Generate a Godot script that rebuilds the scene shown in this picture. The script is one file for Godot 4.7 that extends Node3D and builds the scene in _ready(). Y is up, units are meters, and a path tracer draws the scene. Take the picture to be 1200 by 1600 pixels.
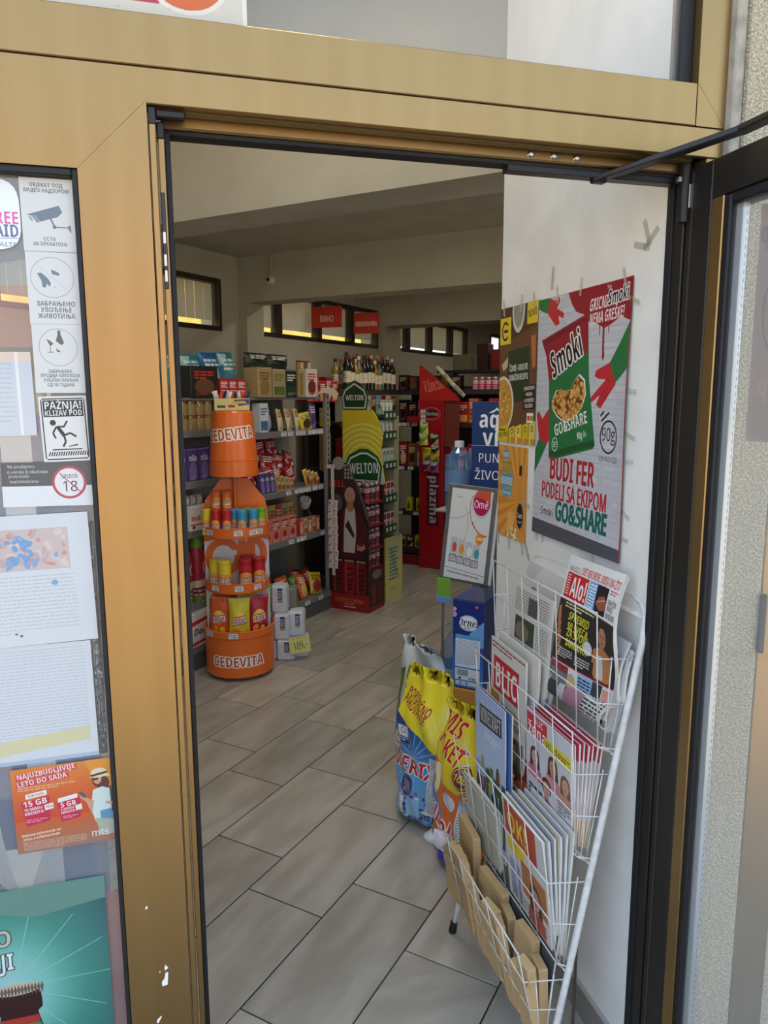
extends Node3D
# Shop entrance. World axes follow the shop front: x runs right along it, z points out to the street, the ground point under the eye is the origin.
# The sales floor inside is laid out at an angle: s runs down the aisle, q to the right of it (see sp()).
const TURN := -0.770896
var U := Vector3(0.69686, 0, -0.71721)
var V := Vector3(0.71721, 0, 0.69686)
const AISLE := TURN + PI / 2      # local z faces the aisle (+q), local x runs along s
const ACROSS := TURN              # local z faces back down the aisle (-s), local x runs along q
var names := {}
var mats := {}
var sans: Font
var bold: Font
var serif: Font
var rng := RandomNumberGenerator.new()

func sp(s: float, q: float, y := 0.0) -> Vector3:
	return U * s + V * q + Vector3(0, y, 0)

func C(r: float, g: float, b: float) -> Color:
	return Color(r / 255.0, g / 255.0, b / 255.0)

# ---------------------------------------------------------------- prints
class Pic:
	var im: Image
	var W: int
	var H: int
	var fonts: Array
	var made: StandardMaterial3D
	func _init(w: int, h: int, c: Color, f: Array) -> void:
		W = w; H = h; fonts = f
		im = Image.create(w, h, false, Image.FORMAT_RGB8)
		im.fill(c)
	func r(x: float, y: float, w: float, h: float, c: Color) -> void:
		im.fill_rect(Rect2i(int(round(x)), int(round(y)), maxi(1, int(round(w))), maxi(1, int(round(h)))), c)
	func p(pts: PackedVector2Array, c: Color) -> void:
		var n := pts.size()
		var lo := 1e9
		var hi := -1e9
		for v in pts:
			lo = minf(lo, v.y); hi = maxf(hi, v.y)
		for y in range(maxi(0, int(floor(lo))), mini(H, int(ceil(hi)) + 1)):
			var yc := y + 0.5
			var xs: Array[float] = []
			for i in n:
				var a := pts[i]
				var b := pts[(i + 1) % n]
				if (a.y <= yc) != (b.y <= yc):
					xs.append(a.x + (yc - a.y) * (b.x - a.x) / (b.y - a.y))
			xs.sort()
			for k in range(0, xs.size() - 1, 2):
				var x0 := int(round(xs[k]))
				var x1 := int(round(xs[k + 1]))
				if x1 > x0:
					im.fill_rect(Rect2i(x0, y, x1 - x0, 1), c)
	func pl(a: Array, c: Color, ox := 0.0, oy := 0.0, k := 1.0) -> void:
		var v := PackedVector2Array()
		for i in range(0, a.size(), 2):
			v.append(Vector2(ox + a[i] * k, oy + a[i + 1] * k))
		p(v, c)
	func e(cx: float, cy: float, rx: float, ry: float, c: Color, rot := 0.0) -> void:
		var v := PackedVector2Array()
		for i in 32:
			v.append(Vector2(cx, cy) + Vector2(cos(TAU * i / 32.0) * rx, sin(TAU * i / 32.0) * ry).rotated(rot))
		p(v, c)
	func ring(cx: float, cy: float, rx: float, ry: float, wd: float, c: Color, a0 := 0.0, a1 := TAU) -> void:
		var v := PackedVector2Array()
		for i in 41:
			var a := a0 + (a1 - a0) * i / 40.0
			v.append(Vector2(cx + cos(a) * rx, cy + sin(a) * ry))
		for i in 41:
			var a := a1 + (a0 - a1) * i / 40.0
			v.append(Vector2(cx + cos(a) * (rx - wd), cy + sin(a) * (ry - wd)))
		p(v, c)
	func l(x0: float, y0: float, x1: float, y1: float, wd: float, c: Color) -> void:
		var d := Vector2(x1 - x0, y1 - y0)
		var nn := d.normalized().orthogonal() * wd * 0.5
		p(PackedVector2Array([Vector2(x0, y0) + nn, Vector2(x1, y1) + nn, Vector2(x1, y1) - nn, Vector2(x0, y0) - nn]), c)
	func grad(x: float, y: float, w: float, h: float, c0: Color, c1: Color) -> void:
		for k in int(h):
			r(x, y + k, w, 1, c0.lerp(c1, k / h))
	# s centred at x, y; size = em height; o: f font, w fit width, rot, out outline colour, ow outline width, sh shear
	func t(s: String, x: float, y: float, size: float, c: Color, o := {}) -> void:
		var m := TextMesh.new()
		m.text = s
		m.font = fonts[o.get("f", 1)]
		m.font_size = 64
		m.pixel_size = 1.0
		m.depth = 0.0
		m.curve_step = 3.0
		var ar := m.get_mesh_arrays()
		if ar.is_empty() or ar[Mesh.ARRAY_VERTEX] == null:
			return
		var vs: PackedVector3Array = ar[Mesh.ARRAY_VERTEX]
		var ix: PackedInt32Array = ar[Mesh.ARRAY_INDEX] if ar[Mesh.ARRAY_INDEX] != null else PackedInt32Array(range(vs.size()))
		if vs.is_empty():
			return
		var lo := vs[0]
		var hi := vs[0]
		for v in vs:
			lo = lo.min(v); hi = hi.max(v)
		var mid := (lo + hi) * 0.5
		var k: float = size / 64.0
		var kx: float = k
		if o.has("w"):
			kx = o.w / maxf(1.0, hi.x - lo.x)
		var rot: float = o.get("rot", 0.0)
		var sh: float = o.get("sh", 0.0)
		var flat := PackedVector2Array()
		for v in vs:
			var q := Vector2((v.x - mid.x) * kx, -(v.y - mid.y) * k)
			q.x -= q.y * sh
			flat.append(q.rotated(rot) + Vector2(x, y))
		if o.has("out"):
			var ow: float = o.get("ow", 2.0)
			for a in 12:
				tris(flat, ix, o.out, Vector2(cos(TAU * a / 12.0), sin(TAU * a / 12.0)) * ow)
		tris(flat, ix, c, Vector2.ZERO)
	func tris(f: PackedVector2Array, ix: PackedInt32Array, c: Color, off: Vector2) -> void:
		for i in range(0, ix.size(), 3):
			var a := f[ix[i]] + off
			var b := f[ix[i + 1]] + off
			var d := f[ix[i + 2]] + off
			var y0 := int(floor(minf(a.y, minf(b.y, d.y)) + 0.5))
			var y1 := int(floor(maxf(a.y, maxf(b.y, d.y)) + 0.5))
			for y in range(maxi(0, y0), mini(H, y1)):
				var yc := y + 0.5
				var xa := 1e9
				var xb := -1e9
				for e3 in 3:
					var p0: Vector2 = a if e3 == 0 else (b if e3 == 1 else d)
					var p1: Vector2 = b if e3 == 0 else (d if e3 == 1 else a)
					if (p0.y <= yc) != (p1.y <= yc):
						var xx := p0.x + (yc - p0.y) * (p1.x - p0.x) / (p1.y - p0.y)
						xa = minf(xa, xx); xb = maxf(xb, xx)
				var x0 := int(floor(xa + 0.5))
				var x1 := int(floor(xb + 0.5))
				if x1 > x0 and xb > xa:
					im.fill_rect(Rect2i(x0, y, x1 - x0, 1), c)
	# printed portrait: hair, face, shoulders
	func head(x: float, y: float, s: float, hair: Color, skin: Color, cloth: Color, long := true) -> void:
		p(PackedVector2Array([Vector2(x - 1.7 * s, y + 3.2 * s), Vector2(x - 1.5 * s, y + 1.7 * s), Vector2(x - 0.5 * s, y + 1.2 * s), Vector2(x + 0.5 * s, y + 1.2 * s), Vector2(x + 1.5 * s, y + 1.7 * s), Vector2(x + 1.7 * s, y + 3.2 * s)]), cloth)
		if long:
			p(PackedVector2Array([Vector2(x - 1.0 * s, y - 0.4 * s), Vector2(x - 1.2 * s, y + 1.6 * s), Vector2(x - 0.4 * s, y + 1.7 * s), Vector2(x + 0.5 * s, y + 1.6 * s), Vector2(x + 1.2 * s, y + 1.5 * s), Vector2(x + 1.0 * s, y - 0.4 * s)]), hair)
		e(x, y - 0.15 * s, 1.02 * s, 1.2 * s, hair)
		p(PackedVector2Array([Vector2(x - 0.35 * s, y + 0.8 * s), Vector2(x + 0.35 * s, y + 0.8 * s), Vector2(x + 0.5 * s, y + 1.5 * s), Vector2(x, y + 1.8 * s), Vector2(x - 0.5 * s, y + 1.5 * s)]), skin.darkened(0.15))
		e(x + 0.05 * s, y + 0.15 * s, 0.74 * s, 1.0 * s, skin)
		e(x - 0.25 * s, y, 0.14 * s, 0.07 * s, hair.darkened(0.3)); e(x + 0.35 * s, y, 0.14 * s, 0.07 * s, hair.darkened(0.3))
		l(x + 0.05 * s, y + 0.05 * s, x + 0.1 * s, y + 0.42 * s, 0.1 * s, skin.darkened(0.18))
		e(x + 0.06 * s, y + 0.68 * s, 0.26 * s, 0.09 * s, Color(0.66, 0.28, 0.28))
	# rows of small print: dashes the length of words
	func words(x: float, y: float, w: float, rows: int, step: float, c: Color, sd := 1, hh := 0.45) -> void:
		var g := RandomNumberGenerator.new()
		g.seed = sd
		for k in rows:
			var xx := x
			while xx < x + w * (1.0 if k < rows - 1 else 0.6):
				var ww := minf(g.randf_range(1.2, 4.5) * step * 0.6, x + w - xx)
				r(xx, y + k * step, ww, step * hh, c)
				xx += ww + step * 0.35
	func speck(n: int, c: Color, sd: int, a: float, b: float) -> void:
		var g := RandomNumberGenerator.new()
		g.seed = sd
		for k in n:
			e(g.randf() * W, g.randf() * H, g.randf_range(a, b), g.randf_range(a, b), c)
	func tex() -> ImageTexture:
		return ImageTexture.create_from_image(im)

func pic(w: int, h: int, c: Color) -> Pic:
	return Pic.new(w, h, c, [sans, bold, serif])

# ---------------------------------------------------------------- materials
func mt(c: Color, rough := 0.6, metal := 0.0) -> StandardMaterial3D:
	var key := "%s|%s|%s" % [c.to_html(), rough, metal]
	if not mats.has(key):
		var m := StandardMaterial3D.new()
		m.albedo_color = c
		m.roughness = rough
		m.metallic = metal
		mats[key] = m
	return mats[key]

func printed(pc: Pic, rough := 0.5, coat := 0.0) -> StandardMaterial3D:
	if pc.made:
		return pc.made
	var m := StandardMaterial3D.new()
	pc.made = m
	m.albedo_texture = pc.tex()
	m.roughness = rough
	m.texture_repeat = false
	if coat > 0.0:
		m.clearcoat_enabled = true
		m.clearcoat = coat
		m.clearcoat_roughness = 0.08
	return m

func glassy(c: Color, alpha: float, rough := 0.0) -> StandardMaterial3D:
	var key := "g%s|%s|%s" % [c.to_html(), alpha, rough]
	if not mats.has(key):
		var m := StandardMaterial3D.new()
		m.albedo_color = Color(c.r, c.g, c.b, alpha)
		m.transparency = BaseMaterial3D.TRANSPARENCY_ALPHA
		m.roughness = rough
		mats[key] = m
	return mats[key]

# world-triplanar mottled surface: two noise layers between the given tones
func mottled(lo: Color, hi: Color, rough: float, scale: float, sd: int, stretch := Vector3.ONE, bump := 0.0, bump_freq := 0.02, freq := 0.008) -> StandardMaterial3D:
	var n := FastNoiseLite.new()
	n.seed = sd
	n.frequency = freq
	n.fractal_octaves = 5
	var t := NoiseTexture2D.new()
	t.width = 512; t.height = 512; t.seamless = true
	t.noise = n
	var gr := Gradient.new()
	gr.set_color(0, lo); gr.set_color(1, hi)
	gr.set_offset(0, 0.25); gr.set_offset(1, 0.75)
	t.color_ramp = gr
	var m := StandardMaterial3D.new()
	m.albedo_texture = t
	m.roughness = rough
	m.uv1_triplanar = true
	m.uv1_world_triplanar = true
	m.uv1_scale = stretch * scale
	if bump > 0.0:
		var b := FastNoiseLite.new()
		b.seed = sd + 9
		b.frequency = bump_freq
		b.fractal_octaves = 3
		var bt := NoiseTexture2D.new()
		bt.width = 512; bt.height = 512; bt.seamless = true
		bt.noise = b
		m.heightmap_enabled = true
		m.heightmap_texture = bt
		m.heightmap_scale = bump
	return m

# ---------------------------------------------------------------- mesh building
func mb() -> SurfaceTool:
	var st := SurfaceTool.new()
	st.begin(Mesh.PRIMITIVE_TRIANGLES)
	st.set_smooth_group(-1)
	return st

func fin(st: SurfaceTool) -> ArrayMesh:
	st.generate_normals()
	return st.commit()

func tri(st: SurfaceTool, a: Vector3, b: Vector3, c: Vector3, out: Vector3, ua := Vector2.ZERO, ub := Vector2.ZERO, uc := Vector2.ZERO) -> void:
	if (c - a).cross(b - a).dot(out) < 0.0:
		var t := b; b = c; c = t
		var u := ub; ub = uc; uc = u
	st.set_uv(ua); st.add_vertex(a)
	st.set_uv(ub); st.add_vertex(b)
	st.set_uv(uc); st.add_vertex(c)

func quad(st: SurfaceTool, a: Vector3, b: Vector3, c: Vector3, d: Vector3, out: Vector3, uv := Rect2(0.01, 0.01, 0.02, 0.02)) -> void:
	var p := uv.position
	var e := uv.end
	tri(st, a, b, c, out, p, Vector2(e.x, p.y), e)
	tri(st, a, c, d, out, p, e, Vector2(p.x, e.y))

# chamfered box; the +z face carries the whole print, the rest its border colour
func box(st: SurfaceTool, c: Vector3, size: Vector3, ch := 0.0, bs := Basis.IDENTITY) -> void:
	st.set_smooth_group(-1)
	var h := size * 0.5
	var i := h - Vector3.ONE * minf(ch, minf(h.x, minf(h.y, h.z)) * 0.9)
	var ax := [Vector3.RIGHT, Vector3.UP, Vector3.BACK]
	for a in 3:
		var b := (a + 1) % 3
		var d := (a + 2) % 3
		for sg in [-1.0, 1.0]:
			var o: Vector3 = ax[a] * h[a] * sg
			var pb: Vector3 = ax[b] * i[b]
			var pd: Vector3 = ax[d] * i[d]
			if a == 2 and sg > 0.0:
				quad(st, c + bs * (o - pb + pd), c + bs * (o + pb + pd), c + bs * (o + pb - pd), c + bs * (o - pb - pd), bs * ax[a], Rect2(0, 0, 1, 1))
			else:
				quad(st, c + bs * (o - pb + pd), c + bs * (o + pb + pd), c + bs * (o + pb - pd), c + bs * (o - pb - pd), bs * (ax[a] * sg))
		if ch > 0.0:
			for s1 in [-1.0, 1.0]:
				for s2 in [-1.0, 1.0]:
					var e1: Vector3 = ax[b] * h[b] * s1 + ax[d] * i[d] * s2
					var e2: Vector3 = ax[b] * i[b] * s1 + ax[d] * h[d] * s2
					var pa: Vector3 = ax[a] * i[a]
					quad(st, c + bs * (e1 - pa), c + bs * (e1 + pa), c + bs * (e2 + pa), c + bs * (e2 - pa), bs * (ax[b] * s1 + ax[d] * s2))
	if ch > 0.0:
		for sx in [-1.0, 1.0]:
			for sy in [-1.0, 1.0]:
				for sz in [-1.0, 1.0]:
					var k := Vector3(sx, sy, sz)
					tri(st, c + bs * (k * Vector3(h.x, i.y, i.z)), c + bs * (k * Vector3(i.x, h.y, i.z)), c + bs * (k * Vector3(i.x, i.y, h.z)), bs * k)

# box between two corners
func bb(st: SurfaceTool, a: Vector3, b: Vector3, ch := 0.0) -> void:
	box(st, (a + b) * 0.5, (b - a).abs(), ch)

func boxm(size: Vector3, ch := 0.0, c := Vector3.ZERO) -> ArrayMesh:
	var st := mb()
	box(st, c, size, ch)
	return fin(st)

func bbm(a: Vector3, b: Vector3, ch := 0.0) -> ArrayMesh:
	return boxm((b - a).abs(), ch, (a + b) * 0.5)

# turned shape: profile of (radius, height); u runs round, v from first to last point
func lathe(st: SurfaceTool, prof: Array, seg := 20, a0 := 0.0, a1 := TAU, o := Vector3.ZERO, sq := Vector2.ONE) -> void:
	var total := 0.0
	var acc: Array[float] = [0.0]
	for k in range(1, prof.size()):
		total += Vector2(prof[k][0] - prof[k - 1][0], prof[k][1] - prof[k - 1][1]).length()
		acc.append(total)
	var grp := 1
	for k in range(1, prof.size()):
		if k > 1:
			var d0 := Vector2(prof[k - 1][0] - prof[k - 2][0], prof[k - 1][1] - prof[k - 2][1])
			var d1 := Vector2(prof[k][0] - prof[k - 1][0], prof[k][1] - prof[k - 1][1])
			if absf(d0.angle_to(d1)) > 0.75:
				grp += 1
		st.set_smooth_group(grp)
		for j in seg:
			var t0 := a0 + (a1 - a0) * j / seg
			var t1 := a0 + (a1 - a0) * (j + 1) / seg
			var c0 := Vector3(sin(t0) * sq.x, 0, cos(t0) * sq.y)
			var c1 := Vector3(sin(t1) * sq.x, 0, cos(t1) * sq.y)
			var b0: Vector3 = o + c0 * prof[k - 1][0] + Vector3.UP * prof[k - 1][1]
			var b1: Vector3 = o + c1 * prof[k - 1][0] + Vector3.UP * prof[k - 1][1]
			var p0: Vector3 = o + c0 * prof[k][0] + Vector3.UP * prof[k][1]
			var p1: Vector3 = o + c1 * prof[k][0] + Vector3.UP * prof[k][1]
			var out: Vector3 = (c0 + c1) * (prof[k][1] - prof[k - 1][1]) * 1.0 + Vector3.UP * 2.0 * (prof[k - 1][0] - prof[k][0])
			var u0 := float(j) / seg
			var u1 := float(j + 1) / seg
			var v0: float = 1.0 - acc[k - 1] / total
			var v1: float = 1.0 - acc[k] / total
			if prof[k - 1][0] > 1e-5:
				tri(st, b0, b1, p1, out, Vector2(u0, v0), Vector2(u1, v0), Vector2(u1, v1))
			if prof[k][0] > 1e-5:
				tri(st, b0, p1, p0, out, Vector2(u0, v0), Vector2(u1, v1), Vector2(u0, v1))
	st.set_smooth_group(-1)

func lathem(prof: Array, seg := 20, a0 := 0.0, a1 := TAU) -> ArrayMesh:
	var st := mb()
	lathe(st, prof, seg, a0, a1)
	return fin(st)

# round bar along a path
func tube(st: SurfaceTool, path: Array, r: float, seg := 6, closed := false) -> void:
	st.set_smooth_group(1)
	var n := path.size()
	var up := Vector3.UP
	var rings := []
	for i in n:
		var a: Vector3 = path[(i - 1 + n) % n] if (i > 0 or closed) else path[i]
		var b: Vector3 = path[(i + 1) % n] if (i < n - 1 or closed) else path[i]
		var d := (b - a).normalized()
		if i == 0:
			up = Vector3.RIGHT if absf(d.dot(Vector3.UP)) > 0.9 else Vector3.UP
		var x := d.cross(up).normalized()
		up = x.cross(d).normalized()
		var ring := []
		for j in seg:
			ring.append(path[i] + (x * cos(TAU * j / seg) + up * sin(TAU * j / seg)) * r)
		rings.append(ring)
	for i in (n if closed else n - 1):
		var k := (i + 1) % n
		var mid: Vector3 = (path[i] + path[k]) * 0.5
		for j in seg:
			var j2 := (j + 1) % seg
			quad(st, rings[i][j], rings[i][j2], rings[k][j2], rings[k][j], (rings[i][j] + rings[k][j2]) * 0.5 - mid)
	if not closed:
		for q in [0, n - 1]:
			var o2: Vector3 = path[0] - path[1] if q == 0 else path[n - 1] - path[n - 2]
			for j in range(1, seg - 1):
				tri(st, rings[q][0], rings[q][j], rings[q][j + 1], o2)
	st.set_smooth_group(-1)

func tubem(path: Array, r: float, seg := 6) -> ArrayMesh:
	var st := mb()
	tube(st, path, r, seg)
	return fin(st)

# flat outline (x, y) with thickness from z0 to z1; front print fits its bounds
func slab(st: SurfaceTool, pts: PackedVector2Array, z0: float, z1: float) -> void:
	st.set_smooth_group(-1)
	var lo := pts[0]
	var hi := pts[0]
	for v in pts:
		lo = lo.min(v); hi = hi.max(v)
	var ix := Geometry2D.triangulate_polygon(pts)
	for i in range(0, ix.size(), 3):
		var q := []
		var w := []
		for k in 3:
			var v := pts[ix[i + k]]
			q.append(v)
			w.append(Vector2((v.x - lo.x) / (hi.x - lo.x), 1.0 - (v.y - lo.y) / (hi.y - lo.y)))
		tri(st, Vector3(q[0].x, q[0].y, z1), Vector3(q[1].x, q[1].y, z1), Vector3(q[2].x, q[2].y, z1), Vector3.BACK, w[0], w[1], w[2])
		tri(st, Vector3(q[0].x, q[0].y, z0), Vector3(q[1].x, q[1].y, z0), Vector3(q[2].x, q[2].y, z0), Vector3.FORWARD)
	var cw := Geometry2D.is_polygon_clockwise(pts)
	for i in pts.size():
		var a := pts[i]
		var b := pts[(i + 1) % pts.size()]
		var nn := Vector2((b - a).y, -(b - a).x) * (-1.0 if cw else 1.0)
		quad(st, Vector3(a.x, a.y, z0), Vector3(b.x, b.y, z0), Vector3(b.x, b.y, z1), Vector3(a.x, a.y, z1), Vector3(nn.x, nn.y, 0))

func slabm(a: Array, z0: float, z1: float) -> ArrayMesh:
	var pts := PackedVector2Array()
	for i in range(0, a.size(), 2):
		pts.append(Vector2(a[i], a[i + 1]))
	var st := mb()
	slab(st, pts, z0, z1)
	return fin(st)

# surface f(u, v) with u, v in 0..1, smooth; print upright with v = 0 at the bottom; thick > 0 closes it
func sheet(st: SurfaceTool, f: Callable, nu: int, nv: int, thick := 0.0, out := Vector3.BACK) -> void:
	var p := []
	for j in nv + 1:
		var rw := []
		for i in nu + 1:
			rw.append(f.call(float(i) / nu, float(j) / nv))
		p.append(rw)
	var off := []
	for j in nv + 1:
		var rw := []
		for i in nu + 1:
			var a: Vector3 = p[j][mini(i + 1, nu)] - p[j][maxi(i - 1, 0)]
			var b: Vector3 = p[mini(j + 1, nv)][i] - p[maxi(j - 1, 0)][i]
			rw.append(p[j][i] - a.cross(b).normalized() * thick)
		p[j].append(Vector3.ZERO)
		off.append(rw)
	for j in nv:
		for i in nu:
			var a: Vector3 = p[j][i + 1] - p[j][i]
			var b: Vector3 = p[j + 1][i] - p[j][i]
			var n := a.cross(b)
			var r := Rect2(float(i) / nu, 1.0 - float(j + 1) / nv, 1.0 / nu, 1.0 / nv)
			st.set_smooth_group(1)
			quad(st, p[j + 1][i], p[j + 1][i + 1], p[j][i + 1], p[j][i], n, r)
			if thick > 0.0:
				st.set_smooth_group(2)
				quad(st, off[j + 1][i], off[j + 1][i + 1], off[j][i + 1], off[j][i], -n, Rect2(0.01, 0.01, 0.01, 0.01))
	if thick > 0.0:
		st.set_smooth_group(-1)
		for i in nu:
			quad(st, p[0][i], p[0][i + 1], off[0][i + 1], off[0][i], p[0][i] - p[1][i])
			quad(st, p[nv][i], p[nv][i + 1], off[nv][i + 1], off[nv][i], p[nv][i] - p[nv - 1][i])
		for j in nv:
			quad(st, p[j][0], p[j + 1][0], off[j + 1][0], off[j][0], p[j][0] - p[j][1])
			quad(st, p[j][nu], p[j + 1][nu], off[j + 1][nu], off[j][nu], p[j][nu] - p[j][nu - 1])
	st.set_smooth_group(-1)

func sheetm(f: Callable, nu: int, nv: int, thick := 0.0) -> ArrayMesh:
	var st := mb()
	sheet(st, f, nu, nv, thick)
	return fin(st)

# ---------------------------------------------------------------- nodes
func numbered(n: String) -> String:
	if not names.has(n):
		names[n] = 0
		return n
	names[n] += 1
	return "%s_%03d" % [n, names[n]]

func tag(o: Node, label: String, category: String, group := "", kind := "") -> Node:
	if label:
		o.set_meta("label", label)
	if category:
		o.set_meta("category", category)
	if group:
		o.set_meta("group", group)
	if kind:
		o.set_meta("kind", kind)
	return o

func thing(n: String, label: String, category: String, at := Vector3.ZERO, turn := 0.0, group := "") -> Node3D:
	var o := Node3D.new()
	o.name = numbered(n)
	add_child(o)
	o.position = at
	o.rotation.y = turn
	tag(o, label, category, group)
	return o

func part(o: Node, n: String, mesh: Mesh, m: Material, at := Vector3.ZERO, rot := Vector3.ZERO, label := "", scl := Vector3.ONE) -> MeshInstance3D:
	var k := MeshInstance3D.new()
	k.name = n
	k.mesh = mesh
	k.material_override = m
	k.position = at
	k.rotation = rot
	k.scale = scl
	o.add_child(k, true)
	if label:
		k.set_meta("label", label)
	return k

func one(n: String, mesh: Mesh, m: Material, label: String, category: String, at := Vector3.ZERO, rot := Vector3.ZERO, group := "", scl := Vector3.ONE) -> MeshInstance3D:
	var k := MeshInstance3D.new()
	k.name = numbered(n)
	k.mesh = mesh
	k.material_override = m
	add_child(k)
	k.position = at
	k.rotation = rot
	k.scale = scl
	tag(k, label, category, group)
	return k

func struct(n: String, label := "", cat := "") -> Node3D:
	var o := Node3D.new()
	o.name = numbered(n)
	add_child(o)
	tag(o, label, cat, "", "structure")
	return o

# ================================================================ the place
var gold: StandardMaterial3D
var gold_edge: StandardMaterial3D
var black_alu: StandardMaterial3D
var rubber: StandardMaterial3D
var white_wall: StandardMaterial3D
var inner_wall: StandardMaterial3D
var stucco: StandardMaterial3D
var shelf_grey: StandardMaterial3D
var pane_glass: StandardMaterial3D

func _ready() -> void:
	rng.seed = 7
	sans = SystemFont.new(); sans.font_names = PackedStringArray(["Droid Sans"])
	bold = SystemFont.new(); bold.font_names = PackedStringArray(["Droid Sans"]); bold.font_weight = 700
	serif = SystemFont.new(); serif.font_names = PackedStringArray(["Droid Serif"]); serif.font_weight = 700
	view_and_light()
	common()
	make_packs()
	shell()
	fill_lamps()
	street()
	shop_front()
	open_door()
	stickers()
	wall_posters()
	rack()
	front_goods()
	drink_stand()
	aisle_shelves()
	aisle_goods()
	end_displays()
	far_shelves()
	small_things()

func view_and_light() -> void:
	var cam := Camera3D.new()
	cam.name = "camera"
	add_child(cam)
	cam.position = Vector3(0, 1.665, 0)
	cam.basis = Basis(Vector3.UP, deg_to_rad(-15.515)) * Basis(Vector3.RIGHT, deg_to_rad(-8.912)) * Basis(Vector3.BACK, deg_to_rad(-0.2126))
	cam.fov = 69.45
	cam.near = 0.05
	cam.current = true
	var sky_mat := ProceduralSkyMaterial.new()
	sky_mat.sky_top_color = C(150, 182, 218)
	sky_mat.sky_horizon_color = C(226, 230, 230)
	sky_mat.ground_horizon_color = C(190, 184, 170)
	sky_mat.ground_bottom_color = C(120, 112, 100)
	sky_mat.sun_angle_max = 1.0
	var sky := Sky.new()
	sky.sky_material = sky_mat
	var env := Environment.new()
	env.background_mode = Environment.BG_SKY
	env.sky = sky
	env.background_energy_multiplier = 1.0
	env.tonemap_mode = Environment.TONE_MAPPER_LINEAR
	env.tonemap_exposure = 3.0
	env.sdfgi_enabled = true
	env.ssao_enabled = true
	env.ssil_enabled = true
	var we := WorldEnvironment.new()
	we.name = "surroundings"
	we.environment = env
	add_child(we)
	var sun := DirectionalLight3D.new()
	sun.name = "sun"
	sun.light_color = C(255, 240, 214)
	sun.light_energy = 2.2
	sun.light_angular_distance = 0.53
	sun.shadow_enabled = true
	add_child(sun)
	sun.look_at_from_position(Vector3.ZERO, -Vector3(0.85, 1.0, -0.6))

func common() -> void:
	gold = mottled(C(165, 134, 87), C(170, 139, 92), 0.38, 1.6, 3, Vector3(2.2, 0.18, 2.2))
	gold.metallic = 0.9
	gold_edge = gold
	black_alu = mt(C(40, 37, 34), 0.42, 0.2)
	rubber = mt(C(22, 23, 26), 0.6)
	white_wall = mottled(C(228, 227, 223), C(238, 237, 233), 0.75, 0.9, 11, Vector3.ONE, 0.05, 0.05)
	inner_wall = mottled(C(172, 166, 146), C(182, 176, 157), 0.85, 0.7, 12)
	stucco = mottled(C(164, 153, 128), C(218, 206, 178), 0.95, 5.0, 13, Vector3.ONE, 0.4, 0.09, 0.06)
	shelf_grey = mt(C(122, 122, 120), 0.5, 0.1)
	pane_glass = glassy(C(236, 242, 240), 0.06)
	pane_glass.metallic_specular = 0.4

# outline in x, z laid flat between two heights
func flat(o: Node, n: String, pts: PackedVector2Array, y0: float, y1: float, m: Material) -> MeshInstance3D:
	var f := PackedVector2Array()
	for v in pts:
		f.append(Vector2(v.x, -v.y))
	var st := mb()
	slab(st, f, y0, y1)
	return part(o, n, fin(st), m, Vector3.ZERO, Vector3(-PI / 2, 0, 0))

func xz(s: float, q: float) -> Vector2:
	var v := sp(s, q)
	return Vector2(v.x, v.z)

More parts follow.
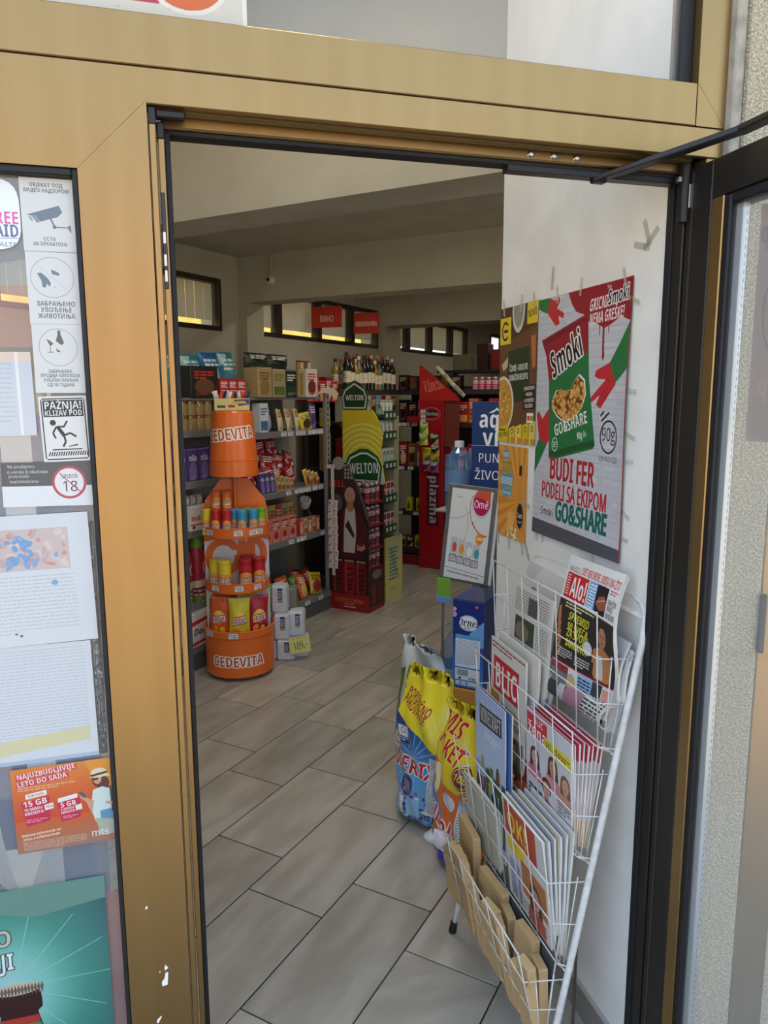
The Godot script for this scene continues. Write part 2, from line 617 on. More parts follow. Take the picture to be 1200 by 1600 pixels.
func shell() -> void:
	var room := PackedVector2Array([Vector2(-2.2, -1.37), xz(-0.6, -2.45), xz(-0.6, -3.8), xz(12.5, -3.8), xz(12.5, 2.5), Vector2(4.75, -1.37)])
	# floor of long tiles laid in thirds
	var floor := struct("floor", "grey rectangular floor tiles laid in staggered rows", "floor")
	flat(floor, "grout_bed", room, -0.2, -0.0025, mt(C(40, 37, 33), 0.9))
	var tile_mats := []
	var tile_base := mottled(C(158, 151, 140), C(178, 172, 162), 0.34, 1.3, 20, Vector3(0.35, 1.2, 1.3))
	for k in 6:
		var m: StandardMaterial3D = tile_base.duplicate()
		m.uv1_world_triplanar = false
		var tone: float = [1.0, 0.96, 1.02, 0.98, 1.04, 0.94][k]
		m.albedo_color = Color(tone, tone, tone * 0.99)
		m.uv1_offset = Vector3(k * 0.37, 0.0, k * 0.61)
		tile_mats.append(m)
	var L := 0.602
	var W := 0.30015
	var tile := boxm(Vector3(L - 0.005, 0.01, W - 0.005), 0.0012)
	for n in range(-8, 9):
		var off := 0.591 if n % 2 == 0 else 0.182
		for k in range(-2, 12):
			var s := off + (k + 0.5) * L
			var q := -1.5159 + (n + 0.5) * W
			if q < -3.75 or s < -0.5:
				continue
			var corners := PackedVector2Array()
			for d in [[-0.5, -0.5], [0.5, -0.5], [0.5, 0.5], [-0.5, 0.5]]:
				corners.append(xz(s + d[0] * (L - 0.005), q + d[1] * (W - 0.005)))
			var cut := Geometry2D.intersect_polygons(corners, room)
			if cut.is_empty():
				continue
			var tm: Material = tile_mats[(n * 5 + k * 3 + 60) % 6]
			var area := 0.0
			for i in cut[0].size():
				area += cut[0][i].cross(cut[0][(i + 1) % cut[0].size()]) * 0.5
			if absf(area) > 0.98 * (L - 0.005) * (W - 0.005):
				part(floor, "tile", tile, tm, sp(s, q, -0.005), Vector3(0, AISLE, 0))
			else:
				flat(floor, "tile", cut[0], -0.01, 0.0, tm)
	# ceilings
	var ceil := struct("ceiling", "plain plastered ceiling above the aisles", "ceiling")
	flat(ceil, "roof_slab", PackedVector2Array([Vector2(-2.4, -1.25), xz(-0.8, -2.6), xz(-0.8, -4.0), xz(12.7, -4.0), xz(12.7, 2.7), Vector2(4.95, -1.25)]), 3.3, 3.5, inner_wall)
	var low := part(ceil, "lower_ceiling", bbm(Vector3(-3.8, 2.715, -12.5), Vector3(2.5, 2.8, -2.6)), inner_wall)
	low.rotation.y = TURN
	# walls, in the turned axes of the sales floor: x = q, z = -s
	var wl := struct("wall_left", "cream window wall behind the aisle shelves", "wall")
	wl.rotation.y = TURN
	part(wl, "wall_below_windows", bbm(Vector3(-4.0, 0, -12.7), Vector3(-3.8, 2.15, 0.8)), inner_wall)
	part(wl, "wall_above_windows", bbm(Vector3(-4.0, 2.53, -12.7), Vector3(-3.8, 3.3, 0.8)), inner_wall)
	for pr in [[-0.8, 2.6], [4.42, 4.83], [6.83, 7.2], [9.25, 10.1], [11.2, 12.7]]:
		part(wl, "pier", bbm(Vector3(-4.0, 2.15, -pr[1]), Vector3(-3.8, 2.53, -pr[0])), inner_wall)
	var wb := struct("wall_back", "far end wall of the shop", "wall")
	wb.rotation.y = TURN
	part(wb, "plaster", bbm(Vector3(-3.8, 0, -12.7), Vector3(2.7, 3.3, -12.5)), inner_wall)
	var ws := struct("wall_side", "far side wall of the sales floor", "wall")
	ws.rotation.y = TURN
	part(ws, "plaster", bbm(Vector3(2.5, 0, -12.5), Vector3(2.7, 3.3, -4.1)), inner_wall)
	var wf := struct("wall_front", "short wall joining shop front and window wall", "wall")
	wf.rotation.y = TURN
	part(wf, "plaster", bbm(Vector3(-3.8, 0, 0.6), Vector3(-2.42, 3.3, 0.8)), inner_wall)
	var wr := struct("wall_right", "white wall just inside the doorway, hung with posters", "wall")
	part(wr, "plaster", bbm(Vector3(0.99, 0, -2.19), Vector3(1.17, 3.3, -1.37), 0.004), white_wall)
	var sk := struct("baseboard_right", "grey tiled skirting below the poster wall", "baseboard")
	part(sk, "skirting", bbm(Vector3(0.98, 0, -2.195), Vector3(0.99, 0.082, -1.37), 0.002), mt(C(128, 124, 118), 0.4))
	part(sk, "top_edge", bbm(Vector3(0.979, 0.082, -2.196), Vector3(0.99, 0.088, -1.37), 0.001), mt(C(170, 166, 158), 0.5))
	# beams on pilasters
	var b1 := struct("trim_1", "deep plastered beam above the entrance bay", "beam")
	b1.rotation.y = TURN
	part(b1, "beam", bbm(Vector3(-3.8, 2.376, -2.62), Vector3(2.5, 3.3, -2.39)), inner_wall)
	for d in [[4.62, 4.83], [6.85, 7.2]]:
		var b := struct("trim_2" if d[0] < 5.0 else "trim_3", "plastered beam on a pilaster beside the " + ("first windows" if d[0] < 5.0 else "far windows"), "beam")
		b.rotation.y = TURN
		part(b, "beam", bbm(Vector3(-3.8, 2.376, -d[1]), Vector3(2.5, 2.715, -d[0])), inner_wall)
		part(b, "pilaster", bbm(Vector3(-3.8, 0, -d[1]), Vector3(-3.72, 2.376, -d[0])), inner_wall)
	high_windows()

func high_windows() -> void:
	var fm := mt(C(52, 44, 36), 0.5, 0.2)
	var slat_mat := StandardMaterial3D.new()
	slat_mat.albedo_color = C(196, 196, 186)
	slat_mat.roughness = 0.8
	slat_mat.backlight_enabled = true
	slat_mat.backlight = C(206, 210, 212)
	var slat := boxm(Vector3(0.003, 1.0, 0.084), 0.0)
	var sets := [[2.6, 4.42, [3.2, 3.8]], [4.83, 6.83, [5.14, 5.74, 6.32]], [7.2, 9.25, [7.53, 8.12, 8.73]], [10.1, 11.2, [10.65]]]
	for i in sets.size():
		var d = sets[i]
		var w := struct("window_%d" % (i + 1), "high strip window with dark frame and " + ("open view" if i == 3 else "vertical slat blinds"), "window")
		w.rotation.y = TURN
		var st := mb()
		bb(st, Vector3(-3.87, 2.15, -d[1]), Vector3(-3.79, 2.185, -d[0]), 0.003)
		bb(st, Vector3(-3.87, 2.495, -d[1]), Vector3(-3.79, 2.53, -d[0]), 0.003)
		bb(st, Vector3(-3.87, 2.185, -d[0] - 0.03), Vector3(-3.79, 2.495, -d[0]), 0.003)
		bb(st, Vector3(-3.87, 2.185, -d[1]), Vector3(-3.79, 2.495, -d[1] + 0.03), 0.003)
		part(w, "frame", fin(st), fm)
		var edges: Array = [d[0] + 0.03] + d[2] + [d[1] - 0.03]
		for k in d[2]:
			part(w, "mullion", bbm(Vector3(-3.868, 2.185, -k - 0.03), Vector3(-3.785, 2.495, -k + 0.03), 0.003), fm)
		for k in edges.size() - 1:
			var a: float = edges[k] + (0.03 if k > 0 else 0.0)
			var b: float = edges[k + 1] - (0.03 if k < edges.size() - 2 else 0.0)
			part(w, "pane", bbm(Vector3(-3.832, 2.185, -b), Vector3(-3.828, 2.495, -a)), pane_glass)
			if i == 3:
				continue
			var nn := int(round((b - a) / 0.092))
			for j in nn:
				var yy := 0.045 if i < 2 else 0.03
				part(w, "blind_slat", slat, slat_mat, Vector3(-3.86, (2.185 + yy + 2.495) * 0.5, -(a + (j + 0.5) * (b - a) / nn)), Vector3(0, -0.05, 0), "", Vector3(1, 0.31 - yy, 1))

# added fill lights shaped as tube fittings, out of view, brightening the dim interior
func fill_lamps() -> void:
	for d in [[1.5, -1.35, 3.3, 0.36, "above the doorway"], [3.05, -1.9, 2.715, 0.4, "behind the entrance beam"], [5.3, -2.3, 2.715, 0.35, "between the beams over the wine"], [8.3, -2.2, 2.715, 0.35, "over the shop's far end"]]:
		var o := thing("fill_lamp", "added fill light shaped as a long white tube fitting on the ceiling " + d[4], "lamp", sp(d[0], d[1], d[2]), ACROSS)
		part(o, "housing", bbm(Vector3(-0.62, -0.05, -0.09), Vector3(0.62, 0.0, 0.09), 0.006), mt(C(220, 220, 216), 0.5))
		var em := StandardMaterial3D.new()
		em.albedo_color = C(240, 240, 236)
		em.emission_enabled = true
		em.emission = C(255, 244, 224)
		em.emission_energy_multiplier = 0.6
		part(o, "diffuser", bbm(Vector3(-0.6, -0.07, -0.07), Vector3(0.6, -0.05, 0.07), 0.004), em)
		var l := AreaLight3D.new()
		l.name = "fill_light"
		l.area_size = Vector2(1.2, 0.14)
		l.light_color = C(255, 244, 224)
		l.light_energy = d[3]
		l.area_range = 12.0
		l.area_attenuation = 2.0
		l.shadow_enabled = true
		o.add_child(l)
		l.position = Vector3(0, -0.075, 0)
		l.rotation.x = -PI / 2

# what the glass mirrors and what lies outside
func street() -> void:
	var ground := struct("floor_street", "warm grey street paving outside the door", "pavement")
	part(ground, "paving", bbm(Vector3(-40, -0.4, -40), Vector3(40, -0.2, 40)), mottled(C(132, 124, 112), C(156, 148, 134), 0.9, 0.3, 31))
	part(ground, "door_step", bbm(Vector3(-2.2, -0.2, -1.37), Vector3(4.75, -0.02, -0.5), 0.01), mottled(C(78, 74, 69), C(96, 92, 86), 0.8, 0.6, 32))
	var h := thing("house", "low beige house with a red tiled roof across the street", "house", Vector3(-4.5, -0.2, 15.0))
	part(h, "wall", bbm(Vector3(-7, 0, 0), Vector3(7, 3.0, 6)), mt(C(208, 182, 152), 0.9))
	var st := mb()
	quad(st, Vector3(-7.3, 2.9, -0.4), Vector3(7.3, 2.9, -0.4), Vector3(7.3, 4.6, 3), Vector3(-7.3, 4.6, 3), Vector3(0, 1, -1))
	quad(st, Vector3(-7.3, 2.9, 6.4), Vector3(7.3, 2.9, 6.4), Vector3(7.3, 4.6, 3), Vector3(-7.3, 4.6, 3), Vector3(0, 1, 1))
	part(h, "roof", fin(st), mt(C(172, 92, 62), 0.9))
	for k in 5:
		var w := part(h, "window", bbm(Vector3(-6 + k * 2.6, 0.9, -0.06), Vector3(-4.8 + k * 2.6, 2.3, 0.0)), mt(C(238, 236, 230), 0.6))
		part(w, "pane", bbm(Vector3(-5.9 + k * 2.6, 1.0, -0.07), Vector3(-4.9 + k * 2.6, 2.2, -0.06)), mt(C(60, 70, 84), 0.1))
	var nb := thing("neighbour_wall", "sunlit yellow rendered wall outside the high windows", "wall", Vector3.ZERO, TURN)
	part(nb, "render", bbm(Vector3(-7.2, -0.2, -12.5), Vector3(-6.8, 4.4, 2)), mottled(C(214, 174, 66), C(240, 206, 104), 0.9, 0.8, 33))

# ---------------------------------------------------------------- the shop front
func shop_front() -> void:
	var zf := -1.28
	var zb := -1.37
	var fr := struct("trim_4", "bronze aluminium door frame and transom bars", "door frame")
	part(fr, "upper_bar", bbm(Vector3(-2.2, 2.168, zb), Vector3(0.9695, 2.243, zf), 0.0015), gold)
	part(fr, "lower_bar", bbm(Vector3(-2.2, 2.114, -1.295), Vector3(1.034, 2.1665, zf - 0.0005), 0.0015), gold)
	part(fr, "bar_core", bbm(Vector3(-2.2, 2.13, zb), Vector3(1.034, 2.168, -1.295)), mt(C(52, 44, 30), 0.5, 0.3))
	part(fr, "track", bbm(Vector3(-0.024, 2.112, -1.322), Vector3(0.985, 2.13, -1.302), 0.002), mt(C(112, 94, 58), 0.45, 0.5))
	part(fr, "inner_strip", bbm(Vector3(-0.004, 2.0965, zb), Vector3(0.985, 2.118, -1.33), 0.003), gold_edge)
	part(fr, "gasket", bbm(Vector3(-0.004, 2.089, zb), Vector3(0.985, 2.0965, -1.338), 0.001), rubber)
	for xx in [0.655, 0.702, 0.75]:
		var bolt := lathem([[0.0, 0.006], [0.0045, 0.0055], [0.006, 0.004], [0.0075, 0.0], [0.0085, -0.001]], 14)
		part(fr, "bolt", bolt, mt(C(206, 200, 188), 0.25, 0.9), Vector3(xx, 2.1075, -1.3295), Vector3(PI / 2, 0, 0))
	part(fr, "slide_rail", bbm(Vector3(0.612, 2.078, -1.362), Vector3(0.98, 2.0895, -1.336), 0.001), black_alu)
	# posts on the right, with the upper light's mitred stile
	part(fr, "right_post", slabm([0.9705, 2.2435, 1.034, 2.168, 1.034, 3.0, 0.9705, 3.0], zb, zf), gold)
	part(fr, "corner_piece", slabm([0.9705, 2.168, 1.0335, 2.168, 0.9705, 2.2425], zb, zf), gold)
	part(fr, "jamb", bbm(Vector3(0.986, 0, zb), Vector3(1.034, 2.113, -1.322), 0.002), black_alu)
	part(fr, "jamb_seal", bbm(Vector3(0.982, 0, -1.372), Vector3(0.9885, 2.09, -1.352), 0.001), rubber)
	part(fr, "jamb_front", bbm(Vector3(1.0, 0, -1.322), Vector3(1.034, 2.113, zf), 0.002), gold)
	part(fr, "sill", bbm(Vector3(-2.2, -0.02, zb), Vector3(1.034, 0.012, -1.285), 0.003), gold)
	# upper light
	var up := struct("window_5", "clear transom light above the door", "window")
	part(up, "pane", bbm(Vector3(-2.1, 2.243, -1.314), Vector3(0.97, 2.95, -1.31)), pane_glass)
	part(up, "gasket", bbm(Vector3(-2.1, 2.243, -1.31), Vector3(0.97, 2.2465, -1.296)), rubber)
	part(up, "side_gasket", bbm(Vector3(0.945, 2.2465, -1.326), Vector3(0.97, 2.95, -1.30), 0.002), rubber)
	part(up, "top_bar", bbm(Vector3(-2.2, 2.95, zb), Vector3(1.034, 3.05, zf), 0.002), gold)
	# fixed leaf on the left
	var lf := struct("door_1", "fixed bronze door leaf with a glass pane full of notices", "door")
	part(lf, "stile", slabm([-0.13, 0.02, -0.024, 0.02, -0.024, 2.1185, -0.13, 2.0115], -1.345, zf), gold)
	part(lf, "top_rail", slabm([-1.02, 2.1185, -0.92, 2.0118, -0.1303, 2.0118, -0.0246, 2.1185], -1.345, zf), gold)
	part(lf, "bottom_rail", bbm(Vector3(-0.92, 0.02, -1.345), Vector3(-0.13, 0.16, zf), 0.001), gold)
	part(lf, "far_stile", slabm([-1.02, 0.02, -0.92, 0.02, -0.92, 2.0115, -1.02, 2.1175], -1.345, zf), gold)
	var st := mb()
	bb(st, Vector3(-0.139, 0.16, -1.318), Vector3(-0.13, 2.0118, -1.283), 0.002)
	bb(st, Vector3(-0.92, 2.0, -1.318), Vector3(-0.139, 2.0118, -1.283), 0.002)
	part(lf, "gasket", fin(st), rubber)
	part(lf, "pane", bbm(Vector3(-0.92, 0.16, -1.305), Vector3(-0.139, 2.0, -1.3)), glassy(C(230, 238, 240), 0.1))
	part(lf, "cover_strip", bbm(Vector3(-0.0225, 0.02, -1.335), Vector3(-0.0115, 2.087, -1.284), 0.0015), gold_edge)
	part(lf, "inner_strip", bbm(Vector3(-0.0095, 0.02, -1.345), Vector3(0.0005, 2.072, -1.304), 0.001), gold_edge)
	part(lf, "seal", bbm(Vector3(0.0005, 0.02, -1.37), Vector3(0.0095, 2.09, -1.33), 0.0015), rubber)
	part(lf, "corner_block", bbm(Vector3(-0.0225, 2.0875, -1.33), Vector3(-0.0112, 2.112, -1.286), 0.001), black_alu)
	part(lf, "keeper", bbm(Vector3(-0.0112, 2.072, -1.33), Vector3(0.001, 2.098, -1.306), 0.002), black_alu)
	part(lf, "keeper_arm", bbm(Vector3(-0.0112, 2.1, -1.31), Vector3(0.034, 2.1115, -1.292), 0.002), black_alu)
	var lk := part(lf, "latch_plate", bbm(Vector3(-0.0095, 1.84, -1.304), Vector3(-0.0025, 1.99, -1.3015), 0.001), mt(C(70, 70, 72), 0.4, 0.8))
	for yy in [1.86, 1.885, 1.92]:
		part(lk, "latch_slot", bbm(Vector3(-0.0085, yy - 0.009, -1.3015), Vector3(-0.004, yy + 0.009, -1.3005), 0.0003), mt(C(214, 214, 212), 0.3, 0.8))
	var chips := [[[0, 0, 5, 4, 0.5, 9, -1, 3], 262, 1516], [[0, 0, 8, 3, 9, 22, 5, 22, 3, 12, -1, 7], 258, 1541], [[0, 0, 3, 0, 8, 10, 7, 11, 1, 5], 249, 1598], [[0, 0, 3, 1, 4, 5, 1, 5], 231, 1421], [[0, 0, 2, 1, 1, 4], 253, 1520]]
	for c in chips:
		var pts := []
		for i in range(0, c[0].size(), 2):
			var w := front_at(c[1] + c[0][i] - 4.0, c[2] - c[0][i + 1])
			pts.append_array([w.x, w.y])
		part(lf, "paint_chip", slabm(pts, zf - 0.0002, zf + 0.0003), mt(C(236, 236, 232), 0.7), Vector3.ZERO, Vector3.ZERO, "white chip of bare paint")
	# rendered pier and the next window to the right
	var pier := struct("wall_pier", "rough stucco pier beside the doorway", "wall")
	part(pier, "render", bbm(Vector3(1.058, -0.2, -1.6), Vector3(1.178, 3.3, -1.25), 0.004), stucco)
	part(pier, "smooth_edge", bbm(Vector3(1.0345, -0.2, -1.6), Vector3(1.058, 3.3, -1.262), 0.003), mottled(C(150, 144, 130), C(172, 166, 152), 0.9, 5.0, 15))
	part(pier, "render_above", bbm(Vector3(-2.2, 3.05, -1.37), Vector3(1.0345, 3.3, -1.27)), stucco)
	var wn := struct("window_6", "bronze framed shop window right of the pier", "window")
	part(wn, "seal", bbm(Vector3(1.178, 0.1, -1.36), Vector3(1.192, 3.0, -1.285)), rubber)
	part(wn, "frame", bbm(Vector3(1.192, 0.0, -1.36), Vector3(1.285, 3.3, -1.265), 0.002), gold)
	part(wn, "hinge", bbm(Vector3(1.170, 1.12, -1.25), Vector3(1.183, 1.25, -1.235), 0.004), black_alu)
	part(wn, "pane", bbm(Vector3(1.285, 0.5, -1.32), Vector3(4.6, 3.0, -1.315)), pane_glass)
	part(wn, "base", bbm(Vector3(1.285, -0.2, -1.42), Vector3(4.75, 0.5, -1.27)), stucco)
	part(wn, "lintel", bbm(Vector3(1.285, 3.0, -1.42), Vector3(4.75, 3.3, -1.27)), stucco)
	part(wn, "end_post", bbm(Vector3(4.6, 0.5, -1.36), Vector3(4.75, 3.0, -1.27)), gold)
	var w7 := struct("window_7", "shop window left of the door leaves", "window")
	part(w7, "frame", bbm(Vector3(-1.1, 0.0, -1.37), Vector3(-1.02, 2.114, -1.28), 0.002), gold)
	part(w7, "pane", bbm(Vector3(-2.1, 0.3, -1.32), Vector3(-1.1, 2.114, -1.315)), pane_glass)
	part(w7, "base", bbm(Vector3(-2.2, -0.2, -1.42), Vector3(-1.1, 0.3, -1.27)), stucco)
	part(w7, "end_post", bbm(Vector3(-2.4, -0.2, -1.45), Vector3(-2.1, 3.3, -1.25)), stucco)

# where the line of sight of a picture point meets the plane of the shop front
func front_at(px: float, py: float, z := -1.28) -> Vector3:
	var d := sight(px, py)
	return Vector3(0, 1.665, 0) + d * (z / d.z)

func sight(px: float, py: float) -> Vector3:
	var bs := Basis(Vector3.UP, deg_to_rad(-15.515)) * Basis(Vector3.RIGHT, deg_to_rad(-8.912)) * Basis(Vector3.BACK, deg_to_rad(-0.2126))
	return bs * Vector3((px - 600.0) / 1153.96, -(py - 800.0) / 1153.96, -1.0)

func open_door() -> void:
	var d := struct("door_2", "dark framed glass door leaf standing open to the street", "door")
	var x0 := 0.987
	part(d, "hinge_stile", bbm(Vector3(x0, 0.015, -1.316), Vector3(1.045, 2.1, -1.245), 0.002), black_alu)
	part(d, "stile_groove", bbm(Vector3(x0 - 0.0015, 0.02, -1.3), Vector3(x0, 2.09, -1.297)), mt(C(92, 84, 66), 0.4, 0.5))
	part(d, "top_rail", bbm(Vector3(x0, 2.03, -1.245), Vector3(1.045, 2.1, -0.44), 0.002), black_alu)
	part(d, "bottom_rail", bbm(Vector3(x0, 0.015, -1.245), Vector3(1.045, 0.11, -0.44), 0.002), black_alu)
	part(d, "lock_stile", bbm(Vector3(x0, 0.015, -0.44), Vector3(1.045, 2.1, -0.36), 0.002), black_alu)
	part(d, "glazing_bead", bbm(Vector3(x0 + 0.001, 0.11, -1.245), Vector3(1.04, 2.03, -1.2125), 0.002), gold_edge)
	var st := mb()
	bb(st, Vector3(x0 + 0.004, 0.11, -1.2125), Vector3(1.036, 2.03, -1.197), 0.003)
	bb(st, Vector3(x0 + 0.004, 2.01, -1.197), Vector3(1.036, 2.03, -0.44), 0.003)
	part(d, "gasket", fin(st), rubber)
	part(d, "inner_pane", bbm(Vector3(1.001, 0.11, -1.2), Vector3(1.005, 2.012, -0.44)), pane_glass)
	part(d, "outer_pane", bbm(Vector3(1.02, 0.11, -1.2), Vector3(1.024, 2.012, -0.44)), pane_glass)
	var pc := pic(16, 512, C(206, 210, 212))
	for k in 128:
		pc.r(11, k * 4, 2, 2, C(120, 124, 130))
	var sm := printed(pc, 0.3)
	sm.metallic = 0.6
	part(d, "spacer_bar", bbm(Vector3(1.0055, 0.115, -1.197), Vector3(1.0195, 2.01, -1.181)), sm)
	var hg := part(d, "hinge", lathem([[0.0, 0.06], [0.011, 0.058], [0.012, 0.0], [0.011, -0.058], [0.0, -0.06]], 14), black_alu, Vector3(0.982, 2.06, -1.318))
	part(hg, "pin_cap", lathem([[0.0, 0.008], [0.006, 0.006], [0.008, 0.0], [0.008, -0.004]], 12), mt(C(150, 150, 148), 0.3, 0.9), Vector3(-0.014, 0.02, 0.0))
	part(hg, "hinge_plate", boxm(Vector3(0.012, 0.045, 0.004), 0.001), mt(C(168, 168, 166), 0.35, 0.9), Vector3(0.004, -0.012, 0.016))
	# closer and its folding arm
	var cl := thing("door_closer", "black closer arm reaching from door head to open leaf", "door closer", Vector3(0.82, 2.084, -1.347))
	var path := [Vector3(-0.01, -0.004, 0.0), Vector3(0.172, 0.047, 0.165), Vector3(0.175, 0.047, 0.6)]
	var am := mb()
	for k in 2:
		var a: Vector3 = path[k]
		var b: Vector3 = path[k + 1]
		var dir := (b - a).normalized()
		box(am, (a + b) * 0.5, Vector3(0.03, 0.011, (b - a).length() + 0.02), 0.002, Basis.looking_at(dir, Vector3.UP))
	part(cl, "arm", fin(am), black_alu)
	part(cl, "slide_block", boxm(Vector3(0.03, 0.012, 0.02), 0.003), black_alu, Vector3(-0.012, -0.007, 0.0))
	part(cl, "body", bbm(Vector3(0.148, 0.02, 0.3), Vector3(0.2, 0.075, 0.55), 0.006), black_alu)

# ---------------------------------------------------------------- notices on the fixed leaf
func stick(n: String, pc: Pic, x0: float, y0: float, x1: float, y1: float, label: String, cat: String, tilt := 0.0, z := -1.2982, rough := 0.4, coat := 0.0) -> MeshInstance3D:
	var m := printed(pc, rough, coat)
	m.albedo_color = Color(0.9, 0.9, 0.89)
	return one(n, boxm(Vector3(x1 - x0, y1 - y0, 0.0006)), m, label, cat, Vector3((x0 + x1) * 0.5, (y0 + y1) * 0.5, z), Vector3(0, 0, tilt))

func stickers() -> void:
	var grey := C(118, 122, 126)
	var paper := C(228, 229, 226)
	var p := pic(240, 350, paper)
	p.t("ОБЈЕКАТ ПОД", 120, 34, 26, grey, {"w": 150})
	p.t("ВИДЕО НАДЗОРОМ", 120, 60, 26, grey, {"w": 204})
	var ink := C(124, 136, 150)
	p.pl([0.1, 0.47, 0.72, 0.345, 0.77, 0.45, 0.66, 0.52, 0.27, 0.605, 0.15, 0.5], ink, 0, 0, 240 * 1.0)
	p.im.fill(paper)
	p.t("ОБЈЕКАТ ПОД", 120, 34, 26, grey, {"w": 150})
	p.t("ВИДЕО НАДЗОРОМ", 120, 60, 26, grey, {"w": 204})
	p.pl([22, 176, 172, 126, 186, 158, 162, 182, 66, 212, 40, 178], ink)
	p.l(34, 184, 48, 204, 6, ink); p.l(46, 178, 64, 208, 3, paper); p.l(58, 176, 78, 206, 3, paper)
	p.l(130, 190, 146, 228, 8, ink); p.e(146, 230, 9, 9, ink); p.l(146, 230, 210, 231, 5, ink)
	p.pl([206, 226, 220, 216, 222, 256, 208, 238], ink)
	p.t("CCTV", 120, 288, 24, grey, {"w": 56})
	p.t("IN OPERATION", 120, 312, 24, grey, {"w": 152})
	p.r(0, 346, 240, 4, C(206, 207, 205))
	stick("cctv_sticker", p, -0.2165, 1.8895, -0.1405, 1.998, "white sticker with a surveillance camera symbol and Cyrillic text", "sticker", 0.005)
	p = pic(240, 350, paper)
	p.ring(116, 122, 100, 98, 3, C(168, 168, 164))
	p.pl([48, 102, 66, 100, 76, 108, 96, 128, 108, 150, 100, 168, 90, 150, 84, 170, 68, 170, 66, 140], ink)
	p.pl([112, 82, 150, 100, 146, 112, 116, 106], ink); p.pl([112, 110, 132, 134, 128, 140], ink); p.pl([120, 164, 132, 172, 122, 170], ink)
	p.l(44, 60, 186, 184, 12, C(222, 223, 220))
	p.t("ЗАБРАЊЕНО", 124, 248, 34, grey, {"w": 176}); p.t("УВОЂЕЊЕ", 124, 278, 34, grey, {"w": 142}); p.t("ЖИВОТИЊА", 124, 308, 34, grey, {"w": 172})
	p.r(0, 346, 240, 4, C(206, 207, 205))
	stick("no_animals_sticker", p, -0.2155, 1.779, -0.139, 1.889, "white sticker forbidding dogs with a ring symbol", "sticker")
	p = pic(240, 350, paper)
	p.ring(120, 116, 92, 96, 3, C(168, 168, 164))
	var wine := C(112, 110, 106)
	p.pl([66, 74, 84, 84, 98, 98, 82, 110], wine); p.l(82, 108, 82, 140, 3, wine); p.l(68, 141, 96, 141, 3, wine)
	p.r(120, 30, 14, 22, wine); p.pl([120, 50, 134, 50, 148, 92, 136, 104, 110, 84], wine); p.pl([110, 120, 132, 140, 112, 138], wine)
	p.t("ЗАБРАЊЕНА", 122, 238, 24, grey, {"w": 112}); p.t("ПРОДАЈА АЛКОХОЛА", 122, 262, 24, grey, {"w": 186})
	p.t("ЛИЦИМА МЛАЂИМ", 122, 286, 24, grey, {"w": 164}); p.t("ОД 18 ГОДИНА", 122, 310, 24, grey, {"w": 130})
	stick("no_alcohol_sticker", p, -0.2145, 1.672, -0.1395, 1.779, "white sticker with wine glass and bottle in a ring", "sticker", -0.003)
	# wet floor
	p = pic(240, 340, C(236, 236, 233))
	var dk := C(58, 60, 62)
	p.r(10, 10, 220, 320, dk); p.r(16, 16, 208, 308, C(236, 236, 233))
	for c in [[10, 10], [224, 10], [10, 324], [224, 324]]:
		p.r(c[0] - 1, c[1] - 1, 8, 8, C(236, 236, 233))
	p.r(20, 20, 200, 86, dk)
	p.t("PAŽNJA!", 120, 46, 54, C(236, 236, 233), {"w": 182}); p.t("KLIZAV POD", 120, 86, 38, C(236, 236, 233), {"w": 184})
	p.e(62, 136, 15, 15, dk)
	p.pl([72, 156, 90, 152, 122, 202, 106, 212], dk); p.l(88, 158, 116, 158, 9, dk); p.l(114, 160, 134, 128, 9, dk)
	p.l(76, 160, 58, 190, 9, dk); p.l(58, 190, 70, 218, 9, dk)
	p.l(112, 204, 144, 192, 10, dk); p.l(144, 192, 174, 212, 10, dk); p.l(112, 206, 118, 236, 10, dk); p.l(118, 236, 104, 262, 10, dk)
	p.pl([128, 262, 176, 250, 178, 258, 134, 264], dk); p.r(48, 274, 150, 6, dk)
	for k in 17:
		p.l(28 + k * 12, 310, 36 + k * 12, 288, 6, dk)
	stick("wet_floor_sticker", p, -0.2115, 1.562, -0.1395, 1.667, "black and white sticker of a slipping man", "sticker", 0.025)
	# under eighteen
	p = pic(480, 250, C(236, 238, 240))
	p.r(0, 0, 480, 134, C(98, 100, 102))
	var tx := C(226, 228, 230)
	var ln := ["Ne prodajemo", "duvanske & nikotinske", "proizvode", "maloletnicima"]
	for k in 4:
		p.t(ln[k], [104, 136, 90, 114][k], 26 + k * 27, 24, tx, {"f": 0, "w": [138, 210, 106, 146][k]})
	p.e(352, 116, 92, 94, C(196, 84, 96)); p.e(352, 116, 78, 80, C(238, 236, 238))
	p.t("UNDER", 356, 82, 32, C(96, 92, 96), {"f": 0, "w": 84}); p.t("18", 356, 138, 84, C(84, 80, 84), {"f": 0, "w": 76})
	p.l(300, 62, 410, 172, 5, C(196, 84, 96))
	stick("under_eighteen_sign", p, -0.275, 1.4895, -0.138, 1.5615, "grey and white sign with a red under 18 ring", "sign", -0.012, -1.2972)
	# round sticker cut by the picture's edge
	p = pic(256, 256, C(226, 230, 236))
	p.t("FREE", 196, 140, 62, C(220, 96, 160), {"w": 104}); p.t("AID", 204, 186, 62, C(104, 112, 140), {"w": 82}); p.l(150, 216, 250, 212, 3, C(150, 150, 170))
	p.t("GLOBALTEL", 180, 236, 22, C(140, 150, 160), {"w": 140})
	var rp := []
	for k in 28:
		var a := TAU * k / 28.0
		rp.append_array([signf(cos(a)) * 0.0525 * pow(absf(cos(a)), 0.55), signf(sin(a)) * 0.0525 * pow(absf(sin(a)), 0.55)])
	one("phone_sticker", slabm(rp, -0.0003, 0.0003), printed(p, 0.4), "rounded white sticker with pink lettering beside the camera sticker", "sticker", Vector3(-0.2705, 1.942, -1.2982))
	# sheets in plastic sleeves
	p = pic(512, 380, C(216, 222, 230))
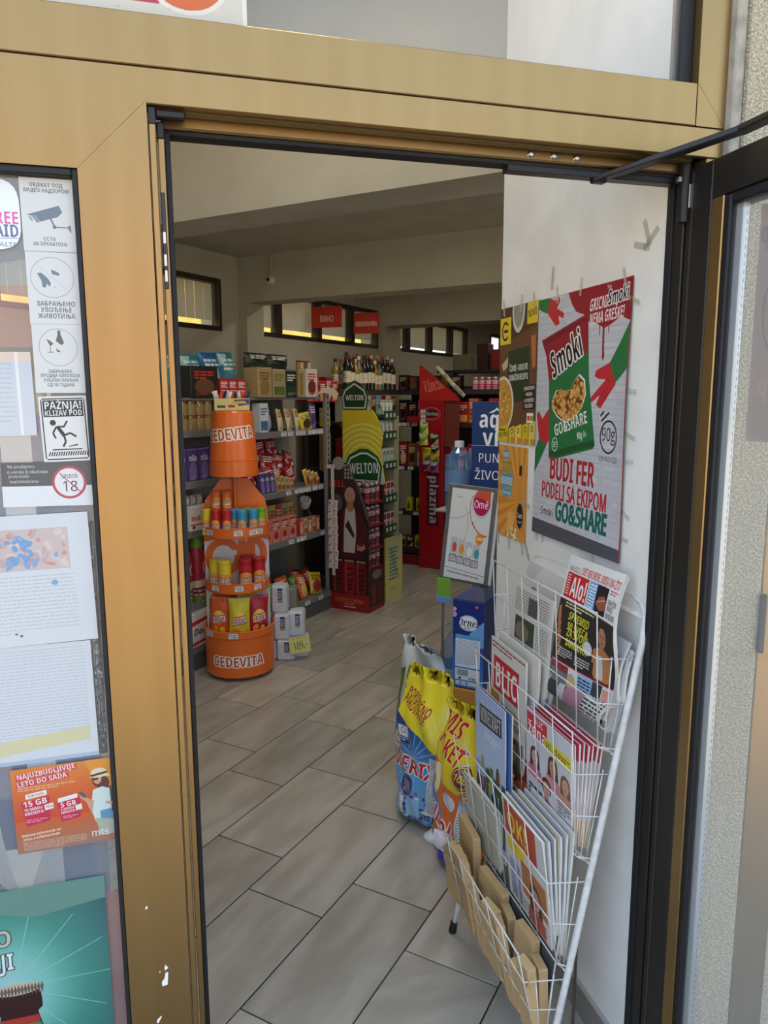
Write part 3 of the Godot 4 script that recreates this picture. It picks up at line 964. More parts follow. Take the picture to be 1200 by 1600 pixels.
	p.r(200, 40, 250, 120, C(206, 190, 190))
	var g := RandomNumberGenerator.new()
	g.seed = 5
	for k in 60:
		p.e(g.randf_range(210, 440), g.randf_range(48, 150), g.randf_range(4, 18), g.randf_range(3, 10), [C(212, 150, 140), C(120, 168, 214), C(220, 206, 204), C(196, 172, 176)][k % 4], g.randf() * 3.0)
	for k in 26:
		p.e(g.randf_range(270, 350), g.randf_range(70, 140), 8, 6, C(104, 162, 214))
	p.words(20, 176, 440, 16, 11, C(190, 197, 207), 3, 0.3)
	p.e(400, 200, 10, 8, C(112, 176, 206)); p.e(276, 344, 4, 3, C(90, 96, 110)); p.e(290, 350, 5, 3, C(90, 96, 110))
	var plastic := [0.25, 0.8]
	stick("notice_sheet", p, -0.42, 1.2565, -0.148, 1.4755, "white notice sheet with a small red and blue picture", "notice", 0.02, -1.2965, 0.35, 0.8)
	p = pic(512, 360, C(212, 219, 228))
	p.words(10, 14, 480, 30, 10, C(190, 198, 209), 8, 0.28)
	p.pl([0, 306, 490, 262, 490, 306, 0, 348], C(214, 210, 168))
	p.r(0, 348, 512, 12, C(170, 192, 220))
	stick("notice_sheet", p, -0.42, 1.048, -0.158, 1.256, "white printed sheet crossed by a pale yellow band", "notice", 0.01, -1.2978, 0.35, 0.8)
	# narrow foil strip showing at the side of the sleeves
	p = pic(32, 400, C(96, 98, 100))
	for k in 160:
		p.l(g.randf() * 32, g.randf() * 400, g.randf() * 32, g.randf() * 400 , 1.0, C(150, 152, 154) if k % 2 == 0 else C(66, 68, 72)) if k < 40 else p.e(g.randf() * 32, g.randf() * 400, 3, 2, C(166, 168, 170) if k % 3 == 0 else C(70, 72, 76))
	stick("foil_strip", p, -0.158, 1.05, -0.143, 1.46, "crinkled grey foil strip beside the notice sheets", "foil", 0.0, -1.2992, 0.3)
	# upper sleeve with a pale sheet
	p = pic(256, 300, C(206, 216, 228))
	p.words(20, 40, 200, 14, 17, C(186, 196, 208), 4, 0.25)
	p.r(0, 0, 256, 34, C(232, 214, 196)); p.r(226, 0, 6, 300, C(238, 240, 240))
	stick("plastic_sleeve", p, -0.42, 1.604, -0.218, 1.735, "pale sheet in a clear plastic sleeve beside the wet floor sticker", "notice", 0.01, -1.2975, 0.3, 0.8)
	# orange flyer
	p = pic(520, 510, C(222, 120, 48))
	for k in 510:
		var f := k / 510.0
		p.r(0, k, 520, 1, C(226, 132, 50).lerp(C(214, 78, 46), minf(1.0, f * 1.6)) if f < 0.62 else C(214, 100, 52).lerp(C(166, 126, 108), (f - 0.62) / 0.38))
	p.pl([380, 0, 520, 0, 520, 190, 430, 120], C(232, 150, 54))
	p.pl([26, 36, 340, 4, 344, 40, 26, 72], C(206, 52, 84)); p.t("NAJUZBUDLJIVIJE", 184, 38, 40, C(245, 232, 230), {"w": 302, "rot": -0.1})
	p.pl([26, 80, 294, 52, 300, 84, 26, 112], C(206, 52, 84)); p.t("LETO DO SADA", 160, 80, 40, C(245, 232, 230), {"w": 258, "rot": -0.1})
	p.words(30, 112, 300, 2, 14, C(236, 178, 140), 2, 0.5)
	p.pl([40, 200, 190, 180, 184, 330, 60, 350], C(204, 44, 80)); p.pl([226, 230, 346, 212, 344, 336, 240, 352], C(204, 44, 80))
	p.pl([66, 156, 176, 142, 176, 172, 66, 186], C(244, 240, 238)); p.t("SUB COOL", 121, 164, 18, C(206, 52, 84), {"w": 86, "rot": -0.12}); p.pl([230, 206, 334, 190, 334, 216, 230, 232], C(244, 240, 238))
	p.t("15 GB", 112, 210, 46, C(250, 244, 244), {"w": 122, "rot": -0.1}); p.t("10.000din", 100, 246, 24, C(250, 230, 230), {"w": 96, "rot": -0.1}); p.t("KREDITA", 104, 270, 24, C(250, 244, 244), {"w": 98, "rot": -0.1})
	p.t("5 GB", 282, 246, 40, C(250, 244, 244), {"w": 80, "rot": -0.1}); p.t("2.500din", 276, 274, 20, C(250, 230, 230), {"w": 72, "rot": -0.1}); p.t("KREDITA", 278, 294, 20, C(250, 244, 244), {"w": 74, "rot": -0.1})
	p.pl([158, 232, 204, 224, 206, 260, 160, 266], C(244, 240, 238)); p.t("10,0", 182, 246, 20, C(206, 52, 84), {"w": 36}); p.pl([318, 262, 352, 256, 354, 290, 320, 294], C(244, 240, 238))
	p.words(60, 310, 110, 2, 12, C(240, 170, 180), 6); p.words(250, 318, 80, 2, 10, C(240, 170, 180), 7)
	p.t("Dodatne informacije na", 130, 400, 20, C(250, 240, 230), {"w": 200, "rot": -0.06}); p.t("mts.rs/leto/sub", 130, 422, 20, C(250, 240, 230), {"w": 190, "rot": -0.06})
	p.words(34, 446, 330, 5, 11, C(222, 186, 166), 9, 0.35)
	# woman with hat and phone
	p.e(452, 126, 34, 46, C(92, 58, 44)); p.e(478, 150, 30, 42, C(92, 58, 44)); p.e(446, 122, 22, 30, C(214, 164, 134))
	p.e(456, 84, 44, 30, C(240, 220, 190)); p.pl([402, 104, 500, 84, 516, 112, 486, 108, 440, 112], C(236, 216, 186)); p.pl([412, 92, 500, 78, 502, 90, 414, 104], C(70, 48, 40))
	p.pl([420, 116, 452, 112, 450, 124, 424, 128], C(50, 40, 40))
	p.pl([418, 184, 470, 170, 512, 190, 520, 330, 500, 360, 420, 380, 400, 300], C(216, 232, 228)); p.pl([448, 318, 520, 310, 520, 420, 450, 420], C(98, 158, 190)); p.pl([420, 360, 520, 380, 520, 470, 440, 470], C(180, 186, 170))
	p.pl([404, 330, 420, 250, 372, 220, 350, 206, 346, 220, 376, 250], C(214, 164, 134)); p.pl([340, 188, 362, 184, 384, 222, 366, 226], C(92, 96, 112)); p.l(512, 170, 516, 330, 10, C(54, 70, 84)); p.l(480, 270, 516, 280, 16, C(214, 164, 134))
	p.t("mts", 440, 452, 62, C(240, 238, 236), {"f": 0, "w": 90})
	stick("orange_flyer", p, -0.299, 0.8865, -0.1395, 1.0415, "orange phone flyer with a woman in a sun hat", "flyer", 0.012, -1.2955, 0.3, 0.5)
	# beer poster
	p = pic(512, 1024, C(70, 138, 128))
	for k in 256:
		for j in 64:
			var dx := (j * 8 + 4 - 250) / 330.0
			var dy := (k * 4 - 330) / 420.0
			p.r(j * 8, k * 4, 8, 4, C(172, 216, 222).lerp(C(84, 178, 152), clampf(sqrt(dx * dx + dy * dy) * 1.6, 0, 1)).lerp(C(58, 98, 104), clampf(sqrt(dx * dx + dy * dy) * 1.3 - 0.4, 0, 1)))
	for k in 14:
		p.l(262, 310, 262 + cos(k * 0.449) * 260, 310 + sin(k * 0.449) * 260, 2, C(150, 208, 196))
	p.pl([0, 0, 512, 0, 512, 70, 330, 96, 200, 60, 0, 84], C(108, 150, 138))
	p.t("LEDENO", 150, 149, 72, C(206, 196, 184), {"w": 228, "out": C(60, 84, 84), "ow": 3}); p.t("UŽIVAJ U PIJI", 124, 224, 72, C(238, 240, 240), {"w": 284, "out": C(60, 84, 84), "ow": 3})
	# bottle neck
	p.pl([120, 500, 276, 500, 288, 560, 290, 620, 270, 640, 282, 700, 320, 860, 330, 1600, 60, 1600, 70, 860, 112, 700, 124, 640, 106, 620, 110, 560], C(58, 26, 22), 142, -17, 0.65)
	p.e(269, 318, 62, 20, C(206, 190, 168))
	for k in 15:
		p.pl([104 + k * 13, 520, 111 + k * 13, 494, 117 + k * 13, 520, 111 + k * 13, 556], C(110, 96, 84), 142, -17, 0.65)
	p.pl([120, 660, 272, 660, 276, 700, 116, 700], C(178, 60, 48), 142, -17, 0.65); p.pl([116, 700, 278, 700, 290, 760, 104, 760], C(44, 150, 110), 142, -17, 0.65); p.pl([104, 760, 290, 760, 310, 980, 80, 980], C(28, 96, 74), 142, -17, 0.65)
	p.ring(270, 556, 98, 58, 8, C(226, 220, 206), 3.4, 6.0); p.t("Nikšićko", 270, 534, 60, C(226, 226, 220), {"f": 2, "w": 150, "rot": -0.1, "sh": 0.2}); p.words(228, 452, 84, 3, 8, C(176, 206, 190), 3)
	stick("beer_poster", p, -0.492, 0.2, -0.1625, 0.82, "teal beer poster with a capped bottle neck", "poster", 0.0, -1.2965, 0.25, 0.6)
	# poster up in the transom
	p = pic(512, 256, C(222, 214, 196))
	p.speck(160, C(206, 196, 176), 4, 1, 4); p.r(250, 150, 150, 84, C(196, 60, 80)); p.t("AKCIJA", 320, 188, 40, C(240, 220, 220), {"w": 110})
	p.e(436, 200, 52, 44, C(238, 232, 220)); p.e(436, 198, 46, 40, C(222, 110, 50)); p.t("50%", 440, 206, 36, C(248, 240, 230), {"w": 66}); p.r(506, 0, 6, 256, C(240, 236, 226))
	stick("transom_poster", p, -0.48, 2.2475, 0.1375, 2.52, "cream poster with red bar and orange percent badge", "poster", 0.0, -1.3085, 0.4)
	# sticker on the open leaf, seen through the glass
	p = pic(200, 420, C(176, 150, 140))
	p.ring(90, 190, 66, 86, 5, C(146, 124, 118)); p.pl([80, 160, 100, 200, 120, 170, 110, 220, 70, 230], C(146, 124, 118))
	p.t("АНЖЕР", 80, 60, 60, C(150, 128, 122), {"w": -150.0}); p.t("ЗАБР", 100, 330, 60, C(186, 160, 150), {"w": -150.0})
	var mm := printed(p, 0.4)
	one("door_sticker", boxm(Vector3(0.16, 0.42, 0.0006)), mm, "faded pinkish sticker on the open leaf's glass", "sticker", Vector3(1.0256, 1.79, -1.078), Vector3(0, -PI / 2, 0))
	# things standing behind the pane
	var bl := thing("blue_cabinet", "blue and white cabinet behind the fixed leaf's glass", "cabinet", Vector3(-0.62, 0, -2.0))
	part(bl, "body", bbm(Vector3(-0.35, 0, -0.3), Vector3(0.35, 1.62, 0.0), 0.01), mt(C(34, 66, 128), 0.4))
	for xx in [-0.28, 0.02, 0.2]:
		part(bl, "white_stripe", bbm(Vector3(xx, 0.05, 0.0), Vector3(xx + 0.07, 1.6, 0.004), 0.001), mt(C(214, 218, 220), 0.5))
	var cr := thing("low_crate", "white crate behind the fixed leaf, holding wrapped packs", "crate", Vector3(-0.6, 0, -1.62))
	part(cr, "body", bbm(Vector3(-0.25, 0, -0.15), Vector3(0.25, 0.62, 0.15), 0.01), mt(C(206, 208, 208), 0.6))
	var gp := pic(64, 96, C(222, 226, 226))
	gp.pl([10, 96, 30, 20, 44, 50, 60, 96], C(70, 140, 84)); gp.l(20, 10, 34, 90, 4, C(140, 160, 170))
	var gm := printed(gp, 0.25)
	for k in 4:
		one("wrapped_pack", pouch(), gm, "white and green wrapped pack on the low crate behind glass", "pack", Vector3(-0.78 + k * 0.12, 0.62, -1.56 + 0.02 * (k % 2)), Vector3(0, 0.2 * k - 0.2, 0.05 * k), "wrapped packs behind the fixed leaf", Vector3(0.13, 0.2, 0.06))
	var ob := one("orange_bag", pouch(), mt(C(216, 96, 56), 0.3), "orange bag behind the glass beside the beer poster", "bag", Vector3(-0.2, 0.0, -1.48), Vector3(0, 0.1, 0), "", Vector3(0.22, 0.66, 0.1))
	ob.position.y = 0.0

# ---------------------------------------------------------------- posters inside the doorway
func hang(n: String, pc: Pic, z0: float, z1: float, y0: float, y1: float, label: String, curl: float, bow := 0.0) -> Node3D:
	var w := z1 - z0
	var h := y1 - y0
	var o := thing(n, label, "poster", Vector3(0.9895, y0, (z0 + z1) * 0.5), -PI / 2)
	var f := func(u: float, v: float) -> Vector3:
		var lift := 0.0012 + curl * pow(maxf(0.0, u - 0.86) / 0.14, 2.0) * (0.25 + 0.75 * sin(v * PI)) + bow * sin(v * 9.0 + u * 3.0) * 0.15 + bow * pow(1.0 - v, 6.0)
		return Vector3((u - 0.5) * w + 0.004 * sin(v * 7.0) * curl * 20.0 * u, v * h, lift)
	part(o, "sheet", sheetm(f, 20, 24, 0.0006), printed(pc, 0.38))
	return o

func wall_posters() -> void:
	var red := C(196, 40, 48)
	var dred := C(150, 24, 42)
	var grn := C(30, 116, 62)
	var p := pic(600, 880, C(196, 198, 206))
	var g := RandomNumberGenerator.new()
	g.seed = 12
	for k in 36:   # printed whitewashed courses
		var y := k * 23.0
		p.l(0, y, 600, y + g.randf_range(-3, 3), 1.6, C(172, 174, 184))
		for j in 9:
			var x := j * 72 + (k % 2) * 36.0
			p.l(x, y, x + g.randf_range(-2, 2), y + 23, 1.4, C(180, 182, 191))
		for j in 6:
			var x := g.randf() * 560
			p.r(x, y + 4, g.randf_range(20, 70), g.randf_range(4, 14), [C(206, 207, 213), C(188, 190, 199), C(201, 203, 210)][j % 3])
	p.pl([214, 0, 600, 0, 600, 130, 540, 112, 490, 130, 450, 140, 400, 120, 355, 112, 320, 84, 270, 70, 240, 40], dred)
	p.l(445, 120, 449, 225, 11, dred); p.e(450, 226, 7, 14, dred); p.l(420, 120, 424, 160, 5, dred); p.l(478, 120, 474, 156, 4, dred)
	p.t("GRICNI", 410, 58, 54, C(240, 236, 236), {"w": 104, "rot": -0.04, "sh": 0.15}); p.t("Smoki", 522, 44, 60, C(24, 22, 24), {"w": 112, "rot": -0.06, "out": C(240, 236, 236), "ow": 4, "sh": 0.1}); p.t("NEMA GREŠKE!", 460, 96, 50, C(240, 236, 236), {"w": 196, "rot": -0.04, "sh": 0.15}); p.t("Štark", 470, 12, 16, C(240, 230, 230), {"w": 24})
	# arms
	p.pl([0, 0, 88, 2, 66, 56, 0, 34], grn); p.pl([86, 2, 118, 16, 152, 6, 158, 22, 136, 44, 190, 66, 186, 84, 150, 72, 160, 100, 132, 106, 110, 88, 68, 54], red)
	p.pl([600, 126, 486, 256, 524, 316, 600, 268], grn); p.pl([492, 250, 414, 272, 404, 290, 430, 300, 474, 302, 378, 366, 384, 380, 440, 352, 420, 384, 446, 396, 530, 318], red); p.ring(470, 352, 14, 12, 3, dred); p.l(470, 300, 500, 310, 3, dred)
	p.pl([0, 560, 28, 512, 88, 536, 40, 600, 0, 648], grn); p.pl([28, 516, 4, 424, 18, 412, 50, 440, 94, 404, 110, 420, 142, 446, 136, 480, 86, 538], red)
	# the bag
	p.pl([30, 150, 340, 84, 352, 110, 362, 200, 372, 300, 420, 516, 410, 530, 122, 590, 108, 580, 100, 440, 94, 300, 70, 210], grn)
	p.pl([30, 150, 340, 84, 352, 110, 358, 190, 350, 214, 94, 300, 70, 210], dred); p.pl([44, 154, 336, 92, 342, 106, 52, 170], C(120, 16, 34)); p.pl([110, 560, 414, 500, 420, 520, 118, 584], C(20, 84, 46))
	p.t("Smoki", 210, 208, 130, C(20, 18, 20), {"w": 214, "rot": -0.36, "out": C(240, 238, 236), "ow": 6, "f": 1})
	var kid := [120, 372, 150, 334, 206, 336, 250, 334, 280, 300, 310, 280, 346, 300, 356, 350, 332, 396, 280, 432, 220, 452, 160, 430, 126, 404]
	p.pl(kid, C(242, 238, 230)); 
	var kin := PackedVector2Array()
	for i in range(0, kid.size(), 2):
		kin.append(Vector2(238, 372) + (Vector2(kid[i], kid[i + 1]) - Vector2(238, 372)) * 0.93)
	p.p(kin, C(110, 62, 24))
	for k in 120:
		var q := Vector2(g.randf_range(126, 350), g.randf_range(290, 446))
		if Geometry2D.is_point_in_polygon(q, kin):
			p.e(q.x, q.y, 15, 9, [C(206, 150, 70), C(190, 128, 52), C(220, 168, 88), C(168, 106, 40)][k % 4], g.randf() * 3.1); p.e(q.x - 2, q.y - 2, 7, 3, C(232, 190, 116), g.randf() * 3.1)
	p.t("GO&SHARE", 256, 452, 58, C(240, 240, 236), {"w": 226, "rot": -0.25}); p.t("90g /℮", 336, 490, 32, C(240, 240, 236), {"w": 62, "rot": -0.2}); p.ring(150, 530, 22, 26, 4, C(226, 232, 226)); p.words(138, 520, 24, 3, 8, C(226, 232, 226), 3)
	p.ring(500, 486, 50, 54, 6, C(34, 30, 34)); p.t("90g", 500, 484, 58, C(34, 30, 34), {"w": 76, "f": 0}); p.l(450, 420, 470, 404, 7, C(34, 30, 34)); p.l(456, 436, 500, 408, 7, C(34, 30, 34))
	p.t("NEW PACK SIZE", 500, 558, 24, C(44, 40, 44), {"w": 108, "f": 0})
	p.t("BUDI FER", 274, 618, 108, C(176, 38, 44), {"w": 296, "f": 0, "out": C(176, 38, 44), "ow": 3}); p.t("PODELI SA EKIPOM", 286, 702, 78, C(186, 40, 46), {"w": 432, "f": 0, "out": C(186, 40, 46), "ow": 2}); p.t("Smoki", 112, 784, 40, C(34, 30, 34), {"w": 92, "out": C(226, 226, 230), "ow": 2})
	p.t("GO&SHARE", 346, 772, 92, C(20, 104, 92), {"w": 330, "f": 0, "out": C(20, 104, 92), "ow": 4})
	p.pl([0, 822, 600, 838, 600, 880, 0, 880], C(84, 84, 92)); p.l(0, 852, 600, 862, 2, C(70, 70, 78)); p.r(594, 130, 6, 750, C(176, 34, 62))
	var o := hang("snack_poster", p, -1.932, -1.484, 1.274, 1.927, "large snack poster with a green and red bag on printed whitewashed brick", 0.006, 0.004)
	var tape := glassy(C(216, 213, 204), 0.28, 0.2)
	var bits := [[0.19, 0.655, 0.3], [0.0, 0.66, -0.1], [-0.12, 0.655, 0.2], [0.23, 0.6, 1.2], [0.232, 0.4, 1.5], [0.236, 0.3, 1.3], [0.232, 0.24, 1.7], [0.23, 0.12, 1.1], [0.228, 0.06, 1.5], [0.1, 0.0, 0.2], [-0.16, 0.0, -0.2], [-0.2, 0.0, 0.1]]
	for b in bits:
		part(o, "tape_strip", boxm(Vector3(0.01, 0.045, 0.0004)), tape, Vector3(b[0], b[1], 0.0026), Vector3(0, 0, b[2]))
	# soup poster
	p = pic(360, 560, C(104, 70, 40))
	for k in 22:
		p.l(0, k * 26 + 6, 360, k * 26 - 20, 2, C(84, 54, 30))
	p.pl([0, 0, 360, 0, 360, 90, 0, 150], C(74, 48, 30)); p.e(180, 20, 60, 90, C(206, 206, 200)); p.e(180, 14, 46, 76, C(150, 146, 136)); p.r(0, 40, 110, 110, C(226, 200, 44)); p.ring(54, 96, 36, 40, 10, C(40, 36, 26), 0.7, 5.6); p.r(40, 90, 40, 12, C(40, 36, 26))
	p.r(262, 0, 98, 84, C(226, 196, 40)); p.t("NOVO", 310, 42, 40, C(74, 60, 20), {"w": 76, "rot": -0.08})
	p.pl([20, 236, 110, 190, 110, 230, 40, 262], C(196, 182, 150)); p.pl([300, 130, 344, 130, 350, 250, 320, 260], C(190, 110, 60))
	p.pl([84, 180, 290, 168, 296, 330, 250, 388, 130, 392, 90, 340], C(38, 58, 30)); p.t("ČORBE - UKUS PO", 190, 246, 34, C(240, 238, 228), {"w": 176, "rot": -0.03}); p.t("DOMAĆEM RECEPTU", 190, 284, 34, C(240, 238, 228), {"w": 180, "rot": -0.03})
	p.e(40, 400, 110, 118, C(226, 220, 206)); p.e(38, 400, 98, 106, C(206, 150, 60)); g.seed = 3
	for k in 90:
		var a := g.randf() * TAU
		var rr := sqrt(g.randf()) * 92
		p.e(38 + cos(a) * rr, 400 + sin(a) * rr, g.randf_range(3, 10), g.randf_range(2, 6), [C(226, 186, 96), C(190, 120, 50), C(236, 206, 130), C(130, 130, 60)][k % 4], g.randf() * 3.0)
	p.pl([236, 330, 352, 316, 356, 414, 240, 424], C(36, 30, 24))
	for k in 4:
		p.t(["• JEDNOSTAVNA", "• UKUSNA", "• SA POVRĆEM", "ODLIČNO!"][k], 294, 336 + k * 22, 20, C(240, 236, 226), {"w": [100, 66, 92, 70][k], "rot": -0.05})
	p.r(280, 432, 60, 40, C(236, 236, 232)); p.r(286, 444, 18, 18, C(196, 60, 50)); p.r(306, 444, 18, 18, C(226, 150, 40)); p.r(322, 444, 14, 18, C(70, 140, 70))
	for k in 4:
		p.pl([110 + k * 64, 500 - k * 8, 168 + k * 64, 486 - k * 8, 172 + k * 64, 560, 112 + k * 64, 560], [C(226, 200, 60), C(236, 214, 90), C(220, 190, 50), C(230, 206, 80)][k]); p.ring(140 + k * 64, 512 - k * 6, 12, 12, 4, C(50, 44, 24)); p.e(150 + k * 64, 548, 22, 14, C(206, 140, 60))
	p.pl([0, 500, 104, 480, 104, 560, 0, 560], C(214, 190, 40)); p.t("BUDI U TOKU", 52, 528, 26, C(50, 44, 24), {"w": 90, "rot": -0.1}); p.words(8, 506, 90, 1, 16, C(50, 44, 24), 2)
	o = hang("soup_poster", p, -2.188, -1.936, 1.522, 1.93, "brown soup poster with yellow packets and a bowl", 0.001, 0.001)
	for b in [[-0.1, 0.408, 0.2], [0.02, 0.41, -0.2], [0.1, 0.408, 0.1]]:
		part(o, "tape_strip", boxm(Vector3(0.012, 0.05, 0.0004)), tape, Vector3(b[0], b[1], 0.0026), Vector3(0, 0, b[2]))
	# beer poster
	p = pic(320, 440, C(214, 140, 50))
	for k in 24:
		var a := PI + k * 0.26
		p.pl([250, 250, 250 + cos(a) * 600, 250 + sin(a) * 600, 250 + cos(a + 0.13) * 600, 250 + sin(a + 0.13) * 600], C(228, 166, 74))
	p.r(56, 24, 70, 40, C(84, 160, 190)); p.t("NOVO", 90, 44, 30, C(240, 240, 236), {"w": 56}); p.pl([36, 82, 150, 70, 150, 122, 36, 134], C(150, 150, 80)); p.t("KOKTEL", 92, 102, 40, C(226, 160, 60), {"w": 100})
	p.pl([32, 140, 164, 126, 164, 196, 32, 210], C(84, 160, 190)); p.t("BLONDE", 98, 168, 52, C(240, 240, 236), {"w": 118}); p.pl([36, 214, 160, 204, 150, 240, 60, 250], C(84, 160, 190)); p.t("Zlatni ukus", 98, 226, 22, C(236, 240, 236), {"w": 90})
	p.pl([236, 90, 262, 90, 264, 160, 286, 230, 290, 420, 214, 420, 216, 230, 234, 160], C(214, 150, 60)); p.r(236, 84, 28, 46, C(38, 34, 30)); p.e(252, 320, 34, 60, C(30, 32, 40)); p.t("Lav", 252, 316, 34, C(240, 236, 226), {"w": 50, "f": 2}); p.ring(252, 340, 22, 12, 4, C(240, 236, 226), 0.2, 2.9)
	p.e(150, 350, 44, 46, C(230, 160, 70)); p.e(150, 350, 36, 38, C(236, 180, 96)); g.seed = 8
	for k in 24:
		p.r(g.randf_range(110, 210), g.randf_range(380, 424), 18, 14, [C(236, 216, 180), C(226, 190, 130), C(240, 230, 206)][k % 3])
	o = hang("beer_bottle_poster", p, -2.182, -1.978, 1.225, 1.512, "orange sunburst poster with a golden beer bottle", 0.001, 0.001)
	for b in [[-0.09, -0.008, 0.1], [-0.01, -0.01, 0.0], [0.08, -0.01, 0.3], [0.1, 0.12, 1.4]]:
		part(o, "tape_strip", boxm(Vector3(0.012, 0.05, 0.0004)), tape, Vector3(b[0], b[1], 0.0026), Vector3(0, 0, b[2]))
	# old tape left on the bare wall
	for b in [[2.01, -1.445, 0.4], [1.985, -1.462, 1.3], [1.995, -1.43, 2.2], [1.975, -1.86, -0.1], [1.2, -1.965, 0.6]]:
		one("tape_remnant", boxm(Vector3(0.014, 0.06, 0.0004)), tape, "strip of old tape left on the white poster wall", "tape", Vector3(0.9888, b[0], b[1]), Vector3(0, -PI / 2, b[2]), "tape remnants on the poster wall")

# ---------------------------------------------------------------- unit shapes for goods (made once, scaled where used)
var units := {}

func carton() -> Mesh:
	if not units.has("carton"):
		units.carton = boxm(Vector3.ONE, 0.018, Vector3(0, 0.5, 0))
	return units.carton

# pillow pack: 1 wide, 1 high, 1 thick, crimped at both ends
func pouch() -> Mesh:
	if not units.has("pouch"):
		var st := mb()
		for sd in [1.0, -1.0]:
			var f := func(u: float, v: float) -> Vector3:
				var g := pow(maxf(0.0, sin(clampf((v - 0.05) / 0.9, 0.0, 1.0) * PI)), 0.5)
				var b := pow(maxf(0.0, sin(u * PI)), 0.6) * g
				var wr := 0.05 * sin(u * 23.0 + v * 5.0) * (1.0 - g) + 0.035 * sin(v * 17.0 + u * 9.0 + sd) * b
				return Vector3((u - 0.5) * sd * (1.0 - 0.07 * g), v, sd * (0.46 * b + 0.02) + wr)
			sheet(st, f, 10, 14)
		units.pouch = fin(st)
	return units.pouch

func jar_body() -> Mesh:
	if not units.has("jar"):
		units.jar = lathem([[0.0, 0.0], [0.45, 0.0], [0.5, 0.04], [0.5, 0.74], [0.42, 0.84], [0.42, 0.86]], 16)
	return units.jar

func jar_lid() -> Mesh:
	if not units.has("lid"):
		units.lid = lathem([[0.46, 0.85], [0.47, 0.86], [0.47, 0.98], [0.45, 1.0], [0.0, 1.0]], 16)
	return units.lid

func can_body() -> Mesh:
	if not units.has("can"):
		units.can = lathem([[0.5, 0.0], [0.5, 0.86]], 18, -PI, PI)
	return units.can

func can_lid() -> Mesh:
	if not units.has("can_lid"):
		units.can_lid = lathem([[0.5, 0.86], [0.52, 0.87], [0.52, 0.97], [0.49, 1.0], [0.0, 1.0]], 18)
	return units.can_lid

func bottle_body() -> Mesh:
	if not units.has("bottle"):
		units.bottle = lathem([[0.0, 0.0], [0.46, 0.0], [0.5, 0.02], [0.5, 0.6], [0.46, 0.66], [0.26, 0.75], [0.19, 0.8], [0.18, 0.97]], 14)
	return units.bottle

func bottle_cap() -> Mesh:
	if not units.has("cap"):
		units.cap = lathem([[0.19, 0.9], [0.21, 0.9], [0.21, 1.0], [0.0, 1.0]], 12)
	return units.cap

func bottle_label() -> Mesh:
	if not units.has("label"):
		units.label = lathem([[0.505, 0.2], [0.508, 0.2], [0.508, 0.5], [0.505, 0.5]], 14)
	return units.label

func water_body() -> Mesh:
	if not units.has("water"):
		units.water = lathem([[0.0, 0.01], [0.3, 0.0], [0.46, 0.01], [0.5, 0.05], [0.5, 0.2], [0.475, 0.22], [0.5, 0.24], [0.5, 0.4], [0.475, 0.42], [0.5, 0.44], [0.5, 0.62], [0.46, 0.72], [0.3, 0.83], [0.17, 0.89], [0.14, 0.91], [0.14, 0.96]], 22)
	return units.water

# sack of washing powder, w x h x t, soft and folded over at the top
func sack(w: float, h: float, t: float, fold: float, sd: float) -> Mesh:
	var st := mb()
	for fc in [1.0, -1.0]:
		var f := func(u: float, v: float) -> Vector3:
			var uu: float = u if fc > 0.0 else 1.0 - u
			var g := minf(1.0, pow(v / 0.05, 0.5)) * (1.0 - smoothstep(0.6, 0.93, v))
			var b := pow(maxf(0.0, sin(u * PI)), 0.45)
			var wide := 1.0 - 0.09 * b * 0.0 - 0.16 * (1.0 - smoothstep(0.0, 0.28, v)) - 0.05 * smoothstep(0.55, 0.8, v)
			var wr := 0.010 * sin(v * 21.0 + uu * 7.0 + sd) * sin(uu * 13.0 + sd * 2.0) + 0.012 * sin((v + uu * 0.8) * 11.0 + sd) * smoothstep(0.45, 0.75, v)
			var top := fold * pow(maxf(0.0, v - 0.7) / 0.3, 2.0)
			return Vector3((uu - 0.5) * w * wide + 0.02 * sin(v * 5.0 + sd) * v, v * h - 0.12 * fold * smoothstep(0.8, 1.0, v), fc * t * 0.5 * g * b + wr + top * (0.4 + 0.6 * sin(uu * 4.0 + sd)))
		sheet(st, f, 22, 34)
	return fin(st)

# ---------------------------------------------------------------- newspaper rack
func lean_x(y: float) -> float:
	return 0.763 + 0.194 * y

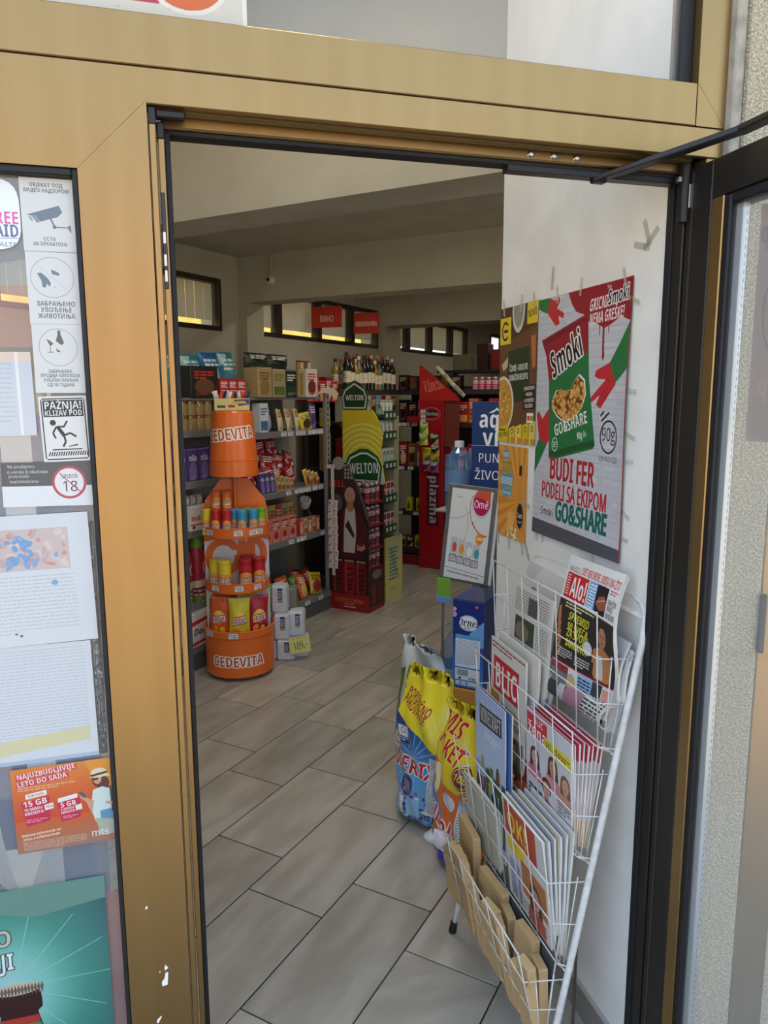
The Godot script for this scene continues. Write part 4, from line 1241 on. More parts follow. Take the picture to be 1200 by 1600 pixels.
func basket(o: Node3D, yt: float, yb: float, xt: float, xb: float, m: Material) -> void:
	var z0 := -1.95
	var z1 := -1.39
	var r := 0.0016
	var bk := part(o, "basket", null, m)
	var st := mb()
	for k in 4:
		var f := k / 3.0
		var x := lerpf(xb, xt, f)
		var y := lerpf(yb, yt, f)
		tube(st, [Vector3(x, y, z0), Vector3(x, y, z1)], r if k < 3 else r * 1.3, 5)
	for k in 7:
		var z := lerpf(z0, z1, k / 6.0)
		tube(st, [Vector3(xt, yt + 0.004, z), Vector3(xb, yb, z)], r, 5)
	part(bk, "front_wires", fin(st), m)
	st = mb()
	for k in 7:
		var z := lerpf(z0, z1, k / 6.0)
		tube(st, [Vector3(xb, yb, z), Vector3(lean_x(yb - 0.02) - 0.004, yb - 0.02, z)], r, 5)
	tube(st, [Vector3((xb + lean_x(yb)) * 0.5, yb - 0.011, z0), Vector3((xb + lean_x(yb)) * 0.5, yb - 0.011, z1)], r, 5)
	tube(st, [Vector3(lean_x(yb - 0.02) - 0.004, yb - 0.02, z0 - 0.008), Vector3(lean_x(yb - 0.02) - 0.004, yb - 0.02, z1 + 0.012)], 0.0028, 6)
	part(bk, "base_wires", fin(st), m)
	for z in [z0, z1]:
		st = mb()
		var zr: float = z + (0.012 if z == z1 else -0.006)
		for k in 3:
			var f := k / 3.0
			var y := lerpf(yb, yt, f)
			tube(st, [Vector3(lerpf(xb, xt, f), y, z), Vector3(lean_x(y) - 0.004, y - 0.006, zr)], r, 5)
		for g in [0.35, 0.7]:
			tube(st, [Vector3(lerpf(xb, lean_x(yb), g), yb - 0.01, z), Vector3(lerpf(xt, lean_x(yt), g) , lerpf(yb, yt, 0.67), z)], r, 5)
		part(bk, "side_wires", fin(st), m)

# a paper or magazine stood in the rack between z0..z1 and y0..y1; its foot at x0, leaning by slope; bend and curl shape the sheet
func paper(n: String, label: String, cat: String, pc: Variant, z0: float, z1: float, y0: float, y1: float, x0: float, slope: float, thick: float, bend := 0.0, skew := 0.0, curl := 0.0, grp := "") -> Node3D:
	var o := thing(n, label, cat, Vector3(x0, y0, (z0 + z1) * 0.5), -PI / 2, grp)
	var w := z1 - z0
	var h := y1 - y0
	var f := func(u: float, v: float) -> Vector3:
		var zz := -slope * v * h + bend * sin(v * PI) * (0.6 + 0.4 * cos(u * 3.0)) + curl * sin(v * TAU + 0.6) * u * u
		return Vector3((u - 0.5) * w + skew * v * h + curl * 0.9 * cos(v * 6.0) * u * u, v * h - 0.06 * skew * u, zz)
	var g := func(u: float, v: float) -> Vector3:
		var q: Vector3 = f.call(u, v)
		return q + Vector3(0.0015 * sin(v * 9.0 + x0 * 900.0), -0.002, -0.0009)
	part(o, "cover", sheetm(f, 14, 16, 0.0006), printed(pc, 0.45) if pc is Pic else pc)
	if thick > 0.002:
		part(o, "pages", sheetm(g, 8, 12, thick), pages_mat())
	return o

func pages_mat() -> Material:
	if not mats.has("pages"):
		var p := pic(8, 256, C(226, 224, 216))
		for k in 128:
			p.r(0, k * 2, 8, 1, C(206, 203, 194))
		mats.pages = printed(p, 0.8)
	return mats.pages

func rack() -> void:
	var wm := mottled(C(206, 206, 202), C(226, 226, 222), 0.4, 6.0, 41)
	var o := thing("newspaper_rack", "white wire newspaper rack leaning on the poster wall", "rack", Vector3.ZERO)
	var path := []
	for y in [0.0, 0.2, 0.5, 0.9, 1.12]:
		path.append(Vector3(lean_x(y), y, -1.375))
	path.append_array([Vector3(lean_x(1.175), 1.175, -1.382), Vector3(lean_x(1.2), 1.2, -1.405), Vector3(lean_x(1.21), 1.21, -1.44), Vector3(lean_x(1.213), 1.213, -1.66), Vector3(lean_x(1.21), 1.21, -1.88), Vector3(lean_x(1.2), 1.2, -1.92), Vector3(lean_x(1.17), 1.17, -1.95)])
	for y in [1.12, 0.9, 0.5, 0.2, 0.0]:
		path.append(Vector3(lean_x(y), y, -1.958))
	part(o, "frame_tube", tubem(path, 0.0085, 10), wm)
	part(o, "top_bar", tubem([Vector3(lean_x(1.17), 1.17, -1.385), Vector3(lean_x(1.178), 1.178, -1.66), Vector3(lean_x(1.17), 1.17, -1.945)], 0.006, 8), wm)
	for z in [-1.375, -1.958]:
		part(o, "foot_cap", lathem([[0.0, 0.0], [0.0115, 0.0], [0.012, 0.002], [0.011, 0.035], [0.0, 0.036]], 12), rubber, Vector3(lean_x(0.0) - 0.002, 0.0, z), Vector3(0, 0, -0.19))
	for z in [-1.4, -1.93]:
		part(o, "rear_strut", tubem([Vector3(lean_x(0.31) + 0.006, 0.31, z), Vector3(0.935, 0.26, z - 0.12 if z > -1.5 else z + 0.06), Vector3(0.945, 0.0, z - 0.14 if z > -1.5 else z + 0.06)], 0.004, 7), mt(C(120, 116, 110), 0.5, 0.5))
	basket(o, 1.19, 0.875, 0.872, 0.888, wm)
	basket(o, 0.918, 0.612, 0.822, 0.844, wm)
	basket(o, 0.662, 0.345, 0.756, 0.803, wm)
	basket(o, 0.39, 0.16, 0.703, 0.752, wm)
	papers()

func papers() -> void:
	var news := C(214, 212, 204)
	var g := RandomNumberGenerator.new()
	g.seed = 21
	# front page
	var p := pic(420, 520, C(222, 221, 216))
	p.t("NALEZI 2", 62, 46, 26, C(120, 118, 116), {"w": 84, "sh": 0.2}); p.t("SVET NEK BRINE, SRBIJA IMA ŽITO", 262, 42, 38, C(196, 40, 46), {"w": 290, "sh": 0.2})
	p.r(16, 62, 170, 96, C(200, 34, 40)); p.t("Alo!", 118, 110, 100, C(244, 240, 238), {"w": 120}); p.words(22, 70, 26, 8, 10, C(240, 200, 200), 3)
	p.r(196, 62, 60, 96, C(110, 160, 206)); p.words(202, 70, 48, 8, 11, C(230, 238, 244), 5, 0.5); p.r(256, 62, 84, 96, C(30, 30, 36)); p.pl([262, 130, 280, 100, 320, 92, 338, 112, 336, 136, 300, 146], C(160, 84, 60)); p.l(270, 120, 330, 104, 3, C(220, 200, 180))
	p.words(352, 64, 60, 2, 9, C(200, 60, 60), 6); p.t("UHAPŠEN", 382, 100, 24, C(36, 34, 34), {"w": 62}); p.t("KNEZ", 374, 122, 24, C(36, 34, 34), {"w": 42}); p.t("NASILNIK", 382, 146, 24, C(36, 34, 34), {"w": 66})
	p.r(0, 166, 420, 236, C(44, 38, 36)); p.words(50, 172, 220, 2, 12, C(226, 218, 150), 7, 0.5)
	for k in 6:
		p.pl([6 + k * 9, 200 + k * 30, 22 + k * 9, 190 + k * 30, 30 + k * 4, 240 + k * 28, 10 + k * 2, 250 + k * 28], C(196, 124, 70))
	for k in 4:
		p.t(["SPREMIO", "50 SVEĆA", "ZA SVOJU", "SAHRANU!"][k], 166, 216 + k * 34, 42, C(232, 222, 50), {"w": 150, "sh": 0.2})
	p.words(40, 348, 110, 4, 10, C(206, 206, 206), 12, 0.45); p.words(164, 352, 100, 4, 10, C(206, 206, 206), 13, 0.45)
	p.head(336, 226, 36, C(50, 38, 30), C(176, 128, 96), C(196, 120, 60), false); p.pl([286, 380, 292, 300, 330, 264, 372, 286, 392, 330, 396, 396, 300, 398], C(190, 128, 74)); p.e(244, 300, 30, 26, C(220, 220, 218)); p.pl([300, 300, 340, 300, 350, 392, 310, 392], C(206, 204, 200))
	p.r(0, 402, 420, 6, C(170, 40, 50)); p.r(0, 412, 130, 40, C(150, 44, 50)); p.r(0, 440, 150, 80, C(120, 120, 130)); p.e(156, 470, 34, 42, C(196, 176, 130)); p.r(196, 410, 100, 110, C(150, 190, 220)); p.words(204, 424, 84, 7, 13, C(40, 60, 90), 3, 0.5); p.r(296, 410, 62, 110, C(60, 62, 70)); p.r(362, 420, 50, 90, C(222, 150, 140)); p.r(370, 470, 36, 40, C(236, 226, 220))
	paper("tabloid", "tabloid with a red masthead and yellow headline sagging over the top basket", "newspaper", p, -1.645, -1.4, 0.925, 1.268, 0.905, 0.12, 0.008, 0.012, 0.02, -0.02)
	# blue lettered newspaper
	p = pic(300, 340, news)
	p.e(90, 120, 40, 50, C(150, 140, 132)); p.head(150, 130, 20, C(90, 80, 70), C(190, 150, 120), C(60, 58, 60), false); p.pl([100, 200, 130, 150, 180, 150, 210, 220, 100, 230], C(60, 58, 60)); p.t("Pos", 220, 180, 110, C(34, 60, 120), {"f": 2, "w": 140, "rot": 0.6}); p.words(20, 250, 260, 8, 11, C(150, 148, 142), 4); p.pl([0, 0, 120, 0, 60, 60, 0, 40], C(196, 194, 190))
	paper("newspaper", "folded newspaper with blue lettering behind the tabloid", "newspaper", p, -1.945, -1.73, 0.885, 1.185, 0.925, 0.185, 0.008, 0.006, 0.04, 0.004)
	p = pic(260, 320, news)
	p.words(20, 16, 220, 9, 9, C(130, 128, 122), 14); p.r(110, 30, 60, 60, C(90, 88, 86)); p.r(30, 110, 130, 150, C(62, 74, 58)); p.e(80, 160, 46, 34, C(120, 112, 90)); p.words(170, 110, 76, 18, 9, C(140, 138, 132), 15); p.words(20, 270, 220, 4, 9, C(140, 138, 132), 16)
	paper("newspaper", "open newspaper with a dark green photograph in the top basket", "newspaper", p, -1.885, -1.66, 0.882, 1.145, 0.9, 0.03, 0.005, 0.004, 0.03, 0.0)
	p = pic(200, 240, C(206, 204, 206))
	p.pl([20, 20, 180, 40, 160, 240, 0, 240], C(50, 44, 54)); p.pl([100, 20, 180, 40, 150, 180, 90, 120], C(150, 60, 100)); p.pl([60, 120, 130, 140, 100, 240, 40, 240], C(90, 96, 150)); p.words(30, 180, 90, 4, 10, C(220, 220, 220), 3)
	for k in 2:
		paper("magazine", "purple and dark paper poking out behind the sagging tabloid", "magazine", p, -1.55 + k * 0.015, -1.405 + k * 0.01, 0.90, 1.12 - k * 0.02, 0.92 + k * 0.011, 0.16, 0.006, 0.01, 0.08, -0.01, "papers behind the tabloid")
	# rolled paper under the tabloid
	p = pic(300, 200, news)
	p.r(20, 60, 100, 120, C(60, 58, 60)); p.pl([60, 60, 90, 50, 130, 190, 100, 190], C(196, 196, 200)); p.r(110, 70, 90, 120, C(170, 120, 140)); p.words(200, 60, 90, 10, 12, C(70, 68, 66), 12, 0.6); p.words(10, 10, 280, 3, 12, C(160, 158, 152), 13)
	var ro := thing("rolled_newspaper", "newspaper folded into a roll under the tabloid's lower edge", "newspaper", Vector3(0.912, 0.884, -1.54), -PI / 2)
	var rf := func(u: float, v: float) -> Vector3:
		var a := -1.9 + v * 5.3
		return Vector3((u - 0.5) * 0.27 + 0.012 * sin(a), 0.036 + 0.032 * sin(a) + 0.014 * u, 0.022 * cos(a) - 0.01)
	part(ro, "sheet", sheetm(rf, 8, 22, 0.002), printed(p, 0.6))
	# second basket
	p = pic(340, 420, news)
	p.words(10, 12, 320, 2, 14, C(150, 60, 60), 5); p.r(30, 60, 250, 120, C(198, 30, 42)); p.t("BLIC", 156, 122, 120, C(240, 236, 234), {"w": 210}); p.r(0, 190, 90, 70, C(196, 140, 60))
	p.t("ZA SKRAĆENO", 210, 220, 34, C(40, 38, 38), {"w": 190}); p.t("RADNO VREME", 210, 256, 34, C(40, 38, 38), {"w": 190}); p.r(10, 290, 320, 120, C(110, 116, 100)); p.words(20, 300, 150, 9, 12, C(220, 218, 210), 6); p.head(250, 334, 28, C(60, 50, 44), C(186, 146, 116), C(70, 76, 96), false)
	paper("newspaper", "newspaper with a red masthead at the far end of second basket", "newspaper", p, -1.905, -1.685, 0.632, 0.985, 0.853, -0.025, 0.004, 0.0, 0.05, 0.0)
	for k in 3:
		paper("newspaper", "plain folded newspaper standing behind the red masthead paper", "newspaper", mt(news, 0.8), -1.91 + k * 0.01, -1.67, 0.63, 0.995 - k * 0.006, 0.86 + k * 0.007, 0.03 + k * 0.05, 0.008, 0.004, 0.05, 0.004, "folded papers in the second basket")
	# comic with green crowd on blue
	p = pic(280, 400, C(150, 172, 214))
	p.grad(0, 0, 280, 200, C(168, 184, 222), C(188, 206, 232)); p.pl([40, 40, 250, 30, 252, 80, 40, 92], C(70, 72, 78)); p.t("MINECRAFT", 146, 60, 54, C(196, 198, 200), {"w": 190, "out": C(44, 44, 50), "ow": 4, "rot": -0.04}); p.words(90, 104, 150, 2, 11, C(220, 226, 240), 2)
	for k in 90:
		var y := g.randf_range(170, 400)
		p.r(g.randf_range(0, 260) , y, g.randf_range(16, 44), g.randf_range(16, 40), [C(52, 84, 44), C(34, 58, 34), C(84, 116, 50), C(70, 60, 44), C(40, 70, 60), C(120, 60, 50), C(150, 160, 60)][k % 7])
	p.r(170, 340, 60, 50, C(196, 186, 60))
	paper("comic", "blue comic with a blocky green landscape on its cover", "magazine", p, -1.89, -1.69, 0.395, 0.835, 0.81, -0.015, 0.003, 0.0, -0.03, 0.0)
	paper("comic", "plain blue comic tucked behind the landscape comic", "magazine", mt(C(70, 112, 176), 0.35), -1.88, -1.672, 0.395, 0.83, 0.815, 0.0, 0.004, 0.0, -0.03, 0.0)
	# women's weekly
	p = pic(340, 440, C(206, 206, 212))
	p.r(10, 14, 160, 110, C(200, 34, 56)); p.t("BLIC", 104, 36, 40, C(244, 240, 240), {"w": 70}); p.t("žena", 90, 84, 84, C(244, 240, 240), {"w": 140}); p.r(150, 70, 190, 60, C(230, 206, 40)); p.t("VELIKI", 200, 100, 44, C(60, 110, 50), {"w": 86}); p.words(250, 90, 80, 2, 14, C(90, 70, 30), 3)
	p.head(70, 210, 34, C(70, 48, 38), C(214, 170, 150), C(206, 120, 140)); p.head(300, 210, 32, C(130, 90, 50), C(206, 160, 130), C(200, 150, 130)); p.head(210, 180, 34, C(84, 54, 38), C(196, 146, 120), C(214, 140, 150)); p.head(160, 310, 36, C(60, 46, 40), C(200, 154, 128), C(220, 222, 228), false)
	p.words(250, 300, 84, 4, 16, C(90, 90, 96), 6, 0.5); p.e(170, 392, 28, 28, C(196, 50, 90)); p.words(20, 360, 110, 3, 20, C(60, 60, 70), 8, 0.6); p.t("medač", 220, 424, 40, C(216, 170, 30), {"w": 190}); p.r(300, 380, 40, 50, C(220, 150, 70))
	paper("weekly", "women's weekly with red masthead fronting a thick stack", "magazine", p, -1.655, -1.425, 0.622, 0.87, 0.851, -0.045, 0.004, 0.0, 0.0, 0.0)
	var pp := pic(60, 80, C(214, 212, 208)); pp.r(0, 0, 60, 14, C(190, 60, 80)); pp.r(0, 60, 60, 20, C(200, 170, 70))
	for k in 7:
		paper("weekly", "weekly magazine in the thick stack behind the front weekly", "magazine", pp, -1.65 + k * 0.006, -1.42 + k * 0.003, 0.62, 0.87 + 0.003 * (k % 3), 0.854 + k * 0.0035, -0.03 + k * 0.026, 0.004, 0.0, 0.0, 0.0, "weeklies stacked in the second basket")
	# third basket
	p = pic(260, 340, C(190, 92, 44))
	p.pl([0, 120, 60, 90, 150, 96, 230, 60, 260, 40, 260, 0, 0, 0], C(120, 46, 28)); p.pl([60, 190, 130, 150, 220, 170, 250, 220, 200, 200, 120, 196], C(40, 30, 28)); p.pl([90, 226, 180, 206, 250, 250, 240, 300, 160, 280], C(214, 118, 50)); p.t("TIGER", 190, 90, 40, C(240, 232, 224), {"w": 80}); p.pl([0, 240, 90, 240, 160, 340, 0, 340], C(110, 40, 80)); p.r(20, 130, 34, 24, C(236, 232, 226))
	paper("activity_book", "orange activity book standing at the back of the third basket", "magazine", p, -1.735, -1.515, 0.4, 0.735, 0.822, 0.12, 0.006, 0.0, 0.015, 0.0)
	p = pic(260, 340, C(206, 206, 200))
	p.r(10, 10, 200, 110, C(190, 70, 36)); p.t("OK!", 90, 70, 90, C(236, 206, 60), {"w": 120}); p.pl([20, 130, 140, 110, 120, 170, 20, 170], C(230, 200, 40)); p.r(100, 160, 150, 110, C(176, 110, 60)); p.head(180, 236, 32, C(70, 48, 40), C(206, 160, 136), C(190, 80, 60)); p.r(20, 200, 70, 130, C(150, 160, 190)); p.words(20, 290, 220, 4, 11, C(90, 90, 96), 4)
	paper("tv_guide", "glossy guide with orange and yellow cover fronting the third basket", "magazine", p, -1.65, -1.42, 0.352, 0.64, 0.807, -0.115, 0.004, 0.0, 0.0, 0.0)
	for k in 5:
		var q := mt([C(206, 204, 196), C(180, 186, 200), C(214, 208, 190), C(196, 190, 200), C(210, 212, 206)][k], 0.4)
		paper("tv_guide", "thin %s magazine stacked behind the orange and yellow guide" % ["cream", "bluish", "straw coloured", "lilac grey", "white"][k], "magazine", q, -1.645 + k * 0.008, -1.412 + k * 0.003, 0.352, 0.645 + 0.005 * k, 0.81 + k * 0.0035, -0.095 + k * 0.036, 0.005, 0.0, 0.0, 0.0, "magazines in the third basket")
	for k in 5:
		var q := mt([C(182, 184, 170), C(160, 166, 156), C(196, 196, 184), C(172, 180, 178), C(190, 188, 172)][k], 0.4)
		paper("catalogue", "%s catalogue at the far end of the third basket" % ["pale olive", "grey green", "off white", "bluish grey", "sand coloured"][k], "magazine", q, -1.945 + k * 0.01, -1.715 + k * 0.004, 0.355, 0.55 - 0.008 * k, 0.807 + k * 0.0035, -0.115 + k * 0.03, 0.005, 0.0, 0.0, 0.0, "catalogues in the third basket")
	# bottom basket: bundles of brown folded bags
	var tan := mottled(C(178, 146, 100), C(206, 176, 128), 0.85, 8.0, 43)
	tan.uv1_world_triplanar = false
	var blk := boxm(Vector3(1, 1, 1), 0.03, Vector3(0, 0.5, 0))
	var piles := [[-1.87, 0, 0.255, 0.15, -0.05], [-1.9, 1, 0.2, 0.1, 0.1], [-1.8, 1, 0.215, 0.11, -0.06], [-1.715, 0, 0.2, 0.13, 0.05], [-1.735, 1, 0.165, 0.07, -0.1], [-1.66, 1, 0.19, 0.06, 0.14], [-1.61, 0, 0.175, 0.1, -0.08], [-1.61, 1, 0.14, 0.07, 0.05], [-1.545, 1, 0.185, 0.055, -0.12], [-1.515, 0, 0.2, 0.08, 0.06], [-1.49, 1, 0.13, 0.06, 0.1], [-1.435, 0, 0.165, 0.07, -0.05], [-1.43, 1, 0.2, 0.05, 0.08], [-1.405, 1, 0.15, 0.03, 0.0]]
	for s in piles:
		one("paper_bag_bundle", blk, tan, "%s bundle of folded brown paper in the %s of the bottom basket" % ["tall" if s[2] > 0.19 else ("middling" if s[2] > 0.16 else "short"), "back row" if s[1] == 0 else "front row"], "paper bundle", Vector3(0.786 if s[1] == 0 else 0.762, 0.15, s[0]), Vector3(s[4], s[4] * 2.0, 0.02 if s[1] == 0 else 0.16), "brown paper bundles in the bottom basket", Vector3(0.024, s[2], s[3]))
	var q2 := mt(C(84, 88, 90), 0.15)
	paper("dark_folder", "dark glossy folder leaning behind the brown paper bundles", "folder", q2, -1.75, -1.41, 0.16, 0.4, 0.79, 0.1, 0.004, 0.0, 0.02, 0.0)
	# crumpled clear bag caught on the far corner
	var bf := func(u: float, v: float) -> Vector3:
		var a := u * TAU
		var r := 0.035 * sin(v * PI) * (1.0 + 0.3 * sin(a * 3.0 + v * 7.0)) + 0.004
		return Vector3(r * cos(a) - 0.05 * v, 0.07 * v + 0.01 * sin(a * 2.0), r * 0.8 * sin(a) + 0.03 * v)
	one("crumpled_bag", sheetm(bf, 18, 10), glassy(C(206, 208, 212), 0.6, 0.2), "crumpled clear plastic bag hooked on the rack's far lower corner", "plastic bag", Vector3(0.725, 0.325, -1.93), Vector3.ZERO)

# ---------------------------------------------------------------- goods on the floor past the rack
func front_goods() -> void:
	var g := RandomNumberGenerator.new()
	g.seed = 33
	# blue and yellow sack
	var p := pic(420, 860, C(40, 96, 176))
	for k in 860:
		p.r(0, k, 420, 1, C(24, 52, 120).lerp(C(96, 170, 222), clampf((k - 260) / 300.0, 0, 1)))
	for k in 16:
		p.l(200, 470, 200 + cos(k * 0.39) * 330, 470 + sin(k * 0.39) * 330, 5, C(132, 190, 230))
	p.pl([0, 0, 420, 0, 420, 400, 360, 420, 290, 380, 0, 250], C(232, 216, 44)); p.t("PORODIČNO", 170, 170, 62, C(150, 24, 48), {"w": 250, "rot": 0.28}); p.t("PAKOVANJE", 150, 226, 62, C(150, 24, 48), {"w": 250, "rot": 0.28})
	p.r(60, 320, 76, 60, C(226, 230, 232)); p.ring(98, 344, 18, 18, 4, C(90, 100, 110)); p.r(60, 380, 84, 34, C(36, 60, 120)); p.words(66, 386, 70, 2, 12, C(230, 232, 236), 3)
	p.t("MERIX", 180, 520, 124, C(206, 32, 40), {"w": 330, "rot": 0.06, "sh": 0.15, "out": C(236, 240, 244), "ow": 6})
	p.e(150, 640, 50, 64, C(66, 48, 116)); p.words(118, 616, 64, 5, 14, C(206, 196, 226), 4, 0.45)
	for k in 120:
		var y := g.randf_range(660, 850)
		p.e(g.randf_range(0, 420), y, g.randf_range(6, 16), g.randf_range(5, 12), [C(112, 96, 170), C(150, 134, 200), C(70, 60, 120), C(226, 226, 236), C(96, 130, 96)][k % 5])
	p.pl([150, 700, 260, 690, 270, 790, 170, 800], C(140, 196, 230)); p.pl([60, 720, 130, 710, 140, 800, 80, 800], C(236, 234, 230)); p.r(300, 440, 90, 330, C(214, 220, 228)); p.words(306, 450, 78, 28, 11, C(96, 100, 120), 9, 0.4); p.t("10 kg", 340, 790, 46, C(24, 30, 60), {"w": 90}); p.r(0, 842, 420, 18, C(214, 200, 50)); p.r(0, 0, 8, 8, C(60, 110, 180))
	one("detergent_sack", sack(0.30, 0.595, 0.15, -0.05, 0.4), printed(p, 0.28, 0.4), "blue and yellow washing powder sack with red lettering", "sack", Vector3(0.868, 0, -2.565), Vector3(-0.12, deg_to_rad(-62), 0.03))
	# orange sack
	p = pic(420, 860, C(226, 112, 40))
	p.pl([0, 0, 420, 0, 420, 330, 300, 420, 0, 300], C(232, 206, 40)); p.t("MIS", 140, 120, 120, C(196, 30, 44), {"w": 180, "rot": 0.15, "out": C(240, 230, 120), "ow": 4}); p.t("PAKET", 170, 230, 120, C(196, 30, 44), {"w": 260, "rot": 0.15, "out": C(240, 230, 120), "ow": 4}); p.e(330, 320, 54, 60, C(120, 40, 60)); p.ring(330, 320, 46, 52, 5, C(232, 206, 40)); p.t("100", 330, 320, 50, C(232, 206, 40), {"w": 66, "rot": 0.15})
	p.e(100, 420, 60, 76, C(236, 222, 180)); p.e(100, 424, 22, 30, C(170, 150, 60)); p.pl([0, 480, 130, 470, 190, 560, 200, 660, 0, 640], C(92, 140, 196)); p.e(240, 480, 52, 46, C(206, 226, 240)); p.pl([214, 460, 262, 456, 268, 500, 220, 506], C(240, 244, 248))
	p.t("Rubel", 120, 600, 140, C(206, 32, 50), {"w": 300, "rot": 0.22, "out": C(240, 240, 244), "ow": 8})
	p.pl([310, 460, 400, 460, 400, 720, 310, 720], C(226, 232, 236)); p.r(310, 440, 90, 24, C(120, 180, 214)); p.words(316, 470, 76, 20, 12, C(110, 120, 140), 5, 0.4)
	for k in 5:
		p.e(60 + (k % 2) * 110 + k * 14, 680 + k * 24, 50, 34, C(238, 228, 190), k * 0.7); p.e(70 + (k % 2) * 110 + k * 14, 684 + k * 24, 14, 12, C(190, 170, 60))
	p.pl([90, 640, 150, 620, 190, 700, 150, 740, 100, 710], C(206, 84, 44)); p.pl([0, 780, 420, 740, 420, 860, 0, 860], C(38, 40, 176)); p.r(0, 0, 8, 8, C(220, 120, 44)); p.r(300, 760, 70, 70, C(222, 100, 36))
	one("detergent_sack", sack(0.29, 0.61, 0.13, 0.0, 2.1), printed(p, 0.28, 0.4), "orange washing powder sack with yellow top behind the rack", "sack", Vector3(0.893, 0, -2.26), Vector3(-0.04, deg_to_rad(-80), -0.02))
	# white and green sack behind
	p = pic(300, 600, C(198, 204, 206))
	p.pl([0, 150, 60, 130, 70, 420, 0, 430], C(66, 130, 52)); p.pl([200, 260, 300, 200, 300, 600, 160, 600], C(74, 136, 60)); p.r(40, 380, 90, 200, C(214, 214, 214)); p.ring(80, 420, 24, 24, 4, C(120, 50, 50)); p.words(46, 460, 80, 12, 10, C(120, 120, 124), 4); p.pl([180, 420, 250, 400, 260, 470, 190, 480], C(206, 210, 206))
	one("detergent_sack", sack(0.27, 0.64, 0.13, 0.09, 4.4), printed(p, 0.3, 0.3), "silvery white and green washing powder sack at the back", "sack", Vector3(0.945, 0, -2.86), Vector3(-0.1, deg_to_rad(-62), 0.06))
	# powder cartons
	p = pic(300, 820, C(30, 60, 140))
	for k in 820:
		p.r(0, k, 300, 1, C(26, 46, 120).lerp(C(70, 130, 206), clampf((k - 300) / 400.0, 0, 1)))
	p.pl([160, 300, 300, 170, 300, 420, 180, 420], C(110, 170, 224)); p.e(150, 200, 96, 74, C(206, 216, 232)); p.e(150, 200, 78, 58, C(236, 240, 244)); p.t("Ornel", 150, 196, 92, C(30, 34, 60), {"f": 2, "w": 200, "sh": 0.2}); p.words(110, 238, 80, 2, 14, C(70, 80, 120), 3)
	p.r(26, 316, 240, 310, C(226, 232, 240)); p.r(26, 316, 240, 40, C(96, 160, 214)); p.words(36, 366, 220, 20, 12, C(130, 140, 160), 6, 0.4)
	p.r(26, 640, 240, 110, C(232, 236, 240))
	for k in 22:
		p.r(44 + k * 5, 650, [2, 3, 1, 4][k % 4], 60, C(40, 44, 60))
	p.r(60, 722, 24, 22, C(40, 44, 60)); p.t("4 kg", 190, 734, 40, C(30, 34, 60), {"w": 64}); p.r(30, 762, 230, 40, C(220, 228, 236)); p.e(80, 782, 12, 12, C(120, 130, 150)); p.e(140, 782, 12, 12, C(120, 130, 150)); p.e(230, 40, 16, 14, C(206, 90, 80)); p.e(8, 80, 26, 20, C(206, 170, 220)); p.e(8, 130, 30, 26, C(190, 160, 214)); p.r(0, 0, 20, 20, C(38, 44, 84))
	one("powder_carton", carton(), printed(p, 0.35), "blue washing powder carton on top of the orange one", "carton", sp(2.965, -1.148, 0.405), Vector3(0, ACROSS, 0), "", Vector3(0.147, 0.398, 0.23))
	p = pic(300, 820, C(222, 150, 70))
	p.grad(0, 300, 300, 520, C(222, 150, 70), C(170, 96, 60)); p.e(150, 190, 90, 40, C(232, 176, 110)); p.t("Ornel", 150, 200, 92, C(40, 34, 50), {"f": 2, "w": 200, "sh": 0.2}); p.words(100, 240, 90, 1, 14, C(90, 60, 60), 3); p.l(0, 330, 300, 330, 4, C(230, 170, 100)); p.words(40, 420, 200, 8, 20, C(232, 190, 130), 3, 0.4)
	one("powder_carton", carton(), printed(p, 0.35), "orange washing powder carton under the blue one", "carton", sp(2.965, -1.148, 0.0), Vector3(0, ACROSS, 0), "", Vector3(0.147, 0.404, 0.23))
	# water display: grey plinth, bottles, header board
	var pl := thing("water_plinth", "grey plinth carrying the big water bottles", "plinth", sp(3.62, -1.3, 0), ACROSS)
	part(pl, "body", bbm(Vector3(-0.1, 0, -0.24), Vector3(0.3, 1.06, 0.1), 0.006), mt(C(104, 106, 108), 0.6))
	part(pl, "top_board", bbm(Vector3(-0.315, 1.06, -0.245), Vector3(0.305, 1.075, 0.105), 0.004), mt(C(132, 134, 136), 0.5))
	var wb := StandardMaterial3D.new()
	wb.albedo_color = Color(0.32, 0.55, 0.78, 0.35)
	wb.transparency = BaseMaterial3D.TRANSPARENCY_ALPHA
	wb.roughness = 0.08
	var capm := mt(C(206, 214, 224), 0.4)
	for b in [[3.6, -1.515, 1.075, 0.36, 0.15], [3.77, -1.48, 1.075, 0.36, 0.15], [3.63, -1.35, 1.075, 0.36, 0.15]]:
		var w := thing("water_bottle", "large blue tinted water bottle on the grey plinth", "bottle", sp(b[0], b[1], b[2]), ACROSS, "water bottles on the plinth")
		part(w, "body", water_body(), wb, Vector3.ZERO, Vector3.ZERO, "", Vector3(b[4], b[3], b[4]))
		part(w, "water", lathem([[0.0, 0.004], [0.062, 0.004], [0.068, 0.02], [0.068, 0.21], [0.0, 0.21]], 18), glassy(C(120, 170, 206), 0.3, 0.02))
		part(w, "cap", lathem([[0.0, 0.99], [0.16, 0.99], [0.17, 0.97], [0.17, 0.9], [0.0, 0.9]], 14), capm, Vector3.ZERO, Vector3.ZERO, "", Vector3(b[4], b[3], b[4]))
		part(w, "label", lathem([[0.503, 0.26], [0.506, 0.26], [0.506, 0.58], [0.503, 0.58]], 18), mt(C(92, 132, 176), 0.4), Vector3.ZERO, Vector3.ZERO, "", Vector3(b[4], b[3], b[4]))
	var lo := thing("water_bottle", "big blue water bottle standing on the floor left of the cartons", "bottle", sp(3.2, -1.352, 0.0), ACROSS)
